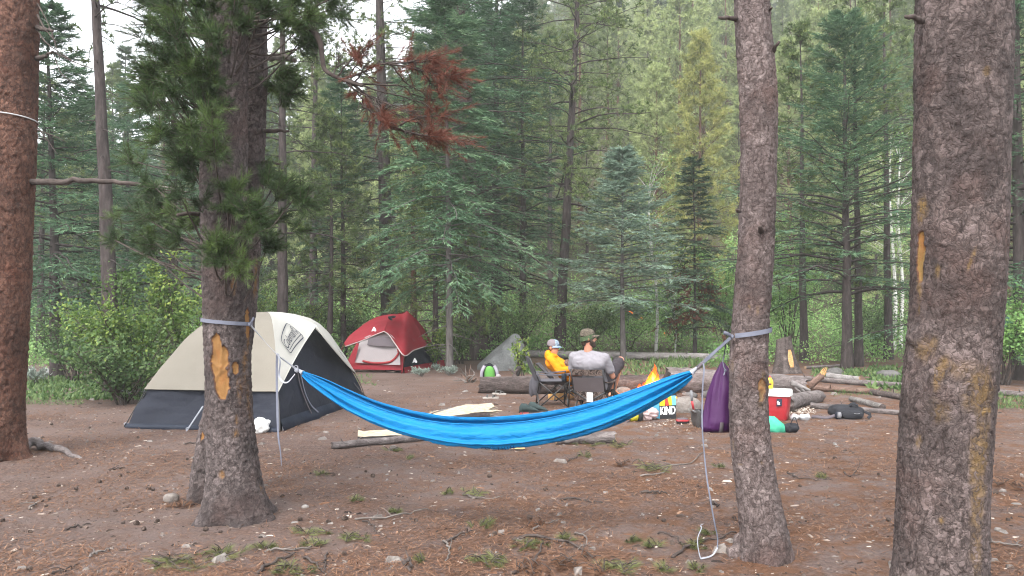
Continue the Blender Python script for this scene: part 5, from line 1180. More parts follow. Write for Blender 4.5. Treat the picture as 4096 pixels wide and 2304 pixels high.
# ================================================================== RED TENT
def red_tent():
    g0, g1, g2 = ground_at(1378, 1480), ground_at(1612, 1492), ground_at(1772, 1444)
    g2 = np.array([(1772 - 2048) / FPX * 20.9, 20.9, gzf(-1.8, 20.9)])
    root = thing('dome_tent', 'red and navy dome tent with a pale door panel at the edge of the wood', 'tent', tuple((g0 + g1) / 2))
    K = dict(FL=at(1376, 1374, 18.95), FLb=at(1382, 1386, 18.9), FA=at(1536, 1326, 18.5), FR=at(1618, 1423, 18.05), SR=at(1704, 1381, 19.7), PK=at(1633, 1247, 19.9), PM=at(1560, 1257, 19.9), BR=at(1730, 1374, 21.2), BL=at(1420, 1380, 21.6), PV=at(1537, 1300, 18.9))
    def patch(top, bot, n=24, m_=24, amp=.05, seed=1, sag=0.0):
        a, b = smooth_path(top, n), smooth_path(bot, n); v = np.linspace(0, 1, m_)
        P = a[:, None] * (1 - v)[None, :, None] + b[:, None] * v[None, :, None]
        if sag: P[..., 2] -= sag * np.sin(v * PI)[None] * np.sin(np.linspace(0, PI, n))[:, None]
        if amp: Q = wrinkle(P, amp, seed, (2.5, 2.5, 3)); P[1:-1, 1:-1] = Q[1:-1, 1:-1]
        return P
    sil = [at(1376, 1372, 19.0), at(1395, 1345, 19.05), at(1425, 1320, 19.2), at(1465, 1290, 19.5), at(1510, 1267, 19.8), K['PM']]
    P1 = patch(sil, [K['FLb'], at(1450, 1362, 18.75), at(1500, 1340, 18.6), K['FA']], seed=3, amp=.09)
    m = MB(); m.grid(P1); o1 = m.build('fly_panel', 'tent_red', root)
    P2 = patch([K['PM'], at(1590, 1256, 19.9), at(1612, 1254, 19.9), K['PK'], at(1665, 1300, 19.85), K['SR']], [K['FA'], at(1556, 1340, 18.42), at(1585, 1382, 18.25), K['FR'], at(1655, 1402, 18.9), K['SR'] - [0, .02, .02]], 34, seed=5, amp=.09)
    m = MB(); m.grid(P2); o2 = m.build('fly_panel', 'tent_red', root)
    m = MB(); m.grid(patch([K['PK'], at(1685, 1300, 20.6), K['BR']], [K['PK'] + [.01, 0, -.02], at(1660, 1310, 19.9), K['SR']], 16, 12, 0)); m.build('fly_panel', 'tent_red', root)
    m = MB(); m.grid(patch(sil + [K['PK']], [K['BL'], at(1480, 1330, 21.6), at(1560, 1330, 21.6), at(1640, 1330, 21.6), K['BR']], 20, 12, 0)); m.build('fly_panel', 'tent_red_dark', root)
    for q in (P1[:, -1], P2[:22, -1], P2[20:, -1]):
        m = MB(); m.tubes(q, .014, 6); m.build('fly_trim', 'trim_pale', root)
    m = MB(); m.tubes(smooth_path([K['SR'] + [0, .02, 0], K['BR']], 8), .014, 6); m.build('fly_trim', 'trim_pale', root)
    # body: front wall
    tl, tr_ = at(1440, 1345, 18.9), at(1585, 1345, 18.7)
    F = patch([at(1445, 1350, 18.95), at(1535, 1318, 18.9), at(1600, 1350, 18.7)], [at(1384, 1474, 18.95), at(1485, 1471, 18.75), at(1606, 1476, 18.5)], 20, 16, .04, 7); m = MB(); m.grid(F); m.build('front_wall', 'tent_red_dark', root)
    dp = [at(1420, 1449, 18.75), at(1437, 1374, 18.85), at(1475, 1342, 18.8), at(1560, 1335, 18.65), at(1601, 1390, 18.45), at(1603, 1459, 18.35)]
    off = np.array([0, -.07, 0])
    D = patch([dp[1] + off, dp[2] + off, dp[3] + off, dp[4] + off], [dp[0] + off, at(1480, 1454, 18.65) + off, at(1550, 1458, 18.5) + off, dp[5] + off], 20, 14, .03, 9); m = MB(); m.grid(D); m.build('door_panel', 'mesh_white', root)
    off2 = np.array([0, -.11, 0]); W_ = patch([at(1478, 1350, 18.78) + off2, at(1555, 1347, 18.65) + off2, at(1590, 1376, 18.5) + off2], [at(1472, 1379, 18.75) + off2, at(1530, 1384, 18.6) + off2, at(1592, 1386, 18.48) + off2], 14, 6, .01, 9); m = MB(); m.grid(W_); m.build('mesh_window', 'mesh_grey', root)
    m = MB(); ribbon(m, [at(1592, 1396, 18.33), at(1592, 1416, 18.33), at(1570, 1442, 18.38), at(1540, 1451, 18.42), at(1490, 1452, 18.52), at(1450, 1444, 18.6)], .05, (0, 0, 1), 26); m.build('door_zip', 'tent_red_dark', root)
    # red side strips of the front wall
    for a, b, c, d in (((1380, 1470), (1428, 1370), (1438, 1376), (1420, 1452)), ((1604, 1400), (1616, 1420), (1612, 1490), (1603, 1460)), ((1378, 1462), (1382, 1476), (1612, 1480), (1605, 1458))):
        q = [at(*p, 18.75 - .3 * (p[0] - 1400) / 200) + [0, -.06, 0] for p in (a, b, c, d)]
        m = MB(); m.grid(patch([q[0], q[1]], [q[3], q[2]], 10, 8, .02, 4)); m.build('wall_strip', 'tent_red', root)
    # navy side wall with a red foot
    sr = at(1696, 1376, 19.95); fr = at(1622, 1412, 18.35)
    Pn = patch([fr, (fr + sr) / 2 + [0, .05, -.02], sr, at(1724, 1372, 20.8)], [g1 + [.02, 0, .12], (g1 + g2) / 2 + [0, 0, .13], g2 * .6 + g1 * .4 + [.05, 0, .15], g2 + [0, 0, .15]], 26, 18, .06, 11); m = MB(); m.grid(Pn); m.build('side_wall', 'navy', root)
    Pr = patch([g1 + [.02, -.02, .13], (g1 + g2) / 2 + [.02, -.02, .14], g2 + [.02, 0, .16]], [g1 + [.05, -.05, -.02], (g1 + g2) / 2 + [.06, -.05, -.02], g2 + [.06, 0, -.02]], 24, 6, .05, 12); m = MB(); m.grid(Pr); m.build('floor_edge', 'tent_red', root)
    # left side wall, grey mesh just seen
    m = MB(); m.grid(patch([at(1440, 1345, 19.0), at(1450, 1330, 21)], [g0, g0 + np.array([.7, 2.2, 0])], 10, 10, .02, 3)); m.build('side_wall', 'mesh_grey', root)
    # marks: white mountain emblem on the fly and on the navy wall
    def mountain(cx, cy_, d, w_, h_, sl):
        m = MB(); pts = [(-.5, 0), (-.12, .95), (0, 1), (.12, .9), (.5, .25), (.42, .05), (.2, .02), (0, .18), (-.1, .45), (-.2, .1)]
        P = np.array([at(cx + p[0] * w_ + sl * p[1], cy_ - p[1] * h_, d) for p in pts]); c = P[7]
        k = len(pts); m.add(np.vstack([P, c]), [[i, (i + 1) % k, k] for i in range(k) if i not in (6, 7)]); return m.build('emblem', 'print_white', root, smooth=False)
    mountain(1495, 1326, 18.62, 20, 19, 2); mountain(1659, 1452, 18.72, 20, 20, 0)
    for a, b in (((1377, 1376), (1352, 1430)), ((1622, 1420), (1606, 1494)), ((1733, 1376), (1765, 1420))):
        g = gp(b[0], b[1]) if b[1] > 1440 else at(*b, 19.2); m = MB(); m.tubes(np.stack([at(*a, 18.9 if a[0] < 1700 else 21), g]), .009, 5); m.build('guy_line', 'tent_red' if a[0] < 1700 else 'pole_black', root)
    return root
red_tent()
mat_cloth('cloth_black', (.015, .016, .02), (.03, .03, .036), .8, 0, 6, .5, 20)
m = MB(); c = at(1562, 1272, 19.3)
for k, (dx, dz, rx, rz_) in enumerate(((0, 0, .035, .05), (.06, .03, .07, .03), (.02, -.03, .03, .03), (-.03, .01, .03, .035))): m.blob(c + [dx, 0, dz], (rx, .04, rz_), k, 8, .3)
tag(m.build('dark_glove', 'cloth_black'), 'small black cloth lying on top of the red tent', 'cloth')
mat_cloth('mat_pale', (.52, .46, .38), (.60, .54, .46), .9, 0, 6, .3, 30)
m = MB(); a, b = ground_at(1426, 1487), ground_at(1575, 1492)
u, v = np.meshgrid(np.linspace(0, 1, 16), np.linspace(0, 1, 8)); P = a + (b - a) * u[..., None] + np.array([.1, .55, 0]) * (v[..., None]) ; P[..., 2] = gz(P[..., 0], P[..., 1]) + .012 + .03 * fbm(P[..., 0] * 4, P[..., 1] * 4, None, 3, 3)
m.grid(P); m.grid(P[::-1] - [0, 0, .01]); tag(m.build('door_mat', 'mat_pale'), 'pale mat spread on the ground at the red tent door', 'mat')
mat_cloth('cloth_grey_green', (.06, .065, .062), (.10, .105, .10), .9, 0, 6, .5, 20)
for k, (px, w_, lab) in enumerate(((1557, 36, 'crumpled grey garment on the mat before the red tent, left of two'), (1590, 34, 'crumpled grey garment before the red tent, right of two'))):
    p = ground_at(px, 1488); m = MB(); m.blob(p + [0, 0, .05], (.11, .10, .085), 5 + k, 12, .5, fr=2.4); tag(m.build('garment', 'cloth_grey_green'), lab, 'clothes')
# ================================================================== HAMMOCK AND STRAPS
def hammock():
    tx = np.array([1212, 1300, 1400, 1500, 1600, 1700, 1800, 1950, 2100, 2200, 2300, 2400, 2500, 2600, 2700, 2768], float)
    ty = np.array([1487, 1524, 1578, 1621, 1653, 1675, 1689, 1693, 1682, 1667, 1647, 1620, 1586, 1547, 1507, 1486], float)
    bx = np.array([1212, 1300, 1400, 1500, 1600, 1700, 1800, 1900, 2000, 2100, 2200, 2300, 2400, 2500, 2600, 2700, 2768], float)
    by = np.array([1504, 1578, 1645, 1692, 1730, 1757, 1777, 1788, 1791, 1785, 1771, 1750, 1720, 1680, 1626, 1562, 1506], float)
    n, mv = 220, 100; px = np.linspace(1212, 2768, n); u = np.linspace(0, 1, n)
    sm = lambda y: np.convolve(np.pad(y, 6, mode='reflect', reflect_type='odd'), np.ones(13) / 13, 'valid')
    T, B = sm(np.interp(px, tx, ty)), sm(np.interp(px, bx, by)); d = 5.55 + (5.02 - 5.55) * u
    top = np.array([at(a, b, c) for a, b, c in zip(px, T, d)]); bot = np.array([at(a, b, c) for a, b, c in zip(px, B, d)])
    root = thing('hammock', 'blue nylon hammock slung between two pines, folded shut', 'hammock', tuple((top[n // 2] * [1, 1, 0])))
    w = .150 * np.sin(u * PI) ** .8 + .018; ax = nrm(top[-1] - top[0]); hz = nrm(np.cross(ax, [0, 0, 1.]))   # horizontal across
    hz = hz if hz[1] < 0 else -hz
    v = np.linspace(0, 1, mv); hgt = (top[:, 2] - bot[:, 2])
    y = np.cos(v * PI)[None] * (.40 + 1.05 * np.sin(v * PI) ** 1.4)[None] * w[:, None]          # towards the viewer at v=0
    z = -(np.sin(v * PI)[None] ** .85) * hgt[:, None]
    lip = sstep(.62, 1, v)[None] * .028 * np.sin(u * PI)[:, None] ** .5
    P = top[:, None] + hz * y[..., None] + np.array([0, 0, 1.]) * (z + lip)[..., None]
    e = np.exp(-u / .13) + np.exp(-(1 - u) / .13)
    amp = (.0095 + .011 * np.clip(e, 0, 1)) * np.minimum(1, np.minimum(u, 1 - u) / .03 + .35)
    ph = 5.5 * fbm(u * 2.1, u * 0 + 3, None, 2, 5)[:, None]
    rip = np.sin(v[None] * 2 * PI * 7.3 + ph) * .6 + np.sin(v[None] * 2 * PI * 12.1 + ph * 1.7 + 1) * .45 * np.clip(e, .12, 1)[:, None]
    fold = -.9 * np.exp(-((v[None] - .17 - .03 * np.sin(u * 5)[:, None]) / .045) ** 2) - .8 * np.exp(-((v[None] - .335 - .02 * np.sin(u * 7 + 1)[:, None]) / .035) ** 2) * (1 - .7 * np.sin(u * PI)[:, None])
    nn = nrm(np.cross(np.gradient(P, axis=0), np.gradient(P, axis=1))); nn = np.where((nn @ hz)[..., None] * np.cos(v * PI)[None, :, None] < 0, -nn, nn)
    small = (fbm(px[:, None] * .02 + v[None] * 2, v[None] * 16 + 0 * px[:, None], None, 3, 8) - .5) * .014 * np.sin(u * PI)[:, None]
    small = small + (np.abs(fbm(px[:, None] * .035 + v[None] * 5, v[None] * 9 - px[:, None] * .006, None, 3, 18) - .5) - .12) * .012 * np.sin(u * PI)[:, None]
    P = P + nn * ((rip + 1.6 * fold) * amp[:, None] + small)[..., None]
    m = MB(); m.grid(P); o = m.build('fabric', 'hammock_blue', root)
    sd = o.modifiers.new('thick', 'SOLIDIFY'); sd.thickness = .002
    m = MB(); m.tubes(P[:, 0], .004, 5); m.tubes(P[:, -1], .004, 5); m.build('hem', 'hammock_blue', root)
    # faint printed letters near the lower fold
    tv, tf = text_mesh('OVETHIN', .045, 0, 1.35); tv[:, 0] -= tv[:, 0].mean(); 
    vv, ut = .375, (1995 - 1212) / (2768 - 1212.)
    def S(uq, vq):
        i = np.clip(uq * (n - 1), 0, n - 1.001); j = np.clip(vq * (mv - 1), 0, mv - 1.001); i0, j0 = i.astype(int), j.astype(int); a, b = (i - i0)[:, None], (j - j0)[:, None]
        return (P[i0, j0] * (1 - a) + P[i0 + 1, j0] * a) * (1 - b) + (P[i0, j0 + 1] * (1 - a) + P[i0 + 1, j0 + 1] * a) * b
    Lu = np.linalg.norm(np.diff(P[:, 40], axis=0), axis=1).sum(); Lv = np.linalg.norm(np.diff(P[110], axis=0), axis=1).sum()
    e_ = 1.0 / n; A_, B_ = S(ut + tv[:, 0] / Lu + e_, vv - tv[:, 1] / Lv) - S(ut + tv[:, 0] / Lu - e_, vv - tv[:, 1] / Lv), S(ut + tv[:, 0] / Lu, vv - tv[:, 1] / Lv + .012) - S(ut + tv[:, 0] / Lu, vv - tv[:, 1] / Lv - .012)
    N_ = nrm(np.cross(A_, B_)); N_ = np.where((N_ @ (hz + np.array([0, 0, -.5])))[:, None] < 0, -N_, N_)
    Q = S(ut + tv[:, 0] / Lu, vv - tv[:, 1] / Lv) + N_ * .005
    m = MB(); m.add(Q, tf); m.build('lettering', 'print_navy', root, smooth=False)
    for (p, q, ang) in ((at(1212, 1492, 5.55), at(1190, 1478, 5.57), 0), (at(2768, 1490, 5.02), at(2790, 1470, 5.0), 0)):
        m = MB(); m.tubes(smooth_path([p, (p + q) / 2, q], 8), [.02, .017, .014, .013, .012, .012, .011, .010], 8); m.build('end_loop', 'strap_white', root)
hammock()
def ring(mb, Tk, z0, tilt, width, th0, th1, off=.010, n=50, d=None):
    a = np.linspace(rad(th0), rad(th1), n); z = z0 + tilt * np.sin(a); rr = np.array([Tk['r'](q) for q in z]) + off
    P = np.stack([np.array([Tk['cx'](q) for q in z]) + np.sin(a) * rr, Tk['y'] - np.cos(a) * rr, z], -1); out = np.stack([np.sin(a), -np.cos(a), 0 * a], -1)
    V = np.stack([P + [0, 0, -width / 2], P + [0, 0, width / 2], P + out * .003 + [0, 0, width / 2], P + out * .003 + [0, 0, -width / 2]], 1); mb.grid(V, closed=True)
# left strap
kn = at(1000, 1298, 5.62)
rs = thing('hammock_strap', 'grey webbing strap tied round the wounded trunk, its tail hanging down', 'strap', (kn[0], kn[1], 0))
m = MB(); ring(m, TB, at(915, 1288, 5.6)[2], -.016, .026, -180, 150, .014); m.build('tree_loop', 'strap_grey', rs, smooth=False)
m = MB(); ribbon(m, [kn, at(1050, 1355, 5.62), at(1108, 1418, 5.6), at(1150, 1450, 5.58), at(1190, 1480, 5.57)], .017, (.3, -.4, 1), 24, twist=[.3, .9, .4, .2]); m.build('strap', 'strap_white', rs, smooth=False)
m = MB(); m.blob(kn + [0, -.01, 0], (.011, .010, .013), 3, 8, .4); ribbon(m, [kn, kn + np.array([.02, -.02, .025]), kn + np.array([.038, -.03, .05])], .018, (0, 0, 1), 8); m.build('knot', 'strap_grey', rs)
m = MB(); ribbon(m, [at(1108, 1418, 5.57), at(1107, 1500, 5.58), at(1109, 1620, 5.58), at(1113, 1740, 5.58), at(1122, 1810, 5.58), at(1126, 1862, 5.58)], .016, (1, .3, 0), 34, twist=[0, .5, .2, .8, 1.2, 1.4]); m.build('hanging_tail', 'strap_grey', rs, smooth=False)
m = MB(); ribbon(m, [at(1112, 1416, 5.57), at(1120, 1450, 5.56), at(1116, 1500, 5.56), at(1130, 1526, 5.55), at(1152, 1528, 5.55), at(1180, 1496, 5.55)], .014, (.2, -1, .2), 26, twist=[1.2, .6, 1.3, .7, .4]); m.build('slack_loop', 'strap_white', rs, smooth=False)
m = MB(); m.blob(at(1110, 1418, 5.57), (.008, .008, .010), 5, 7, .4); m.blob(at(1186, 1480, 5.55), (.013, .011, .016), 6, 8, .5); ribbon(m, [at(1180, 1478, 5.54), at(1178, 1464, 5.54), at(1190, 1464, 5.54), at(1192, 1478, 5.54)], .014, (0, -1, 0), 14); m.build('buckle_knot', 'strap_white', rs)
# right strap
kn2 = at(2928, 1346, 4.74)
rs2 = thing('hammock_strap', 'grey webbing strap tied round the slim tan trunk, its tail reaching the ground', 'strap', (kn2[0], kn2[1], 0))
m = MB(); ring(m, TC, at(3000, 1331, 4.75)[2], .020, .027, -60, 200, .013); m.build('tree_loop', 'strap_grey', rs2, smooth=False)
m = MB(); ribbon(m, [at(2790, 1470, 5.0), at(2815, 1448, 4.97), at(2870, 1398, 4.88), at(2928, 1346, 4.74)], .022, (.4, -.5, .8), 20, twist=[.2, .1, .2, .6]); m.build('strap', 'strap_grey', rs2, smooth=False)
m = MB(); ribbon(m, [kn2, at(2910, 1335, 4.7), at(2894, 1330, 4.69)], .020, (.2, 0, 1), 10); m.blob(kn2, (.011, .011, .013), 4, 8, .4); m.build('knot', 'strap_grey', rs2)
m = MB()
for q in ((2798, 1466), (2806, 1458)): m.box(at(*q, 4.975), (.014, .018, .042), rotz(.3) @ roty(.7), bev=.003)
m.build('buckle', 'mesh_grey', rs2)
g1 = gp(2868, 2190); g2 = gp(2850, 2232); g3 = gp(2800, 2234); g4 = gp(2790, 2190)
m = MB(); ribbon(m, [at(2812, 1452, 4.95), at(2816, 1480, 4.92), at(2810, 1560, 4.9), at(2809, 1700, 4.88), at(2816, 1800, 4.86), at(2826, 1900, 4.84), at(2840, 1990, 4.83), at(2856, 2080, 4.85), at(2870, 2150, 4.87), at(2870, 2190, 4.86)], .009, (1, .2, 0), 60, twist=[0, .2, .1, .9, 1.35, .5, .25, .7, 1.3, 1.5]); m.build('hanging_tail', 'strap_grey', rs2, smooth=False)
lz = np.array([0, 0, .012])
m = MB(); ribbon(m, [at(2870, 2190, 4.86), g2 + lz * 1.5, gp(2815, 2240) + lz, g3 + lz, g4 + lz * 4, gp(2806, 2165) + lz * 7, gp(2802, 2140) + lz * 5, gp(2812, 2125) + lz * 4], .009, (0, 0, 1), 44, twist=[1.2, .6, .3, .2, .9, .2, 1.2]); m.build('ground_loop', 'strap_white', rs2, smooth=False)

# purple stuff sack hanging from the strap
mat_cloth('purple', (.038, .005, .050), (.062, .010, .080), .62, .06, 5, .5, 12, .35)
def sack():
    d = 4.98; c = at(2888, 1460, d); root = thing('stuff_sack', 'purple drawstring sack hanging from the strap behind the slim tan trunk', 'sack', tuple(c))
    n, k = 44, 64; s = np.linspace(0, 1, n); th = np.arange(k) / k * 2 * PI
    py = 1448 + s * (1728 - 1448); L = np.interp(s, [0, .06, .2, .45, .8, .93, 1], [2884, 2876, 2858, 2838, 2822, 2812, 2824]); Rr = np.interp(s, [0, .06, .2, .45, .8, .93, 1], [2894, 2906, 2934, 2950, 2952, 2952, 2945])
    cx = np.array([at(a, b, d)[0] for a, b in zip((L + Rr) / 2, py)]); z = np.array([at(2880, b, d)[2] for b in py]); hw = (Rr - L) / 2 * d / FPX
    dep = np.interp(s, [0, .1, .4, .85, .96, 1], [.012, .035, .065, .075, .06, .03])
    rip = 1 + .08 * np.sin(th * 5 + 1)[None] * (1 - s)[:, None] + .10 * np.cos(th * 2 + 2.4)[None] + .22 * (fbm(np.cos(th)[None] * 3.4, np.sin(th)[None] * 3.4, s[:, None] * 1.6, 3, 4) - .5) + .05 * np.sin(th * 9 + 2 + 1.5 * np.sin(s * 4)[:, None]) * (.3 + .7 * np.sin(s * PI)[:, None]) + .07 * np.sin(th * 4 + 1 + s[:, None] * 1.5) + .05 * np.sin(th * 11)[None] * np.exp(-s / .12)[:, None]
    P = np.stack([cx[:, None] + np.sin(th)[None] * hw[:, None] * rip, d - np.cos(th)[None] * dep[:, None] * rip, z[:, None] + 0 * th], -1)
    P = np.concatenate([P, P[-1:].mean(1, keepdims=True) + 0 * P[-1:] + [0, 0, .004]]); m = MB(); m.grid(P, closed=True); m.build('bag', 'purple', root)
    m = MB(); ribbon(m, [at(2888, 1690, d - .085), at(2886, 1712, d - .08), at(2884, 1729, d - .06)], .022, (1, 0, 0), 8, thick=.004); m.build('tab', 'mesh_grey', root)
    m = MB(); m.tubes(smooth_path([at(2890, 1452, d), at(2896, 1420, d - .01), at(2902, 1384, 4.86), at(2903, 1372, 4.83)], 10), .0035, 5); m.tubes(smooth_path([at(2892, 1450, d - .03), at(2896, 1470, d - .06), at(2902, 1482, d - .07), at(2898, 1492, d - .075), at(2893, 1500, d - .078), at(2897, 1498, d - .078), at(2900, 1486, d - .075)], 20), .003, 5); m.blob(at(2902, 1482, d - .07), (.008, .008, .008), 2, 6, .1); m.build('drawstring', 'strap_grey', root)
sack()

# ================================================================== CAMP GEAR
def at_g(px, py): return ground_at(px, py)
mat_plain('plastic_red', (.36, .022, .030), .4, (.32, .02, .028), 3, .03, spec=.45)
mat_plain('plastic_white', (.78, .78, .76), .4, (.72, .72, .70), 3, .03, spec=.45)
mat_plain('plastic_yellow', (.75, .50, .02), .4, (.70, .45, .02), 4, .02, spec=.5)
mat_plain('plastic_black', (.02, .02, .022), .5, (.03, .03, .032), 8, .1)
mat_plain('metal_grey', (.16, .15, .15), .45, (.10, .095, .095), 14, .1, metal=.7)
mat_plain('grey_plastic', (.20, .20, .21), .5, (.16, .16, .17), 8, .05)
def cooler():
    p = at_g(3112, 1682); sc = p[1] / FPX; root = thing('cooler', 'red cooler with a white lid, half behind the slim tan trunk', 'cooler', tuple(p)); R = rotz(rad(-28))
    W, D, H = .46, .30, .33
    m = MB(); lo = np.array([[-1, -1], [1, -1], [1, 1], [-1, 1]])
    def rr(w, d, z, rc=.045, n=5):
        c = []
        for sx, sy, a0 in ((1, 1, 0), (-1, 1, 90), (-1, -1, 180), (1, -1, 270)):
            for k in range(n): a = rad(a0 + 90 * k / (n - 1)); c.append((sx * (w / 2 - rc) + rc * math.cos(a), sy * (d / 2 - rc) + rc * math.sin(a), z))
        return np.array(c)
    off = p + np.array([-.02, .15, 0])
    m.grid(np.stack([rr(W * .80, D * .78, 0), rr(W * .84, D * .82, .02), rr(W * .93, D * .92, .18), rr(W * .98, D * .97, H)]) @ R.T + off, closed=True); m.build('body', 'plastic_red', root, sharp=40)
    m = MB(); m.grid(np.stack([rr(W * .97, D * .96, H - .01), rr(W * 1.06, D * 1.08, H - .005), rr(W * 1.06, D * 1.08, H + .055), rr(W * 1.02, D * 1.03, H + .075), rr(W * .7, D * .6, H + .078), rr(W * .02, D * .02, H + .079, .001)]) @ R.T + off, closed=True); m.build('lid', 'plastic_white', root, sharp=40)
    m = MB(); hpts = [np.array([-W * .54, -.12, H + .02]), np.array([-W * .57, -.12, H - .08]), np.array([-W * .57, .12, H - .08]), np.array([-W * .54, .12, H + .02])]; m.tubes(smooth_path(hpts, 12) @ R.T + off, .014, 7); m.build('handle', 'plastic_white', root)
    m = MB(); q = np.array([[.075, -D * .47 - .018, .19], [.145, -D * .47 - .018, .20], [.15, -D * .485 - .019, .30], [.08, -D * .485 - .019, .29]]); m.add(q @ R.T + off, [[0, 1, 2, 3]]); s = m.build('sticker', 'print_dark', root, smooth=False); s['label'] = 'small dark sticker with white letters'
    tv, tf = text_mesh('fIs', .075, 0, .9, .75); tv = np.c_[tv[:, 0] + .083, 0 * tv[:, 0] - D * .485 - .0235, tv[:, 1] + .215]; m = MB(); m.add(tv @ R.T + off, tf); m.build('letters', 'print_white', s, smooth=False)
    # handle recess line on lid
    m = MB(); m.box((np.array([.10, -D * .54 - .001, H + .045])) @ R.T + off, (.03, .004, .008), R); m.build('latch', 'plastic_black', root)
    # yellow bottle standing on the lid
    b = off + np.array([-.035, .0, H + .079]) @ R.T; rb = thing('squeeze_bottle', 'yellow squeeze bottle with a red cap standing on the cooler', 'bottle', tuple(b))
    z = np.array([0, .01, .04, .085, .115, .13, .135, .15, .152]); rr2 = np.array([.036, .042, .044, .046, .040, .028, .022, .022, .002]); th = np.arange(20) / 20 * 2 * PI
    m = MB(); m.grid(np.stack([b[0] + np.cos(th)[None] * rr2[:, None], b[1] + np.sin(th)[None] * rr2[:, None] * .72, b[2] + z[:, None] + 0 * th], -1), closed=True); m.build('bottle_body', 'plastic_yellow', rb)
    m = MB(); z = np.array([.150, .152, .165, .176]); r3 = np.array([.015, .016, .012, .004]); m.grid(np.stack([b[0] + np.cos(th)[None] * r3[:, None], b[1] + np.sin(th)[None] * r3[:, None], b[2] + z[:, None] + 0 * th], -1), closed=True); m.build('cap', 'plastic_red', rb)
    m = MB(); m.box(b + [-.012, -.034, .062], (.046, .006, .026)); m.build('label_patch', 'log_red', rb)
cooler()
# green sack with black base
mat_cloth('cloth_green', (.05, .36, .22), (.08, .46, .30), .75, .05, 5, .5, 14)
def green_bag():
    p = at_g(3110, 1732); root = thing('green_sack', 'green cloth sack with a black mesh end lying in front of the cooler', 'sack', tuple(p)); sc = p[1] / FPX
    s = np.linspace(0, 1, 30); th = np.arange(40) / 40 * 2 * PI; x = (3040 + s * 115 - 3110) * sc; h = np.interp(s, [0, .1, .3, .6, .85, 1], [.07, .115, .105, .10, .065, .03]); zc = np.interp(s, [0, .3, 1], [.10, .09, .05])
    P = np.stack([p[0] + x[:, None] + 0 * th, p[1] + .08 + np.cos(th)[None] * h[:, None] * 1.1, p[2] + np.maximum(zc[:, None] + np.sin(th)[None] * h[:, None], -.005)], -1); P = wrinkle(P, .07, 3, (9, 9, 9)); P[..., 2] = np.maximum(P[..., 2], p[2] - .004)
    m = MB(); m.grid(P, closed=True); m.build('bag', 'cloth_green', root)
    s = np.linspace(0, 1, 14); x = (3140 + s * 62 - 3110) * sc; h = np.interp(s, [0, .4, .8, 1], [.045, .065, .06, .02]); P = np.stack([p[0] + x[:, None] + 0 * th, p[1] + .05 + np.cos(th)[None] * h[:, None], p[2] + np.maximum(.055 + np.sin(th)[None] * h[:, None], -.004)], -1)
    m = MB(); m.grid(wrinkle(P, .03, 5, (12, 12, 12)), closed=True); m.build('mesh_end', 'cloth_black', root)
    m = MB(); m.tubes(smooth_path([at(3155, 1712, p[1]), at(3165, 1690, p[1]), at(3178, 1668, p[1]), at(3188, 1690, p[1]), at(3195, 1712, p[1])], 16), .005, 5); m.build('cord_loop', 'cloth_black', root)
green_bag()
# black backpack
def backpack():
    p = at_g(3400, 1676); root = thing('backpack', 'black backpack lying flat beside the long weathered pole', 'backpack', tuple(p)); sc = p[1] / FPX
    m = MB(); m.blob(p + [0, .14, .085], (.23, .17, .095), 3, 22, .16, fr=2, flat=.25); v = m.v[0]; v[:, 2] = np.maximum(v[:, 2], p[2] - .003); m.build('main_bag', 'cloth_black', root)
    m = MB(); m.blob(p + [.02, -.03, .06], (.15, .05, .06), 5, 16, .2, fr=2, flat=.2); m.build('front_pocket', 'cloth_black', root)
    m = MB(); m.blob(p + [-.17, -.02, .05], (.045, .045, .055), 7, 12, .15); m.build('side_pouch', 'navy', root)
    m = MB(); m.tubes(np.stack([p + [-.17, -.05, .02], p + [-.165, -.055, .06], p + [-.165, -.05, .10]]), [.028, .03, .022], 10, cap=True); m.build('bottle', 'grey_plastic', root)
    for pts in ([(-.2, .0, .05), (-.33, -.03, .02), (-.45, .0, .03), (-.5, .06, .02)], [(.0, .02, .18), (.05, 0, .21), (.12, .02, .18)], [(.2, 0, .1), (.27, -.02, .06), (.22, -.06, .02)]):
        m = MB(); ribbon(m, [p + np.array(q) for q in pts], .04, (0, .6, 1), 16, thick=.008); m.build('strap', 'cloth_black' if pts[0][0] > -.1 else 'mesh_grey', root)
    m = MB(); ribbon(m, [p + np.array(q) for q in ((.02, -.085, .085), (.06, -.088, .08), (.10, -.083, .086))], .008, (0, 0, 1), 10, thick=.004); m.build('zip', 'grey_plastic', root)
backpack()
# clear plastic cups by the cooler
mat_plain('clear_plastic', (.70, .72, .75), .25, None, 4, .1, spec=.5, **{'Transmission Weight': .5})
for k, (px, lab) in enumerate(((3180, 'crushed clear plastic bag beside the cooler, nearest to it'), (3213, 'crushed clear plastic cup right of the cooler'), (3228, 'clear plastic cup end lying right of the other crushed cup'))):
    p = at_g(px, 1682); m = MB(); m.blob(p + [0, .03, .04], (.055, .04, .045), 9 + k, 12, .45, fr=2.5); tag(m.build('plastic_cup', 'clear_plastic'), lab, 'litter')
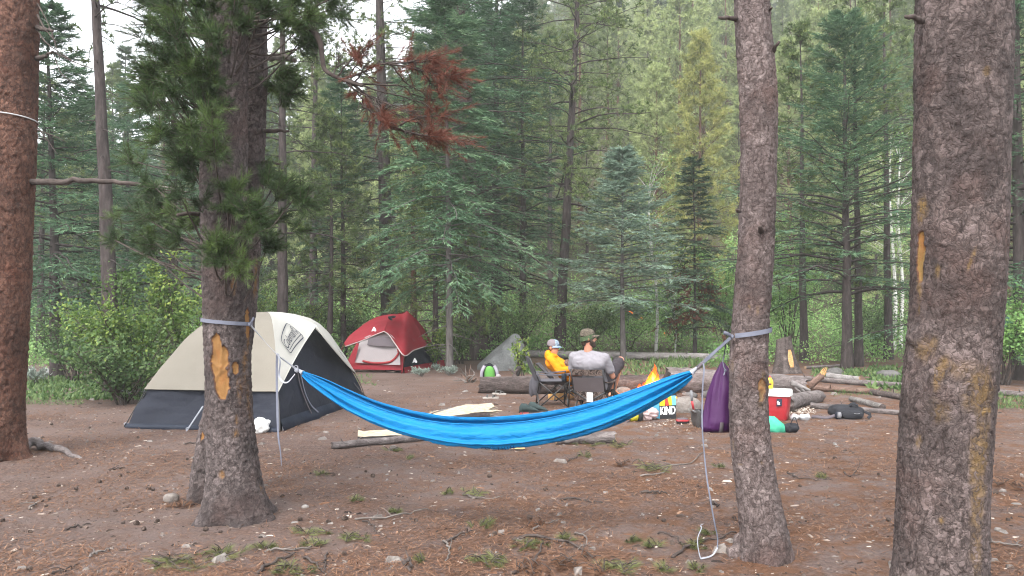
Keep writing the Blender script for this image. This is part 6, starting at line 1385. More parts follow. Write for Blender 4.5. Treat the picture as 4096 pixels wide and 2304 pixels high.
# printed tote bag
mat_cloth('tote_black', (.018, .018, .02), (.026, .026, .03), .8, 0, 5, .4, 10); mat_cloth('tote_blue', (.10, .42, .62), (.14, .48, .68), .75, .05, 5, .4, 12)
mat_plain('ink_yellow', (.72, .50, .01), .7, None, 4, 0); mat_plain('ink_red', (.62, .05, .03), .7, None, 4, 0); mat_plain('ink_lime', (.48, .56, .02), .7, None, 4, 0); mat_plain('ink_sky', (.16, .55, .78), .7, None, 4, 0)
def tote():
    g = at_g(2668, 1678); d = g[1]; root = thing('tote_bag', 'black tote bag with colour stripes, white letters and a blue side by the campfire', 'bag', tuple(g)); sc = d / FPX
    def pt(px, py, dd=0): return at(px, py, d + dd)
    f = [pt(2640, 1680), pt(2704, 1676, -.02), pt(2703, 1552, .02), pt(2634, 1556, .04)]; s = [pt(2590, 1655, .35), f[0], f[3], pt(2588, 1556, .36)]
    b0, b1 = f[1] + (s[0] - f[0]), f[2] + (s[3] - f[3])
    def quad(a, b, c, e, n=14, amp=.02, seed=1):
        u, v = np.meshgrid(np.linspace(0, 1, n), np.linspace(0, 1, n)); P = ((a * (1 - u[..., None]) + b * u[..., None]) * (1 - v[..., None]) + (e * (1 - u[..., None]) + c * u[..., None]) * v[..., None])
        Q = wrinkle(P, amp, seed, (6, 6, 6)); P[1:-1, 1:-1] = Q[1:-1, 1:-1]; return P
    m = MB(); m.grid(quad(*f, amp=.0)); m.build('front', 'tote_black', root)
    m = MB(); m.grid(quad(s[0], s[1], s[2], s[3], seed=3)); m.build('side', 'tote_blue', root)
    m = MB(); m.grid(quad(f[1], b0, b1, f[2], seed=4)); m.build('side', 'tote_blue', root)
    m = MB(); m.grid(quad(b0, s[0], s[3], b1, seed=5)); m.build('back', 'tote_black', root)
    def F(u, v, o=.006): 
        a = f[0] + (f[1] - f[0]) * np.asarray(u)[..., None]; b = f[3] + (f[2] - f[3]) * np.asarray(u)[..., None]; return a + (b - a) * np.asarray(v)[..., None] + np.array([-.15, -1, 0]) * o
    vt = lambda py: (1678 - py) / (1678 - 1554.)
    bands = [('ink_yellow', [.02, .34, .36, .02]), ('ink_red', [.38, .60, .46, .34]), ('ink_lime', [.60, .78, .74, .48]), ('ink_sky', [.78, .99, .99, .74])]
    for mt, (u0, u1, u2, u3) in bands:
        m = MB(); P = F(np.array([u0, u1, u2, u3]), np.array([vt(1622)] * 2 + [vt(1584)] * 2)); m.add(P, [[0, 1, 2, 3]]); m.build('stripe', mt, root, smooth=False)
    tv, tf = text_mesh('KIND', 1.0, .0, 1.0); tv -= [tv[:, 0].min(), tv[:, 1].min(), 0]; tv[:, 0] /= tv[:, 0].max(); tv[:, 1] /= tv[:, 1].max()
    # bold strokes: lay the word twice with a small shift
    m = MB()
    for e, h in ((0, 0), (.022, 0), (.011, .012), (.033, .012)):
        m.add(F(.04 + tv[:, 0] * .90 + e, vt(1658) + tv[:, 1] * (vt(1627) - vt(1658)) + h, .007 + e * .02), tf)
    m.build('lettering', 'print_white', root, smooth=False)
    def Sd(u, v, o=.006):
        a = s[0] + (s[1] - s[0]) * np.asarray(u)[..., None]; b = s[3] + (s[2] - s[3]) * np.asarray(u)[..., None]; nn = nrm(np.cross(s[1] - s[0], s[3] - s[0])); nn = nn if nn[1] < 0 else -nn; return a + (b - a) * np.asarray(v)[..., None] + nn * .02
    m = MB()
    for k in range(4):
        m.add(Sd(np.array([.12, .9 - .1 * k, .9 - .1 * k, .12]), np.array([.62 - k * .055, .62 - k * .055, .638 - k * .055, .638 - k * .055])), [[0, 1, 2, 3]])
    m.build('small_print', 'ink_sky' if 0 else 'print_dark', root, smooth=False)
    for i, e in ((f, .3), (f, .7)): pass
    m = MB(); m.tubes(smooth_path([F(.25, .98), F(.32, 1.14), F(.6, 1.16), F(.7, .98)], 14), .010, 6); m.build('handle', 'tote_black', root)
tote()
mat_cloth('bag_pink', (.62, .42, .40), (.72, .60, .60), .4, .3, 5, .6, 14, .5)
p = at_g(2596, 1685); m = MB(); m.blob(p + [.0, .1, .09], (.14, .10, .085), 4, 26, .5, fr=3.2); m.blob(p + [-.05, .12, .15], (.06, .05, .07), 6, 14, .5, fr=3); v = m.v[0]; v[:, 2] = np.maximum(v[:, 2], p[2] - .003)
tag(m.build('plastic_bag', 'bag_pink'), 'crumpled pinkish plastic bag left of the tote bag', 'bag')
mat_cloth('cloth_yellow', (.40, .36, .02), (.50, .44, .04), .6, 0, 8, .4, 20)
p = at_g(2530, 1690); o = thing('headlamp', 'yellow-green headlamp band with a grey strap lying left of the pink bag', 'headlamp', tuple(p))
m = MB(); m.tubes(np.stack([p + [-.03, .04, .05], p + [.02, .05, .07], p + [.07, .06, .06]]), [.05, .055, .05], 14, cap=True); m.build('body', 'cloth_yellow', o)
m = MB(); m.blob(p + [.11, .10, .08], (.05, .05, .09), 3, 12, .3); m.build('holder', 'plastic_black', o)
m = MB(); a = np.linspace(0, 2 * PI, 20); ribbon(m, np.stack([p[0] - .11 + .07 * np.cos(a), p[1] + .02 + .05 * np.sin(a), p[2] + .03 + .02 * np.sin(a)], -1), .022, (0, 0, 1), 30, thick=.006); m.build('strap', 'mesh_grey', o)
p = at_g(2734, 1697); o = thing('case', 'small red and grey zipped case lying beside the tote bag', 'case', tuple(p))
m = MB(); m.blob(p + [0, .05, .03], (.085, .05, .03), 2, 16, .05, flat=.35); m.build('lower_shell', 'plastic_black', o)
m = MB(); m.blob(p + [0, .05, .042], (.086, .051, .022), 2, 16, .05, flat=.35); m.build('band', 'plastic_red', o)
m = MB(); m.blob(p + [0, .05, .058], (.075, .045, .018), 2, 16, .05, flat=.3); m.build('upper_shell', 'mesh_grey', o)
# folding shovel
def shovel():
    g = at_g(2786, 1716); d = g[1]; root = thing('folding_shovel', 'small folding shovel with a red and grey handle standing left of the purple sack', 'shovel', tuple(g)); q = lambda px, py, e=0: at(px, py, d + e)
    m = MB(); m.tubes(np.stack([q(2764, 1562, -.02), q(2767, 1585, -.02), q(2768, 1604, -.02)]), [.017, .016, .015], 10, cap=True); m.build('handle', 'grey_plastic', root)
    m = MB(); m.tubes(np.stack([q(2768, 1603, -.02), q(2771, 1622, -.015), q(2775, 1642, -.01)]), [.015, .015, .014], 10, cap=True); m.build('grip', 'plastic_red', root)
    u = np.linspace(-1, 1, 14); v = np.linspace(0, 1, 18); U, V = np.meshgrid(u, v); wd = np.interp(v, [0, .1, .6, .85, 1], [.045, .065, .068, .05, .008])[:, None]
    base = q(2782, 1640); P = np.stack([base[0] + .005 + U * wd + V * .035, base[1] + .0 + .03 * U ** 2 + .04 * V, base[2] - V * .235], -1); m = MB(); m.grid(P); m.grid(P + [0, .006, 0]); m.build('blade', 'metal_grey', root)
    m = MB(); m.tubes(np.stack([q(2768, 1641, -.02), q(2778, 1648, -.02), q(2786, 1655, -.02)]), [.02, .022, .012], 8, cap=True); m.build('hinge', 'metal_grey', root)
    m = MB(); P2 = P.copy(); P2[..., 0] += .065; P2[..., 1] += .07; m.grid(P2); m.build('cover', 'plastic_black', root)
shovel()
p = at_g(2850, 1732); m = MB(); m.blob(p + [0, .03, .02], (.05, .02, .02), 3, 12, .4, fr=2.4); tag(m.build('wrapper', 'clear_plastic'), 'crumpled white wrapper below the purple sack', 'litter')
p = at_g(1030, 1732); m = MB(); m.blob(p + [.03, .04, .085], (.10, .07, .095), 6, 18, .35, fr=2.4); tag(m.build('plastic_bag', 'plastic_white'), 'white plastic bag on the ground between the wounded trunk and the tent', 'bag')
# sandals on the ground before the seat log
mat_plain('sole', (.42, .39, .35), .8, (.34, .31, .28), 8, .2); mat_plain('sandal_strap', (.10, .095, .09), .8, None, 8, .2)
def sandal(px, py, ang, label):
    p = at_g(px, py); o = thing('sandal', label, 'sandal', tuple(p)); R = rotz(ang); s = np.linspace(0, 1, 16); w = np.interp(s, [0, .1, .35, .75, .92, 1], [.012, .032, .03, .046, .036, .012])
    L = .27; rows = []
    for z in (.0, .025): rows.append(np.stack([np.c_[s * L - .13, -w, 0 * s + z], np.c_[s * L - .13, w, 0 * s + z]], 1))
    V = np.concatenate([rows[0], rows[1][:, ::-1]], 1) @ R.T + p; m = MB(); m.grid(V, closed=True); m.build('sole', 'sole', o, smooth=False)
    for c in ([(.03, -.042, .02), (.05, 0, .06), (.07, .042, .02)], [(-.06, -.03, .02), (-.05, 0, .07), (-.06, .03, .02)], [(.10, 0, .03), (.05, 0, .062), (-.05, .0, .07)]):
        m = MB(); ribbon(m, [np.array(q) @ R.T + p for q in c], .024, np.array([1, 0, 0]) @ R.T if c[0][1] != 0 else np.array([0, 1, 0]) @ R.T, 10, thick=.004); m.build('strap', 'sandal_strap', o)
sandal(1962, 1594, rad(8), 'tan sandal with dark straps before the seat log, nearer of two'); sandal(1996, 1578, rad(-24), 'tan sandal with dark straps before the seat log, farther of two')
# hiking shoes below the grey chair
mat_cloth('shoe_green', (.022, .036, .036), (.05, .07, .07), .8, 0, 14, .5, 30)
def shoe(px, py, ang, label, mat='shoe_green'):
    p = at_g(px, py); o = thing('hiking_shoe', label, 'shoe', tuple(p)); R = rotz(ang); n = 18; s = np.linspace(0, 1, n); th = np.arange(16) / 16 * 2 * PI
    w = np.interp(s, [0, .12, .4, .75, .95, 1], [.003, .036, .036, .046, .03, .003]); h = np.interp(s, [0, .1, .35, .5, .8, 1], [.07, .12, .115, .08, .05, .008])
    P = np.stack([(s * .29 - .14)[:, None] + 0 * th, np.cos(th)[None] * w[:, None], np.maximum(.015, .02 + (.5 + .5 * np.sin(th)[None]) * h[:, None])], -1) @ R.T + p
    m = MB(); m.grid(P, closed=True); m.build('upper', mat, o)
    V = np.stack([np.c_[s * .30 - .145, -w * 1.08, 0 * s], np.c_[s * .30 - .145, w * 1.08, 0 * s], np.c_[s * .30 - .145, w * 1.08, 0 * s + .024], np.c_[s * .30 - .145, -w * 1.08, 0 * s + .024]], 1) @ R.T + p
    m = MB(); m.grid(V, closed=True); m.build('sole', 'plastic_black', o, smooth=False)
    m = MB()
    for k in range(4): x = .0 + k * .028; m.tubes(np.array([[x, -.03, .075 - k * .008], [x, 0, .10 - k * .012], [x, .03, .075 - k * .008]]) @ R.T + p, .004, 4)
    m.build('laces', 'plastic_black', o)
shoe(2116, 1652, rad(8), 'dark green hiking shoe on the pole below the grey chair, left of two'); shoe(2150, 1646, rad(-14), 'dark green hiking shoe on the pole below the grey chair, right of two')
p = at_g(2098, 1656); m = MB(); m.box(p + [0, -.03, .012], (.13, .05, .02), rotz(.05), bev=.006); tag(m.build('red_strip', 'plastic_red'), 'flat red strip lying under the green hiking shoes', 'litter')
# plank behind the chairs
a, b = at_g(2196, 1602), at_g(2335, 1592); m = MB(); c = (a + b) / 2; L = np.linalg.norm(b - a); m.box(c + [0, .05, .05], (L, .05, .10), rotz(math.atan2(b[1] - a[1], b[0] - a[0])), bev=.004); tag(m.build('plank', 'plank_wood'), 'yellowish sawn plank on the ground behind the chairs', 'plank')
# green daypack leaning on the seat log
mat_cloth('pack_green', (.09, .27, .055), (.13, .34, .08), .8, 0, 5, .4, 20); mat_cloth('pack_grey', (.22, .20, .24), (.30, .28, .32), .8, 0, 5, .4, 20)
p = at(1958, 1520, 14.75); p[2] = gzf(p[0], 14.75); o = thing('daypack', 'green daypack with grey shoulder straps leaning behind the seat log', 'backpack', tuple(p))
m = MB(); m.blob(p + [0, .06, .22], (.16, .10, .24), 3, 18, .10, flat=.2); m.build('bag', 'cloth_black', o)
m = MB(); m.blob(p + [0, -.02, .22], (.10, .05, .20), 4, 16, .08, flat=.25); m.build('back_panel', 'pack_green', o)
for s in (-1, 1):
    m = MB(); ribbon(m, [p + np.array([s * .09, -.05, .43]), p + np.array([s * .14, -.10, .32]), p + np.array([s * .145, -.09, .18]), p + np.array([s * .14, -.05, .06])], .055, (1, 0, 0), 16, thick=.02); m.build('shoulder_strap', 'pack_grey', o)
m = MB(); m.tubes(smooth_path([p + [-.05, -.02, .44], p + [0, -.02, .475], p + [.05, -.02, .44]], 8), .012, 6); m.build('grab_loop', 'cloth_black', o)
p = at(1990, 1512, 14.15); o = thing('cup', 'small white camp cup lying on the seat log', 'cup', tuple(p)); m = MB(); m.tubes(np.stack([p + [-.02, 0, .005], p + [.0, 0, .02], p + [.03, 0, .025], p + [.055, 0, .02]]), [.03, .045, .048, .03], 14, cap=True); m.build('cup_body', 'mesh_white', o)
m = MB(); m.tubes(np.stack([p + [-.055, 0, .01], p + [-.03, 0, .012]]), [.012, .018], 8, cap=True); m.build('tip', 'ink_yellow', o)
# dark bark stub standing on the seat log
p = at(2070, 1505, 14.2); m = MB(); m.tubes(smooth_path([p + [-.03, 0, -.03], p + [0, 0, .08], p + [.04, 0, .17]], 8), [.05, .055, .055, .055, .05, .05, .05, .04], 9, cap=True); tag(m.build('bark_stub', 'charred'), 'black charred stub standing on the seat log beside the leafy sprout', 'stub')
# gnarled root clump
p = at_g(1868, 1530); o = thing('dead_root', 'tangle of dry pale roots on the ground left of the green daypack', 'root', tuple(p)); r = np.random.RandomState(9)
for k in range(16):
    a = r.uniform(0, PI); e = p + np.array([math.cos(a) * r.uniform(.1, .3), r.normal() * .1, abs(math.sin(a)) * r.uniform(.1, .42)]); m = MB(); m.tubes(smooth_path([p + r.normal(size=3) * [.08, .05, .02], (p + e) / 2 + r.normal(size=3) * .05, e], 7), np.linspace(.022, .005, 7), 5); m.build('root_strand', 'twig_pale' if k % 2 else 'log_red', o)
# dark teal tarp strung among the trees at the right edge
mat_cloth('tarp_teal', (.010, .085, .070), (.016, .11, .09), .7, .1, 3, .4, 8)
a, b = at(3975, 1336, 17.6), at(4190, 1318, 18.2); u, v = np.meshgrid(np.linspace(0, 1, 24), np.linspace(0, 1, 10)); P = a + (b - a) * u[..., None] + np.array([.1, 1.3, .30]) * v[..., None]; P[..., 2] -= .10 * np.sin(u * PI) * (1 - v)
o = thing('tarp', 'dark teal tarp strung among the trees at the right edge', 'tarp', tuple(a)); m = MB(); m.grid(wrinkle(P, .06, 4, (3, 3, 3))); m.build('sheet', 'tarp_teal', o)
m = MB(); m.grid(np.stack([P[0], P[0] - [0, .01, .10]])); m.build('hanging_edge', 'tarp_teal', o)
for q in (a, b):
    m = MB(); m.tubes(np.stack([q, np.array([q[0] - .3, q[1] - .2, gzf(q[0], q[1])])]), .006, 5); m.build('guy_line', 'pole_black', o)
# ================================================================== CHAIRS
def m_camo(name, cols, sc=16):
    t = NT(name); c = t.coord(); n = t.noise(t.map(c, (1, 1, .6)), sc, 3, .6, 1.2)
    t.end(t.pbsdf(t.ramp(n, [(.0, cols[0]), (.40, cols[1]), (.48, cols[2]), (.56, cols[3]), (.66, cols[0])], 'CONSTANT'), .85, t.bump(t.noise(c, 60, 3), .3, .004), .2))
m_camo('camo_brown', [dim(q, .8) for q in [(.045, .028, .024), (.095, .062, .052), (.20, .155, .135), (.03, .02, .018)]])
m_camo('camo_cap', [dim(q, .8) for q in [(.10, .085, .062), (.055, .045, .034), (.15, .125, .095), (.05, .042, .03)]], 26)
m_camo('camo_blue', [dim(q, .8) for q in [(.20, .23, .27), (.05, .14, .25), (.36, .40, .44), (.05, .09, .12)]], 30)
m_camo('band_green', [dim(q, .8) for q in [(.05, .09, .04), (.025, .05, .022), (.09, .13, .06), (.02, .03, .02)]], 30)
mat_cloth('chair_grey', (.075, .072, .085), (.115, .11, .125), .85, 0, 6, .4, 20)
mat_cloth('chair_navy', (.018, .028, .045), (.03, .042, .06), .8, 0, 6, .4, 20)
mat_cloth('shirt_grey', (.215, .203, .222), (.265, .252, .275), .9, 0, 5, .5, 12)
mat_cloth('chair_dark', (.085, .070, .074), (.12, .10, .105), .9, 0, 5, .4, 12)
mat_cloth('chair_mauve', (.17, .14, .15), (.21, .175, .19), .9, 0, 5, .4, 12)
mat_cloth('shorts_dark', (.030, .025, .030), (.05, .042, .048), .85, 0, 5, .5, 14)
mat_cloth('hoodie_orange', (.78, .235, .004), (.86, .30, .008), .85, .05, 5, .5, 12)
mat_cloth('pants_dark', (.03, .03, .035), None, .9, 0, 5, .4, 14)
def m_skin(name, a, b):
    t = NT(name); c = t.coord(); x = t.n('ShaderNodeBsdfPrincipled'); t.l(t.mix(t.noise(c, 12, 4), a, b), x.inputs['Base Color']); x.inputs['Roughness'].default_value = .55; x.inputs['Specular IOR Level'].default_value = .35
    x.inputs['Subsurface Weight'].default_value = .12; x.inputs['Subsurface Radius'].default_value = (.01, .004, .002); x.inputs['Subsurface Scale'].default_value = .5; t.end(x.outputs[0])
m_skin('skin', (.34, .150, .095), (.42, .20, .135)); m_skin('skin_boy', (.42, .18, .10), (.48, .23, .14))
mat_plain('hair_dark', (.035, .022, .016), .8, (.06, .038, .026), 40, .6, 90); mat_plain('eye_dark', (.01, .008, .008), .3, None, 5, 0)

def camp_chair(label, loc, rz, sc, fab, band=None, top=.86, arm=.60, seat=.42, w=.27, dp=.25, back_lean=.12, cup=True, mid='chair_dark', tag_white=False, low=None):
    root = thing('camp_chair', label, 'camping chair', tuple(loc)); R = rotz(rz) * 1.0
    X = lambda p: (np.asarray(p, float) * sc) @ R.T + np.asarray(loc, float)
    def bar(a, b, r=.010 if not band else .013, nm='frame_bar', mt='pole_black'):
        m = MB(); m.tubes(np.stack([X(a), (X(a) + X(b)) / 2, X(b)]), r, 7, cap=True); return m.build(nm, mt, root)
    for s in (-1, 1):
        bar((s * w, dp, 0), (-s * w, dp, seat), nm='leg'); bar((s * w, -dp, 0), (-s * w, -dp, seat), nm='leg')
        bar((s * w, -dp, 0), (s * w, dp, seat), nm='leg'); bar((s * w, dp, 0), (s * w, -dp, seat), nm='leg')
        bar((s * (w + .01), dp, 0), (s * (w + .02), dp + .02, arm), nm='arm_post'); bar((s * w, -dp + .02, seat * .9), (s * w, -dp - back_lean, top), nm='back_post')
        for y in (-dp, dp):
            m = MB(); m.blob(X((s * w, y, .012)), (.02 * sc, .02 * sc, .014 * sc), 2, 7, .05); m.build('foot', 'plastic_black', root)
        m = MB(); u, v = np.meshgrid(np.linspace(-1, 1, 5), np.linspace(0, 1, 10)); q = np.stack([s * (w + .015) + u * .03, -dp - back_lean * .35 + v * (2 * dp + .03 + back_lean * .35), arm - .025 * np.sin(v * PI) + .012 * (1 - u ** 2)], -1); m.grid(X(q)); m.grid(X(q - [0, 0, .01])); m.build('armrest', fab, root)
    if cup:
        th = np.arange(14) / 14 * 2 * PI; z = np.array([-.13, -.125, -.02, 0]); r_ = np.array([.01, .042, .046, .046]); q = np.stack([w + .02 + np.cos(th)[None] * r_[:, None], dp - .08 + np.sin(th)[None] * r_[:, None], arm + z[:, None] + 0 * th], -1); m = MB(); m.grid(X(q), closed=True); m.build('cup_holder', 'chair_navy', root)
    u, v = np.meshgrid(np.linspace(-1, 1, 16), np.linspace(-1, 1, 16)); q = np.stack([u * w, v * dp, seat - .075 * (1 - u ** 2) * (1 - .5 * v ** 2) + .01], -1); m = MB(); m.grid(X(q)); m.grid(X(q - [0, 0, .008])); m.build('seat', low or fab, root)
    def back(z0, z1, mt, nm, o=0.0):
        u, v = np.meshgrid(np.linspace(-1, 1, 16), np.linspace(z0, z1, 10)); k = (v - seat * .9) / (top - seat * .9); q = np.stack([u * (w + .008), -dp + .02 - (back_lean + .02) * k - .055 * (1 - u ** 2) - o, v], -1); m = MB(); m.grid(X(q)); m.grid(X(q + [0, .008, 0])); return m.build(nm, mt, root)
    if band:
        back(top - .095, top, band, 'top_band'); back(seat * .55, seat * 1.02, band, 'lower_panel')
        if mid: back(seat * 1.02, top - .13, mid, 'back_panel')
    else: back(seat * 1.02, top, fab, 'back')
    if tag_white:
        m = MB(); u, v = np.meshgrid(np.linspace(-.05, .05, 4), np.linspace(seat * .50, seat * .99, 5)); q = np.stack([u + .03, -dp - .075 + 0 * u, v], -1); m.grid(X(q)); m.build('care_tag', 'print_white', root)
    return root, X
# empty grey chair in profile
gc = ground_at(2208, 1622); ch, Xg = camp_chair('empty grey folding camp chair with a cup holder left of the seated man', (gc[0], gc[1], gc[2]), rad(-86), .88, 'chair_grey', top=.84, arm=.57, seat=.43, back_lean=.16)
m = MB(); m.blob(at(2143, 1535, gc[1] + .05), (.085, .07, .18), 5, 20, .25, fr=1.8); m.blob(at(2128, 1548, gc[1] + .10), (.05, .05, .14), 7, 14, .25); m.build('hanging_carry_bag', 'chair_grey', ch)
# the man's low camouflage chair and the boy's recliner
mc = np.array([1.20, 11.72, gzf(1.2, 11.72)]); camp_chair('brown camouflage camp chair under the seated man, a white tag on its back', mc, rad(-22), .92, 'camo_brown', 'camo_brown', top=.66, arm=.46, seat=.30, w=.255, back_lean=.14, mid='chair_dark', tag_white=True, cup=False)
bc = np.array([.93, 13.02, gzf(.93, 13.0)]); camp_chair('low camp chair carrying the boy in orange', bc, rad(-95), .9, 'chair_grey', top=.66, arm=.50, seat=.34, w=.24, back_lean=.30, cup=False)

# ================================================================== PEOPLE
def capsule(mb, p0, p1, r0, r1, n=12):
    p0, p1 = np.asarray(p0, float), np.asarray(p1, float); ax = nrm(p1 - p0); a = np.linspace(0, PI / 2, 6)
    pts = [p0 - ax * r0 * math.cos(q) for q in a] + [p1 + ax * r1 * math.sin(q) for q in a]; rr = [max(.0008, r0 * math.sin(q)) for q in a] + [max(.0008, r1 * math.cos(q)) for q in a]
    mb.tubes(np.array(pts), np.array(rr), n, cap=True)
def ell(mb, c, r, R=None): mb.blob(c, r, 0, 12, 0.0, R)
def fuse(name, mb, mat, parent, voxel=.010, smooth=6, fold=0.0):
    """weld overlapping volumes into one continuous skin"""
    ob = mb.build('tmp', mat, parent); md = ob.modifiers.new('r', 'REMESH'); md.mode = 'VOXEL'; md.voxel_size = voxel; md.use_smooth_shade = True
    sm = ob.modifiers.new('s', 'SMOOTH'); sm.factor = .5; sm.iterations = smooth
    dg = bpy.context.evaluated_depsgraph_get(); me = bpy.data.meshes.new_from_object(ob.evaluated_get(dg)); bpy.data.objects.remove(ob)
    o = bpy.data.objects.new(name, me); COL.objects.link(o); o.parent = parent
    if not me.materials: me.materials.append(MAT[mat])
    me.polygons.foreach_set('use_smooth', np.ones(len(me.polygons), bool))
    if fold:
        n = len(me.vertices); co = np.zeros(n * 3, np.float32); me.vertices.foreach_get('co', co); co = co.reshape(-1, 3).astype(float); no = np.zeros(n * 3, np.float32); me.vertex_normals.foreach_get('vector', no); no = no.reshape(-1, 3)
        f = np.abs(fbm(co[:, 0] * 9 + co[:, 2] * 5, co[:, 1] * 9, co[:, 2] * 13, 3, 7) - .5) * 2; co = co + no * ((.35 - f) * fold)[:, None]; me.vertices.foreach_set('co', co.astype(np.float32).ravel()); me.update()
    return o
def basis(f, up=(0, 0, 1.)):
    f = nrm(f); r = nrm(np.cross(f, up)); u = np.cross(r, f); return np.stack([r, f, u], 1)     # columns: right, forward, up
def head(mb, c, B, s=1.0):
    q = lambda x, y, z: c + B @ (np.array([x, y, z]) * s)
    ell(mb, q(0, -.01, .025), np.array([.076, .097, .098]) * s, B); ell(mb, q(0, .028, -.045), np.array([.056, .066, .066]) * s, B)
    capsule(mb, q(0, .093, .012), q(0, .112, -.022), .010 * s, .015 * s, 8); ell(mb, q(0, .084, .030), np.array([.045, .016, .012]) * s, B)
    capsule(mb, q(-.02, .088, -.062), q(.02, .088, -.062), .010 * s, .010 * s, 8); ell(mb, q(0, .074, -.098), np.array([.026, .022, .018]) * s, B)
    for e in (-1, 1): ell(mb, q(e * .080, -.008, -.005), np.array([.010, .022, .032]) * s, B)
    return q
def hand(mb, w, p, B, s=1.0, curl=.8):
    """palm from the wrist w, fingers curled; B columns = right, forward (fingers), up (back of hand)"""
    q = lambda x, y, z: w + B @ (np.array([x, y, z]) * s)
    for x in (-.028, -.010, .010, .028): capsule(mb, q(x * .6, .01, 0), q(x, .085, 0), .013 * s, .012 * s, 8)
    for x, L in ((-.030, .060), (-.010, .072), (.010, .068), (.030, .052)):
        a = q(x, .085, 0); b = q(x * 1.05, .085 + L * .45, -.018 * curl * 2); c = q(x, .085 + L * .42, -.050 * curl - .012); capsule(mb, a, b, .009 * s, .0085 * s, 8); capsule(mb, b, c, .0085 * s, .007 * s, 8)
    a = q(-.030, .030, -.006); b = q(-.058, .062, -.022); c = q(-.046, .094, -.034); capsule(mb, a, b, .0115 * s, .010 * s, 8); capsule(mb, b, c, .010 * s, .008 * s, 8)
def cap_hat(parent, c, B, s, m_crown, m_brim, m_front=None):
    """baseball cap: crown, brim, button"""
    q = lambda P: c + (np.asarray(P) * s) @ B.T
    th = np.arange(28) / 28 * 2 * PI; ph = np.linspace(0, PI / 2 * .985, 9); P = np.stack([np.cos(ph)[:, None] ** .7 * np.sin(th)[None] * .090, np.cos(ph)[:, None] ** .7 * np.cos(th)[None] * .112 - .012, np.sin(ph)[:, None] * .088 + .045 + 0 * th], -1)
    P[0, :, 2] -= .018
    m = MB(); m.grid(q(P), closed=True); cr = m.build('cap_crown', m_crown, parent)
    if m_front:
        F = P[:, [25, 26, 27, 0, 1, 2, 3]] * 1.015 + [0, .002, .001]; m = MB(); m.grid(q(F)); m.build('cap_front', m_front, cr)
    u = np.linspace(-1, 1, 15); v = np.linspace(0, 1, 7); U, V = np.meshgrid(u, v); a = U * 1.15; base = np.stack([np.sin(a) * .088, np.cos(a) * .106 - .012, 0 * a + .036], -1); ext = np.cos(U * PI / 2) ** .6 * .085
    Q = base + np.stack([np.sin(a) * 0, ext * V, -.012 * V - .022 * U ** 2 * V], -1); m = MB(); m.grid(q(Q)); m.grid(q(Q - [0, 0, .006])); m.build('cap_brim', m_brim, parent)
    m = MB(); m.blob(q(np.array([0, -.012, .134])), (.008 * s,) * 3, 1, 6, 0); m.build('cap_button', m_crown, parent)

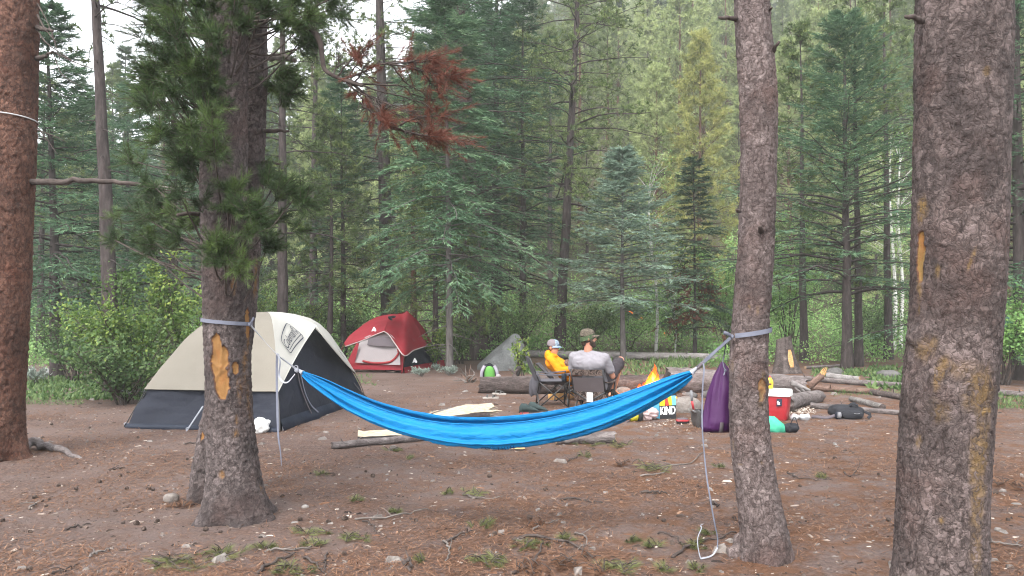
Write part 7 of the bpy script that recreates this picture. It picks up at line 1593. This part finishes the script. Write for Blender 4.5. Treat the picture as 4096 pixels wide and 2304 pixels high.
def man():
    root = thing('person', 'man in a grey t-shirt and camouflage cap sitting in the camouflage chair', 'person', (1.2, 11.72, 0))
    hip = np.array([1.235, 11.74, .35]); neck = np.array([1.095, 11.52, .875]); LS, RS = np.array([.905, 11.62, .785]), np.array([1.325, 11.43, .775]); hd = np.array([1.10, 11.50, 1.055])
    RE, RW = np.array([1.455, 11.55, .505]), np.array([1.44, 11.80, .60]); LE, LW = np.array([.885, 11.72, .53]), np.array([1.08, 11.92, .50])
    RH, LH = np.array([1.335, 11.73, .35]), np.array([1.14, 11.78, .35]); RK, LK = np.array([1.645, 12.10, .700]), np.array([1.28, 12.22, .56]); RA, LA = np.array([1.56, 12.28, .22]), np.array([1.42, 12.50, .11])
    b = MB(); mid = (hip + neck) / 2 + np.array([.0, -.02, .0])
    for (p, q, r0, r1) in ((hip, mid, .15, .145), (mid, (LS + RS) / 2 + [0, 0, -.08], .14, .145), (LS * .75 + RS * .25 + [0, 0, -.06], RS * .75 + LS * .25 + [0, 0, -.06], .10, .10), (LS, RS, .058, .058), (neck + [0, 0, -.06], hd + [.005, 0, -.04], .066, .056), (LS, LE, .052, .042), (LE, LW, .041, .029), (RS, RE, .052, .043), (RE, RW, .043, .030), (RH, RK, .085, .060), (LH, LK, .085, .060), (RK, RA, .056, .036), (LK, LA, .056, .036), (RA, RA + [.10, .16, -.08], .036, .028), (LA, LA + [.08, .18, -.06], .036, .026)): capsule(b, p, q, r0, r1)
    Bh = basis(np.array([.995, .05, .02])); head(b, hd, Bh)
    hand(b, RW, None, basis(np.array([-.1, .9, .45]), (.3, 0, 1)), 1.0, .8); hand(b, LW, None, basis(np.array([.8, .6, -.1])), 1.0, .5)
    fuse('body', b, 'skin', root, .011, 3)
    s = MB()
    for (p, q, r0, r1) in ((hip + [0, -.03, .02], mid + [0, -.02, 0], .175, .168), (mid + [0, -.02, 0], (LS + RS) / 2 + [0, -.01, -.09], .166, .165), (LS * .78 + RS * .22 + [0, -.01, -.075], RS * .78 + LS * .22 + [0, -.01, -.075], .125, .125), (LS, RS, .075, .075), (LS + [0, 0, .005], neck + [0, 0, -.045], .062, .07), (RS + [0, 0, .005], neck + [0, 0, -.045], .062, .07), (LS, LS * .38 + LE * .62, .076, .073), (RS, RS * .38 + RE * .62, .076, .075)): capsule(s, p, q, r0, r1)
    fuse('t_shirt', s, 'shirt_grey', root, .011, 5, .018)
    s = MB()
    for (p, q, r0, r1) in ((hip + [-.02, 0, -.02], hip + [.03, .02, .0], .165, .16), (RH, RH * .12 + RK * .88, .108, .092), (LH, LH * .12 + LK * .88, .108, .09)): capsule(s, p, q, r0, r1)
    fuse('shorts', s, 'shorts_dark', root, .011, 5, .026)
    for A, dr in ((RA, [.10, .16, -.10]), (LA, [.08, .18, -.06])):
        s = MB(); capsule(s, A + [0, 0, -.03], A + np.array(dr) + [0, 0, -.02], .046, .036); fuse('shoe', s, 'shoe_green', root, .010, 3)
    q = lambda x, y, z: hd + Bh @ np.array([x, y, z])
    s = MB(); ell(s, q(0, -.015, .005), np.array([.080, .100, .085]), Bh); capsule(s, q(0, -.075, -.02), q(0, -.06, -.075), .045, .04); fuse('hair', s, 'hair_dark', root, .010, 3)
    s = MB(); ell(s, q(0, .040, -.075), np.array([.062, .066, .050]), Bh); ell(s, q(0, .075, -.105), np.array([.035, .035, .035]), Bh)
    for e in (-1, 1): capsule(s, q(e * .066, .02, -.01), q(e * .055, .05, -.06), .018, .026)
    fuse('beard', s, 'hair_dark', root, .009, 3)
    s = MB(); th = np.arange(28) / 28 * 2 * PI; z = np.linspace(-.02, .045, 4); P = np.stack([np.sin(th)[None] * .089 + 0 * z[:, None], np.cos(th)[None] * .109 - .014 + 0 * z[:, None], z[:, None] + .035 * np.cos(th)[None] * .8 + 0 * th - .0], -1); s.grid(hd + P @ Bh.T, closed=True); s.build('head_band', 'band_green', root)
    cap_hat(root, hd + Bh @ np.array([0, 0, .014]), Bh @ rotx(.02), .97, 'camo_cap', 'camo_cap', None)
    for e in (-1, 1):
        s = MB(); s.blob(q(e * .030, .089, .012), (.011, .008, .007), 1, 7, 0, Bh); s.build('eye', 'eye_dark', root)
    # paper cup in the right hand
    c = RW + np.array([.0, .09, .045]); o = thing('paper_cup', 'white cup held by the man in the grey t-shirt', 'cup', tuple(c)); s = MB(); s.tubes(np.stack([c + [0, 0, -.05], c, c + [0, 0, .06]]), [.028, .033, .038], 12, cap=True); s.build('cup_wall', 'plastic_white', o)
    th = np.linspace(0, 2 * PI, 20); s = MB(); s.tubes(np.stack([c[0] + np.cos(th) * .038, c[1] + np.sin(th) * .038, c[2] + .06 + 0 * th], -1), .003, 5); s.build('rim', 'plastic_white', o)
man()
def boy():
    root = thing('person', 'boy in an orange hoodie and blue patterned cap leaning back in a chair', 'person', (.9, 13.0, 0))
    hip = np.array([.985, 13.0, .36]); neck = np.array([.655, 12.98, .735]); RS, LS = np.array([.63, 12.85, .672]), np.array([.655, 13.13, .665]); hd = np.array([.672, 12.96, .845])
    RE, RW = np.array([.765, 12.77, .485]), np.array([.975, 12.80, .515]); LE, LW = np.array([.82, 13.22, .49]), np.array([1.02, 13.16, .51])
    RH, LH = np.array([1.0, 12.93, .35]), np.array([1.0, 13.08, .35]); RK, LK = np.array([1.36, 12.92, .47]), np.array([1.36, 13.12, .48]); RA, LA = np.array([1.52, 12.93, .10]), np.array([1.54, 13.13, .10])
    mid = (hip + neck) / 2 + [-.02, 0, -.03]
    b = MB()
    for (p, q, r0, r1) in ((hip, mid, .115, .11), (mid, (LS + RS) / 2 + [.03, 0, -.05], .11, .105), (LS, RS, .05, .05), (neck + [.02, 0, -.05], hd + [0, 0, -.04], .05, .045), (LS, LE, .04, .034), (LE, LW, .033, .024), (RS, RE, .04, .034), (RE, RW, .033, .024), (RH, RK, .07, .052), (LH, LK, .07, .052), (RK, RA, .048, .032), (LK, LA, .048, .032), (RA, RA + [.16, -.01, -.05], .032, .026), (LA, LA + [.16, .01, -.05], .032, .026)): capsule(b, p, q, r0, r1)
    Bh = basis(np.array([.74, -.64, -.10])); head(b, hd, Bh, .9)
    hand(b, RW, None, basis(np.array([.95, .1, -.1])), .82, .5); hand(b, LW, None, basis(np.array([.95, -.2, -.1])), .82, .5)
    fuse('body', b, 'skin_boy', root, .010, 2)
    s = MB()
    for (p, q, r0, r1) in ((hip + [-.01, 0, .0], mid, .145, .135), (mid, (LS + RS) / 2 + [.03, 0, -.06], .135, .128), (LS, RS, .068, .068), (RS, RE, .066, .058), (RE, RW * .93 + RE * .07, .058, .045), (LS, LE, .066, .058), (LE, LW * .93 + LE * .07, .058, .045), (neck + [-.045, 0, -.03], neck + [-.06, .0, .01], .075, .06), (neck + [-.03, -.07, -.01], neck + [.05, -.05, -.02], .042, .036), (neck + [-.03, .07, -.01], neck + [.05, .05, -.02], .042, .036)): capsule(s, p, q, r0, r1)
    fuse('hoodie', s, 'hoodie_orange', root, .010, 3, .022)
    s = MB()
    for (p, q, r0, r1) in ((hip, hip + [.04, 0, -.01], .13, .125), (RH, RK, .085, .068), (LH, LK, .085, .068), (RK, RA, .064, .052), (LK, LA, .064, .052)): capsule(s, p, q, r0, r1)
    fuse('trousers', s, 'pants_dark', root, .012, 4)
    for A in (RA, LA):
        s = MB(); capsule(s, A + [.02, 0, -.045], A + [.17, 0, -.06], .045, .036); fuse('shoe', s, 'plastic_black', root, .010, 3)
    q = lambda x, y, z: hd + Bh @ (np.array([x, y, z]) * .9)
    s = MB(); ell(s, q(0, -.02, .012), np.array([.079, .096, .082]) * .9, Bh); fuse('hair', s, 'hair_dark', root, .009, 3)
    cap_hat(root, hd + Bh @ np.array([0, 0, .008]), Bh, .98, 'chair_mauve', 'camo_blue', 'camo_blue')
    for e in (-1, 1):
        s = MB(); s.blob(q(e * .030, .089, .010), (.010, .007, .006), 1, 7, 0, Bh); s.build('eye', 'eye_dark', root)
    c = (LS + RS) / 2 * .62 + hip * .38 + np.array([.115, -.095, .055]); s = MB(); s.blob(c, (.045, .012, .055), 3, 10, .35, basis(np.array([.3, -.9, .3])), fr=2.5); o = s.build('chest_print', 'log_red', root); o['label'] = 'dark red print on the chest'
boy()
# ================================================================== UNDERGROWTH
def undergrowth():
    r = np.random.RandomState(31); lf = MB(); 
    # belt of leafy low growth along the edge of the clearing, and shrubs on the forest floor
    n = 1750; y = 19.5 + 28 * r.random(n) ** 1.3; a = r.uniform(-.75, .75, n); x = a * y
    k = (fbm(x * .3, y * .3, None, 3, 5) > .47) | (y > 26); k &= ~((y < 22.5) & (a > -.22) & (a < -.02)); k &= ~((y < 21) & (a > -.05) & (a < .62)); x, y = x[k], y[k]
    zz = gz(x, y)
    for xx, yy, z in zip(x, y, zz):
        h = r.uniform(.35, 1.5) * (1 if yy > 23 else .55) * (1 + .9 * (yy > 27) * r.rand()); W = h * r.uniform(.6, 1.0); m = int(70 + 50 * r.rand()); b = np.array([xx, yy, z]) + np.c_[r.normal(size=(m, 2)) * W * .45, h * r.random(m) ** .8]
        add_leaves(lf, r, b, nrm(rnd_unit(r, m) + [0, 0, .3]), (.075 if yy < 28 else .10) * r.uniform(.6, 1.3, m), .05 if yy < 28 else .065, np.clip(.25 + .5 * r.rand() + r.normal(size=m) * .15, 0, 1))
    o = lf.build('undergrowth', 'leaf_aspen', None, smooth=False); tag(o, 'leafy green undergrowth along the foot of the wood', 'undergrowth', None, 'stuff')
undergrowth()
def ground_cover():
    r = np.random.RandomState(32); lf = MB()
    # strip of broad-leaved plants at the left edge of the dirt
    def spot(n, x0, x1, y0, y1, L, wd):
        px = r.uniform(x0, x1, n); py = r.uniform(y0, y1, n); p = ground_many(px, py); d = nrm(np.c_[r.normal(size=(n, 2)), np.abs(r.normal(size=n)) * 1.0 + .25]); add_leaves(lf, r, p, d, L * r.uniform(.6, 1.3, n), wd, np.clip(.25 + r.random(n) * .6, 0, 1))
    spot(1500, 80, 600, 1545, 1602, .10, .045); spot(700, 80, 420, 1510, 1550, .12, .045); spot(260, 80, 330, 1600, 1622, .07, .012)
    spot(700, 2350, 2760, 1440, 1505, .16, .035); spot(800, 2600, 2900, 1420, 1475, .2, .03); spot(900, 3480, 3700, 1470, 1560, .13, .06); spot(500, 3250, 3480, 1480, 1510, .12, .04)
    spot(700, 3900, 4200, 1580, 1640, .10, .015); spot(260, 3330, 3640, 1562, 1585, .10, .012); spot(90, 1400, 1500, 1500, 1545, .09, .02); spot(160, 2060, 2160, 1470, 1500, .14, .04); spot(300, 800, 1350, 1430, 1470, .2, .06)
    o = lf.build('ground_plants', 'leaf_mid', None, smooth=False); tag(o, 'low bright green plants along the edges of the dirt', 'plants', None, 'stuff')
ground_cover()
def sage(label, px, py, W, H, n, seed):
    r = np.random.RandomState(seed); p = ground_at(px, py); root = thing('sagebrush', label, 'plant', tuple(p)); st = MB(); lf = MB()
    for k in range(22):
        a = r.uniform(0, 6.28); e = p + np.array([math.cos(a) * W * r.uniform(.2, 1), math.sin(a) * W * .6 * r.uniform(.2, 1), H * r.uniform(.5, 1)]); q = smooth_path([p, (p + e) / 2 + [0, 0, H * .1], e], 5); st.tubes(q, np.linspace(.006, .002, 5), 4)
        m = n // 22; b = q[2] + (e - q[2]) * r.random((m, 1)) + r.normal(size=(m, 3)) * .02; add_leaves(lf, r, b, nrm(rnd_unit(r, m) + [0, 0, .7]), .05, .014, r.random(m))
    st.build('stem', 'twig_pale', root); lf.build('foliage', 'sage_leaf', root, smooth=False)
sage('silvery sagebrush tuft before the right corner of the red tent', 1688, 1506, .30, .20, 900, 1); sage('silvery sagebrush tuft at the foot of the slender pale stem', 1795, 1502, .24, .2, 600, 2)
sage('small silvery tuft left of the beige tent', 545, 1592, .25, .16, 500, 3); sage('pale silvery bush beside the red-barked trunk', 130, 1540, .4, .36, 1500, 4); sage('silvery tuft at the peg corner of the red tent', 1745, 1480, .16, .12, 260, 5)
# ================================================================== LITTER ON THE DIRT
mat_leaf('litter_needle', (.058, .030, .019), (.150, .074, .043), (.26, .15, .095), .1, .8, 0)
mat_leaf('litter_dark', (.022, .016, .014), (.06, .042, .034), (.12, .085, .07), 0, .9, 0)
mat_leaf('litter_chip', (.12, .088, .070), (.25, .20, .165), (.50, .44, .38), 0, .85, 0)
mat_plain('cone_brown', (.05, .034, .028), .9, (.10, .072, .058), 30, .6)
mat_leaf('sprig_green', (.050, .062, .022), (.125, .140, .052), (.22, .23, .10), .25, .6, 0)
def scatter_xy(r, n, ymin=2.7, ymax=17, power=1.6, amax=.72):
    y = ymin + (ymax - ymin) * r.random(n) ** power; return r.uniform(-amax, amax, n) * y, y
def hgt(x, y):
    fm = 1 - sstep(9, 16, np.hypot(x, y)); return gz(x, y) + fm * ((fbm(x * 9, y * 9, None, 3, 21) - .5) * .022 + (fbm(x * 2.2, y * 2.2, None, 2, 22) - .5) * .03)
def litter():
    r = np.random.RandomState(61)
    # fallen needles, thicker in drifts
    x, y = scatter_xy(r, 240000, 2.7, 13, 1.5); w_ = fbm(x * .9 + 3, y * .9, None, 4, 51) + .10 * sstep(-1.0, 2.0, x) - .10 * sstep(6, 10, y); k = r.random(len(x)) < np.clip((w_ - .42) * 4.2, .06, 1); x, y = x[k][:120000], y[k][:120000]
    n = len(x); m = MB(); b = np.c_[x, y, hgt(x, y) + r.uniform(.001, .012, n)]; a = r.uniform(0, 6.283, n); d = nrm(np.c_[np.cos(a), np.sin(a), r.normal(size=n) * .22]); add_blades(m, r, b, d, .055 * r.uniform(.6, 1.3, n), .0032 + .0006 * y, np.clip(.5 + r.normal(size=n) * .25, 0, 1), .9)
    tag(m.build('needle_litter', 'litter_needle', None, smooth=False), 'rusty fallen pine needles drifted over the dirt', 'litter', None, 'stuff')
    def bits(n, size, mat, name, label, seed, flat=.35, long=1.8, ymax=17, power=1.5):
        r = np.random.RandomState(seed); x, y = scatter_xy(r, n, 2.7, ymax, power); z = hgt(x, y); s = size * np.exp(r.normal(size=n) * .45); a = r.uniform(0, 6.283, n)
        base = np.array([[-1, -.5, 0], [1, -.6, 0], [1.1, .5, 0], [-.9, .6, 0], [-.6, -.3, 1], [.7, -.3, .9], [.6, .35, 1.1], [-.7, .3, .8]]); v = base[None] * (1 + r.normal(size=(n, 8, 1)) * .18); v = v * np.stack([s * r.uniform(1, long, n), s, s * flat * r.uniform(.6, 1.4, n)], -1)[:, None]
        c, sn = np.cos(a)[:, None], np.sin(a)[:, None]; V = np.stack([v[..., 0] * c - v[..., 1] * sn + x[:, None], v[..., 0] * sn + v[..., 1] * c + y[:, None], v[..., 2] + z[:, None] - .002], -1)
        f = np.array([[4, 5, 6, 7], [0, 1, 5, 4], [1, 2, 6, 5], [2, 3, 7, 6], [3, 0, 4, 7]]); F = (np.arange(n)[:, None, None] * 8 + f[None]).reshape(-1, 4); m = MB(); m.add(V.reshape(-1, 3), F, np.repeat(np.clip(.5 + r.normal(size=n) * .28, 0, 1), 8)); tag(m.build(name, mat, None, smooth=False), label, 'litter', None, 'stuff')
    bits(12500, .0068, 'litter_dark', 'bark_litter', 'dark crumbs of bark strewn over the dirt', 62, .5)
    bits(7500, .0062, 'litter_chip', 'wood_chips', 'pale wood chips and pebbles strewn over the dirt', 63, .4, 2.2)
    bits(1500, .012, 'litter_needle', 'bark_flakes', 'reddish flat bark flakes lying on the dirt', 64, .22, 2.0)
    bits(900, .014, 'rock_warm', 'gravel', 'small grey stones in the dirt', 65, .7, 1.3)
litter()
# pale chips thick around the cooler
def chips():
    r = np.random.RandomState(71); m = MB(); n = 420
    for cx, cy_, s in ((3200, 1640, 300), (2760, 1700, 60), (2640, 1700, 60)):
        px = cx + r.normal(size=s) * 38; py = cy_ + r.normal(size=s) * 12
        for p in ground_many(px, py):
            q = r.uniform(0, 6.28); L = r.uniform(.015, .05); d = np.array([math.cos(q), math.sin(q), .25]) * L; m.add(np.stack([p + [0, 0, .004], p + d * .6 + [.008, .008, .014], p + d + [0, 0, .006], p + d * .5 - [.008, .008, -.004]]), [[0, 1, 2], [0, 2, 3]], r.rand())
    tag(m.build('axe_chips', 'litter_chip', None, smooth=False), 'pale axe chips scattered thickly beside the cooler', 'litter', None, 'stuff')
chips()
# pine cones
def cones():
    r = np.random.RandomState(81); m = MB(); n, k = 12, 14; s = np.linspace(0, 1, n); th = np.arange(k) / k * 2 * PI; rr = .019 * np.sin(np.clip(s * .93 + .06, 0, 1) * PI) ** .7
    P = np.stack([(s * .055 - .027)[:, None] + 0 * th, np.cos(th)[None] * rr[:, None] * (1 + .22 * np.cos(th * 7 + 3 * np.arange(n)[:, None])), np.sin(th)[None] * rr[:, None] * (1 + .22 * np.cos(th * 7 + 3 * np.arange(n)[:, None])) + .015], -1); m.grid(P, closed=True)
    o = m.build('pine_cone', 'cone_brown', None, smooth=False); first = True
    spots = [(375, 1590), (205, 1690), (170, 1745), (360, 1705), (550, 1750), (750, 1838), (480, 1910), (510, 1895), (600, 1955), (612, 1960), (235, 1948), (170, 1998), (185, 2018), (140, 1985), (305, 1958), (10, 2085), (120, 2128), (118, 2280), (495, 2080), (460, 2035), (545, 2085), (630, 2080), (577, 2115), (950, 2088), (820, 2120), (590, 1955), (508, 1953), (400, 1935), (840, 1840), (1130, 1990), (1200, 2080), (1315, 2090), (1490, 1910), (1830, 1700), (2180, 1960), (2230, 1945), (3200, 1955), (3340, 1830), (3512, 1908), (3555, 2100), (3970, 1830), (4030, 2090), (3985, 1985), (1462, 1885), (1990, 1880), (1660, 2090), (1380, 2080), (2655, 2090), (2790, 1950), (2805, 1958), (2120, 2080), (1980, 2145), (1375, 2220), (880, 2130), (1840, 2200), (1960, 1905)]
    for (px, py) in spots:
        p = gp(px, py); p[2] = float(hgt(np.array([p[0]]), np.array([p[1]]))[0])
        if first: c = o; first = False
        else: c = o.copy(); COL.objects.link(c)
        q = r.uniform(.55, 1.0); c.location = tuple(p); c.rotation_euler = (r.normal() * .3, r.normal() * .25, r.uniform(0, 6.28)); c.scale = (q,) * 3
        tag(c, 'small dark pine cone lying on the dirt', 'pine cone', 'pine cones on the dirt')
cones()
# fallen twigs and sticks
def twig(label, pts, r0, mat='twig', side=3, name='twig', group=None, seed=0):
    r = np.random.RandomState(seed + int(pts[0][0])); P = np.array([gp(*q) for q in pts]); P[:, 2] = hgt(P[:, 0], P[:, 1]) + r0 * .7; p = smooth_path(P, 14); p[1:-1] += r.normal(size=(12, 3)) * [.006, .006, .004]; p[:, 2] += .012 * np.abs(np.sin(np.linspace(0, 9, 14)))
    m = MB(); m.tubes(p, np.linspace(r0, r0 * .45, 14), 6, cap=True)
    o = m.build(name, mat); tag(o, label, 'twig', group)
    for k in range(side):
        i = r.randint(3, 12); a = r.uniform(0, 6.28); L = r.uniform(.05, .16); e = p[i] + np.array([math.cos(a) * L, math.sin(a) * L, r.uniform(0, .05)]); m = MB(); m.tubes(smooth_path([p[i], (p[i] + e) / 2 + r.normal(size=3) * .008, e], 6), np.linspace(r0 * .5, r0 * .2, 6), 4); m.build('side_twig', mat, o)
tw = [('long forked grey twig in the middle of the dirt below the hammock', [(1420, 2078), (1500, 2082), (1580, 2070), (1660, 2052), (1715, 2048)], .008), ('bent thin twig below the long forked one', [(1450, 2085), (1490, 2110), (1505, 2140)], .006), ('thick pale stick at the bottom left of the dirt', [(1030, 2300), (1090, 2265), (1140, 2240), (1180, 2222)], .011), ('curved grey stick crossing the bottom of the dirt', [(1080, 2210), (1150, 2208), (1230, 2202), (1240, 2198)], .008), ('dark stick lying toward the lower middle', [(1215, 2240), (1260, 2265), (1300, 2300)], .009), ('upright forked twig at the bottom', [(1310, 2220), (1300, 2260), (1295, 2290)], .007),
      ('tangled twig cluster beneath the hammock on the right half', [(1850, 1980), (1890, 1998), (1950, 2002), (2010, 1995)], .007), ('crooked branch by the strap tail', [(2690, 2235), (2740, 2200), (2800, 2180), (2880, 2155), (2945, 2140)], .010), ('long thin branch leading to the crooked one', [(2630, 2145), (2680, 2150), (2715, 2170), (2735, 2195)], .006), ('grey branch with a dry tuft right of centre', [(2560, 1905), (2640, 1895), (2680, 1860), (2760, 1850), (2815, 1810)], .009), ('short grey stick in open dirt right of centre', [(2565, 1978), (2620, 1980), (2668, 1982)], .012), ('flat grey stick in open dirt at the centre', [(2240, 2012), (2310, 2010), (2370, 2018), (2410, 2022)], .010), ('brown stick pointing at the hammock', [(2130, 2128), (2180, 2110), (2230, 2095)], .008), ('big forked dead branch at the bottom middle', [(2050, 2172), (2130, 2162), (2220, 2170), (2300, 2190), (2350, 2220), (2380, 2255)], .011), ('dark twig leaving the big forked branch', [(2050, 2300), (2110, 2270), (2160, 2220), (2170, 2170)], .009), ('thin arched twig at the bottom middle', [(2300, 2140), (2340, 2150), (2345, 2180), (2310, 2205)], .007), ('thin twig beside the slim tan trunk', [(3150, 1890), (3190, 1920), (3260, 1932), (3330, 1935)], .007), ('forked upright twig right of the slim tan trunk', [(3375, 1890), (3400, 1915), (3430, 1890), (3440, 1850)], .006), ('low stick at the right foot of the resin-streaked trunk', [(3930, 2160), (4000, 2180), (4090, 2195)], .010), ('short brown stick left of the wounded trunk', [(740, 1775), (790, 1772), (840, 1778)], .009), ('grey stick at the lower left of the dirt', [(260, 2115), (310, 2105), (360, 2095)], .010), ('pale stick at the bottom left corner', [(360, 2230), (400, 2215), (440, 2205)], .010), ('thin curved twig at the bottom left', [(210, 2300), (270, 2285), (320, 2258)], .007), ('stick lying toward the lower middle right', [(1780, 2175), (1840, 2150), (1890, 2135)], .009), ('dark forked stick right of the lower middle', [(1775, 2170), (1800, 2200), (1780, 2250)], .008), ('stub of bark-covered stick at the lower middle', [(1620, 2270), (1640, 2250), (1640, 2300)], .014), ('straight dry stick behind the wounded trunk', [(440, 1885), (470, 1880), (500, 1876)], .008), ('small stick near the left root', [(118, 2030), (140, 2015), (160, 2005)], .008), ('slanting twig right of the hammock', [(2270, 1842), (2300, 1830), (2320, 1815)], .007), ('short pale stick by the strap tail', [(2845, 2015), (2860, 2025), (2875, 2035)], .014)]
for k, (lab, pts, rr) in enumerate(tw): twig(lab, pts, rr, 'twig_pale' if k % 3 == 0 else 'twig', 2 if len(pts) > 3 else 1, seed=k)
# fallen green pine sprigs
def sprig(label, px, py, wpx, seed, mat='sprig_green', dens=1.0, name='pine_sprig', hh=1.0):
    r = np.random.RandomState(seed); p = gp(px, py); sc = p[1] / FPX; p[2] = float(hgt(p[:1], p[1:2])[0]); root = thing(name, label, 'pine sprig', tuple(p)); W = wpx * sc / 2
    tg = MB(); nd = MB(); m = int(max(6, 12 * dens)); a = r.uniform(0, 6.283, m); P0 = p + np.c_[r.normal(size=(m, 2)) * W * .45, np.full(m, .012)]; P1 = P0 + np.c_[np.cos(a) * W * .5, np.sin(a) * W * .5, r.uniform(.0, .05, m) * hh]
    tg.tubes(np.stack([P0, (P0 + P1) / 2 + [0, 0, .008], P1], 1), .003, 4); brush(nd, r, P0, P1, 46, .055, .0028, .8, np.clip(.5 + r.normal(size=m) * .28, 0, 1)); v = nd.v[0] if nd.v else None
    for q in nd.v: q[:, 2] = np.maximum(p[2] + (q[:, 2] - p[2]) * .6, p[2] + .003)
    tg.build('stem', 'twig', root)['kind'] = 'stuff'; nd.build('needles', mat, root, smooth=False)
sg = [(700, 2260, 250, 'broad green sprig at the bottom left, largest on the dirt'), (870, 2230, 120, 'green sprig right of the largest bottom-left one'), (1050, 2200, 80, 'pale sprig at the bottom left of centre'), (1160, 2290, 150, 'bright green sprig by the thick pale stick'), (1250, 2185, 90, 'small sprig above the bright green one'), (1420, 2160, 110, 'upright green sprig in the lower left centre'), (1250, 2130, 110, 'yellowish sprig in the lower left centre'), (1690, 2250, 70, 'small green sprig at the bottom, left of centre'), (1930, 2110, 90, 'green sprig beside the dark forked stick'), (1960, 2260, 190, 'wide green sprig at the bottom centre'), (1420, 2010, 50, 'tiny sprig in the middle of the dirt'), (1580, 2055, 50, 'tiny bright sprig on the long forked twig'), (1880, 1985, 110, 'green sprig in the tangled twig cluster'), (1790, 1975, 50, 'small round green sprig left of the tangled cluster'), (1575, 1802, 90, 'green sprig before the log with the broken spike'), (1640, 1835, 40, 'tiny sprig below the log with the broken spike'), (2350, 1775, 100, 'green sprig against the thick sawn log'), (2480, 1780, 110, 'flat sprig right of the thick sawn log'), (2340, 1820, 70, 'small green sprig below the thick sawn log'), (2620, 1875, 190, 'bushy green sprig right of centre beside the grey branch'), (2890, 1875, 50, 'tiny sprig left of the slim tan trunk'), (2250, 2160, 70, 'sprig above the big forked branch'), (2120, 2190, 150, 'pale green sprig on the big forked branch'), (2520, 2165, 60, 'small round sprig right of the forked branch'), (2620, 2190, 90, 'sprig left of the strap loop'), (2480, 2285, 170, 'wide green sprig at the bottom right of centre'), (2660, 2290, 70, 'small green sprig at the bottom below the strap loop'), (2780, 2185, 90, 'green sprig under the strap loop'), (2840, 2140, 70, 'green sprig above the strap loop'), (3290, 1920, 70, 'faint sprig right of the slim tan trunk'), (1280, 1905, 40, 'tiny sprig right of the wounded trunk'), (2790, 2290, 50, 'tiny green sprig at the bottom right')]
for k, (px, py, w_, lab) in enumerate(sg): sprig(lab, px, py, w_, 200 + k, dens=w_ / 120)
for k, (px, py, w_, lab) in enumerate([(2130, 2285, 130, 'rusty dead needle tuft at the bottom centre, left of three'), (2270, 2270, 170, 'rusty dead needle tuft at the bottom centre, middle of three'), (2390, 2290, 110, 'rusty dead needle tuft at the bottom centre, right of three'), (730, 2020, 90, 'rusty dead needle tuft left of the wounded trunk'), (4000, 1945, 120, 'rusty dead needle tuft at the right edge'), (4070, 1965, 80, 'smaller rusty needle tuft at the right edge'), (2480, 1858, 90, 'rusty needle tuft left of the bushy green sprig'), (2150, 2115, 70, 'rusty needle tuft by the brown stick')]): sprig(lab, px, py, w_, 300 + k, 'litter_needle', w_ / 80, 'dead_pine_sprig')
# a few pale stones
for k, (px, py, w_, lab) in enumerate([(1220, 2035, 30, 'smooth pale stone below the hammock'), (680, 2005, 60, 'pale bark slab left of the wounded trunk'), (3995, 2125, 28, 'pale pebble right of the resin-streaked trunk'), (4015, 1970, 26, 'whitish pebble at the right edge'), (1965, 2145, 18, 'small grey pebble in the lower centre')]): rock(lab, px, py, w_, w_ * .5, 'rock_warm', 400 + k, name='stone')
# ================================================================== HAZE (the smoky evening air)
def haze():
    t = NT('haze'); v = t.n('ShaderNodeVolumePrincipled')
    v.inputs['Color'].default_value = (.94, .96, .90, 1); v.inputs['Density'].default_value = .0018; v.inputs['Anisotropy'].default_value = .2
    t.l(v.outputs[0], t.out.inputs['Volume'])
    mb = MB(); mb.box((0, 120, 62), (560, 560, 134)); o = mb.build('haze', 'haze', None, smooth=False)
    tag(o, 'pale evening haze hanging in the wood', 'haze', None, 'stuff')
haze()
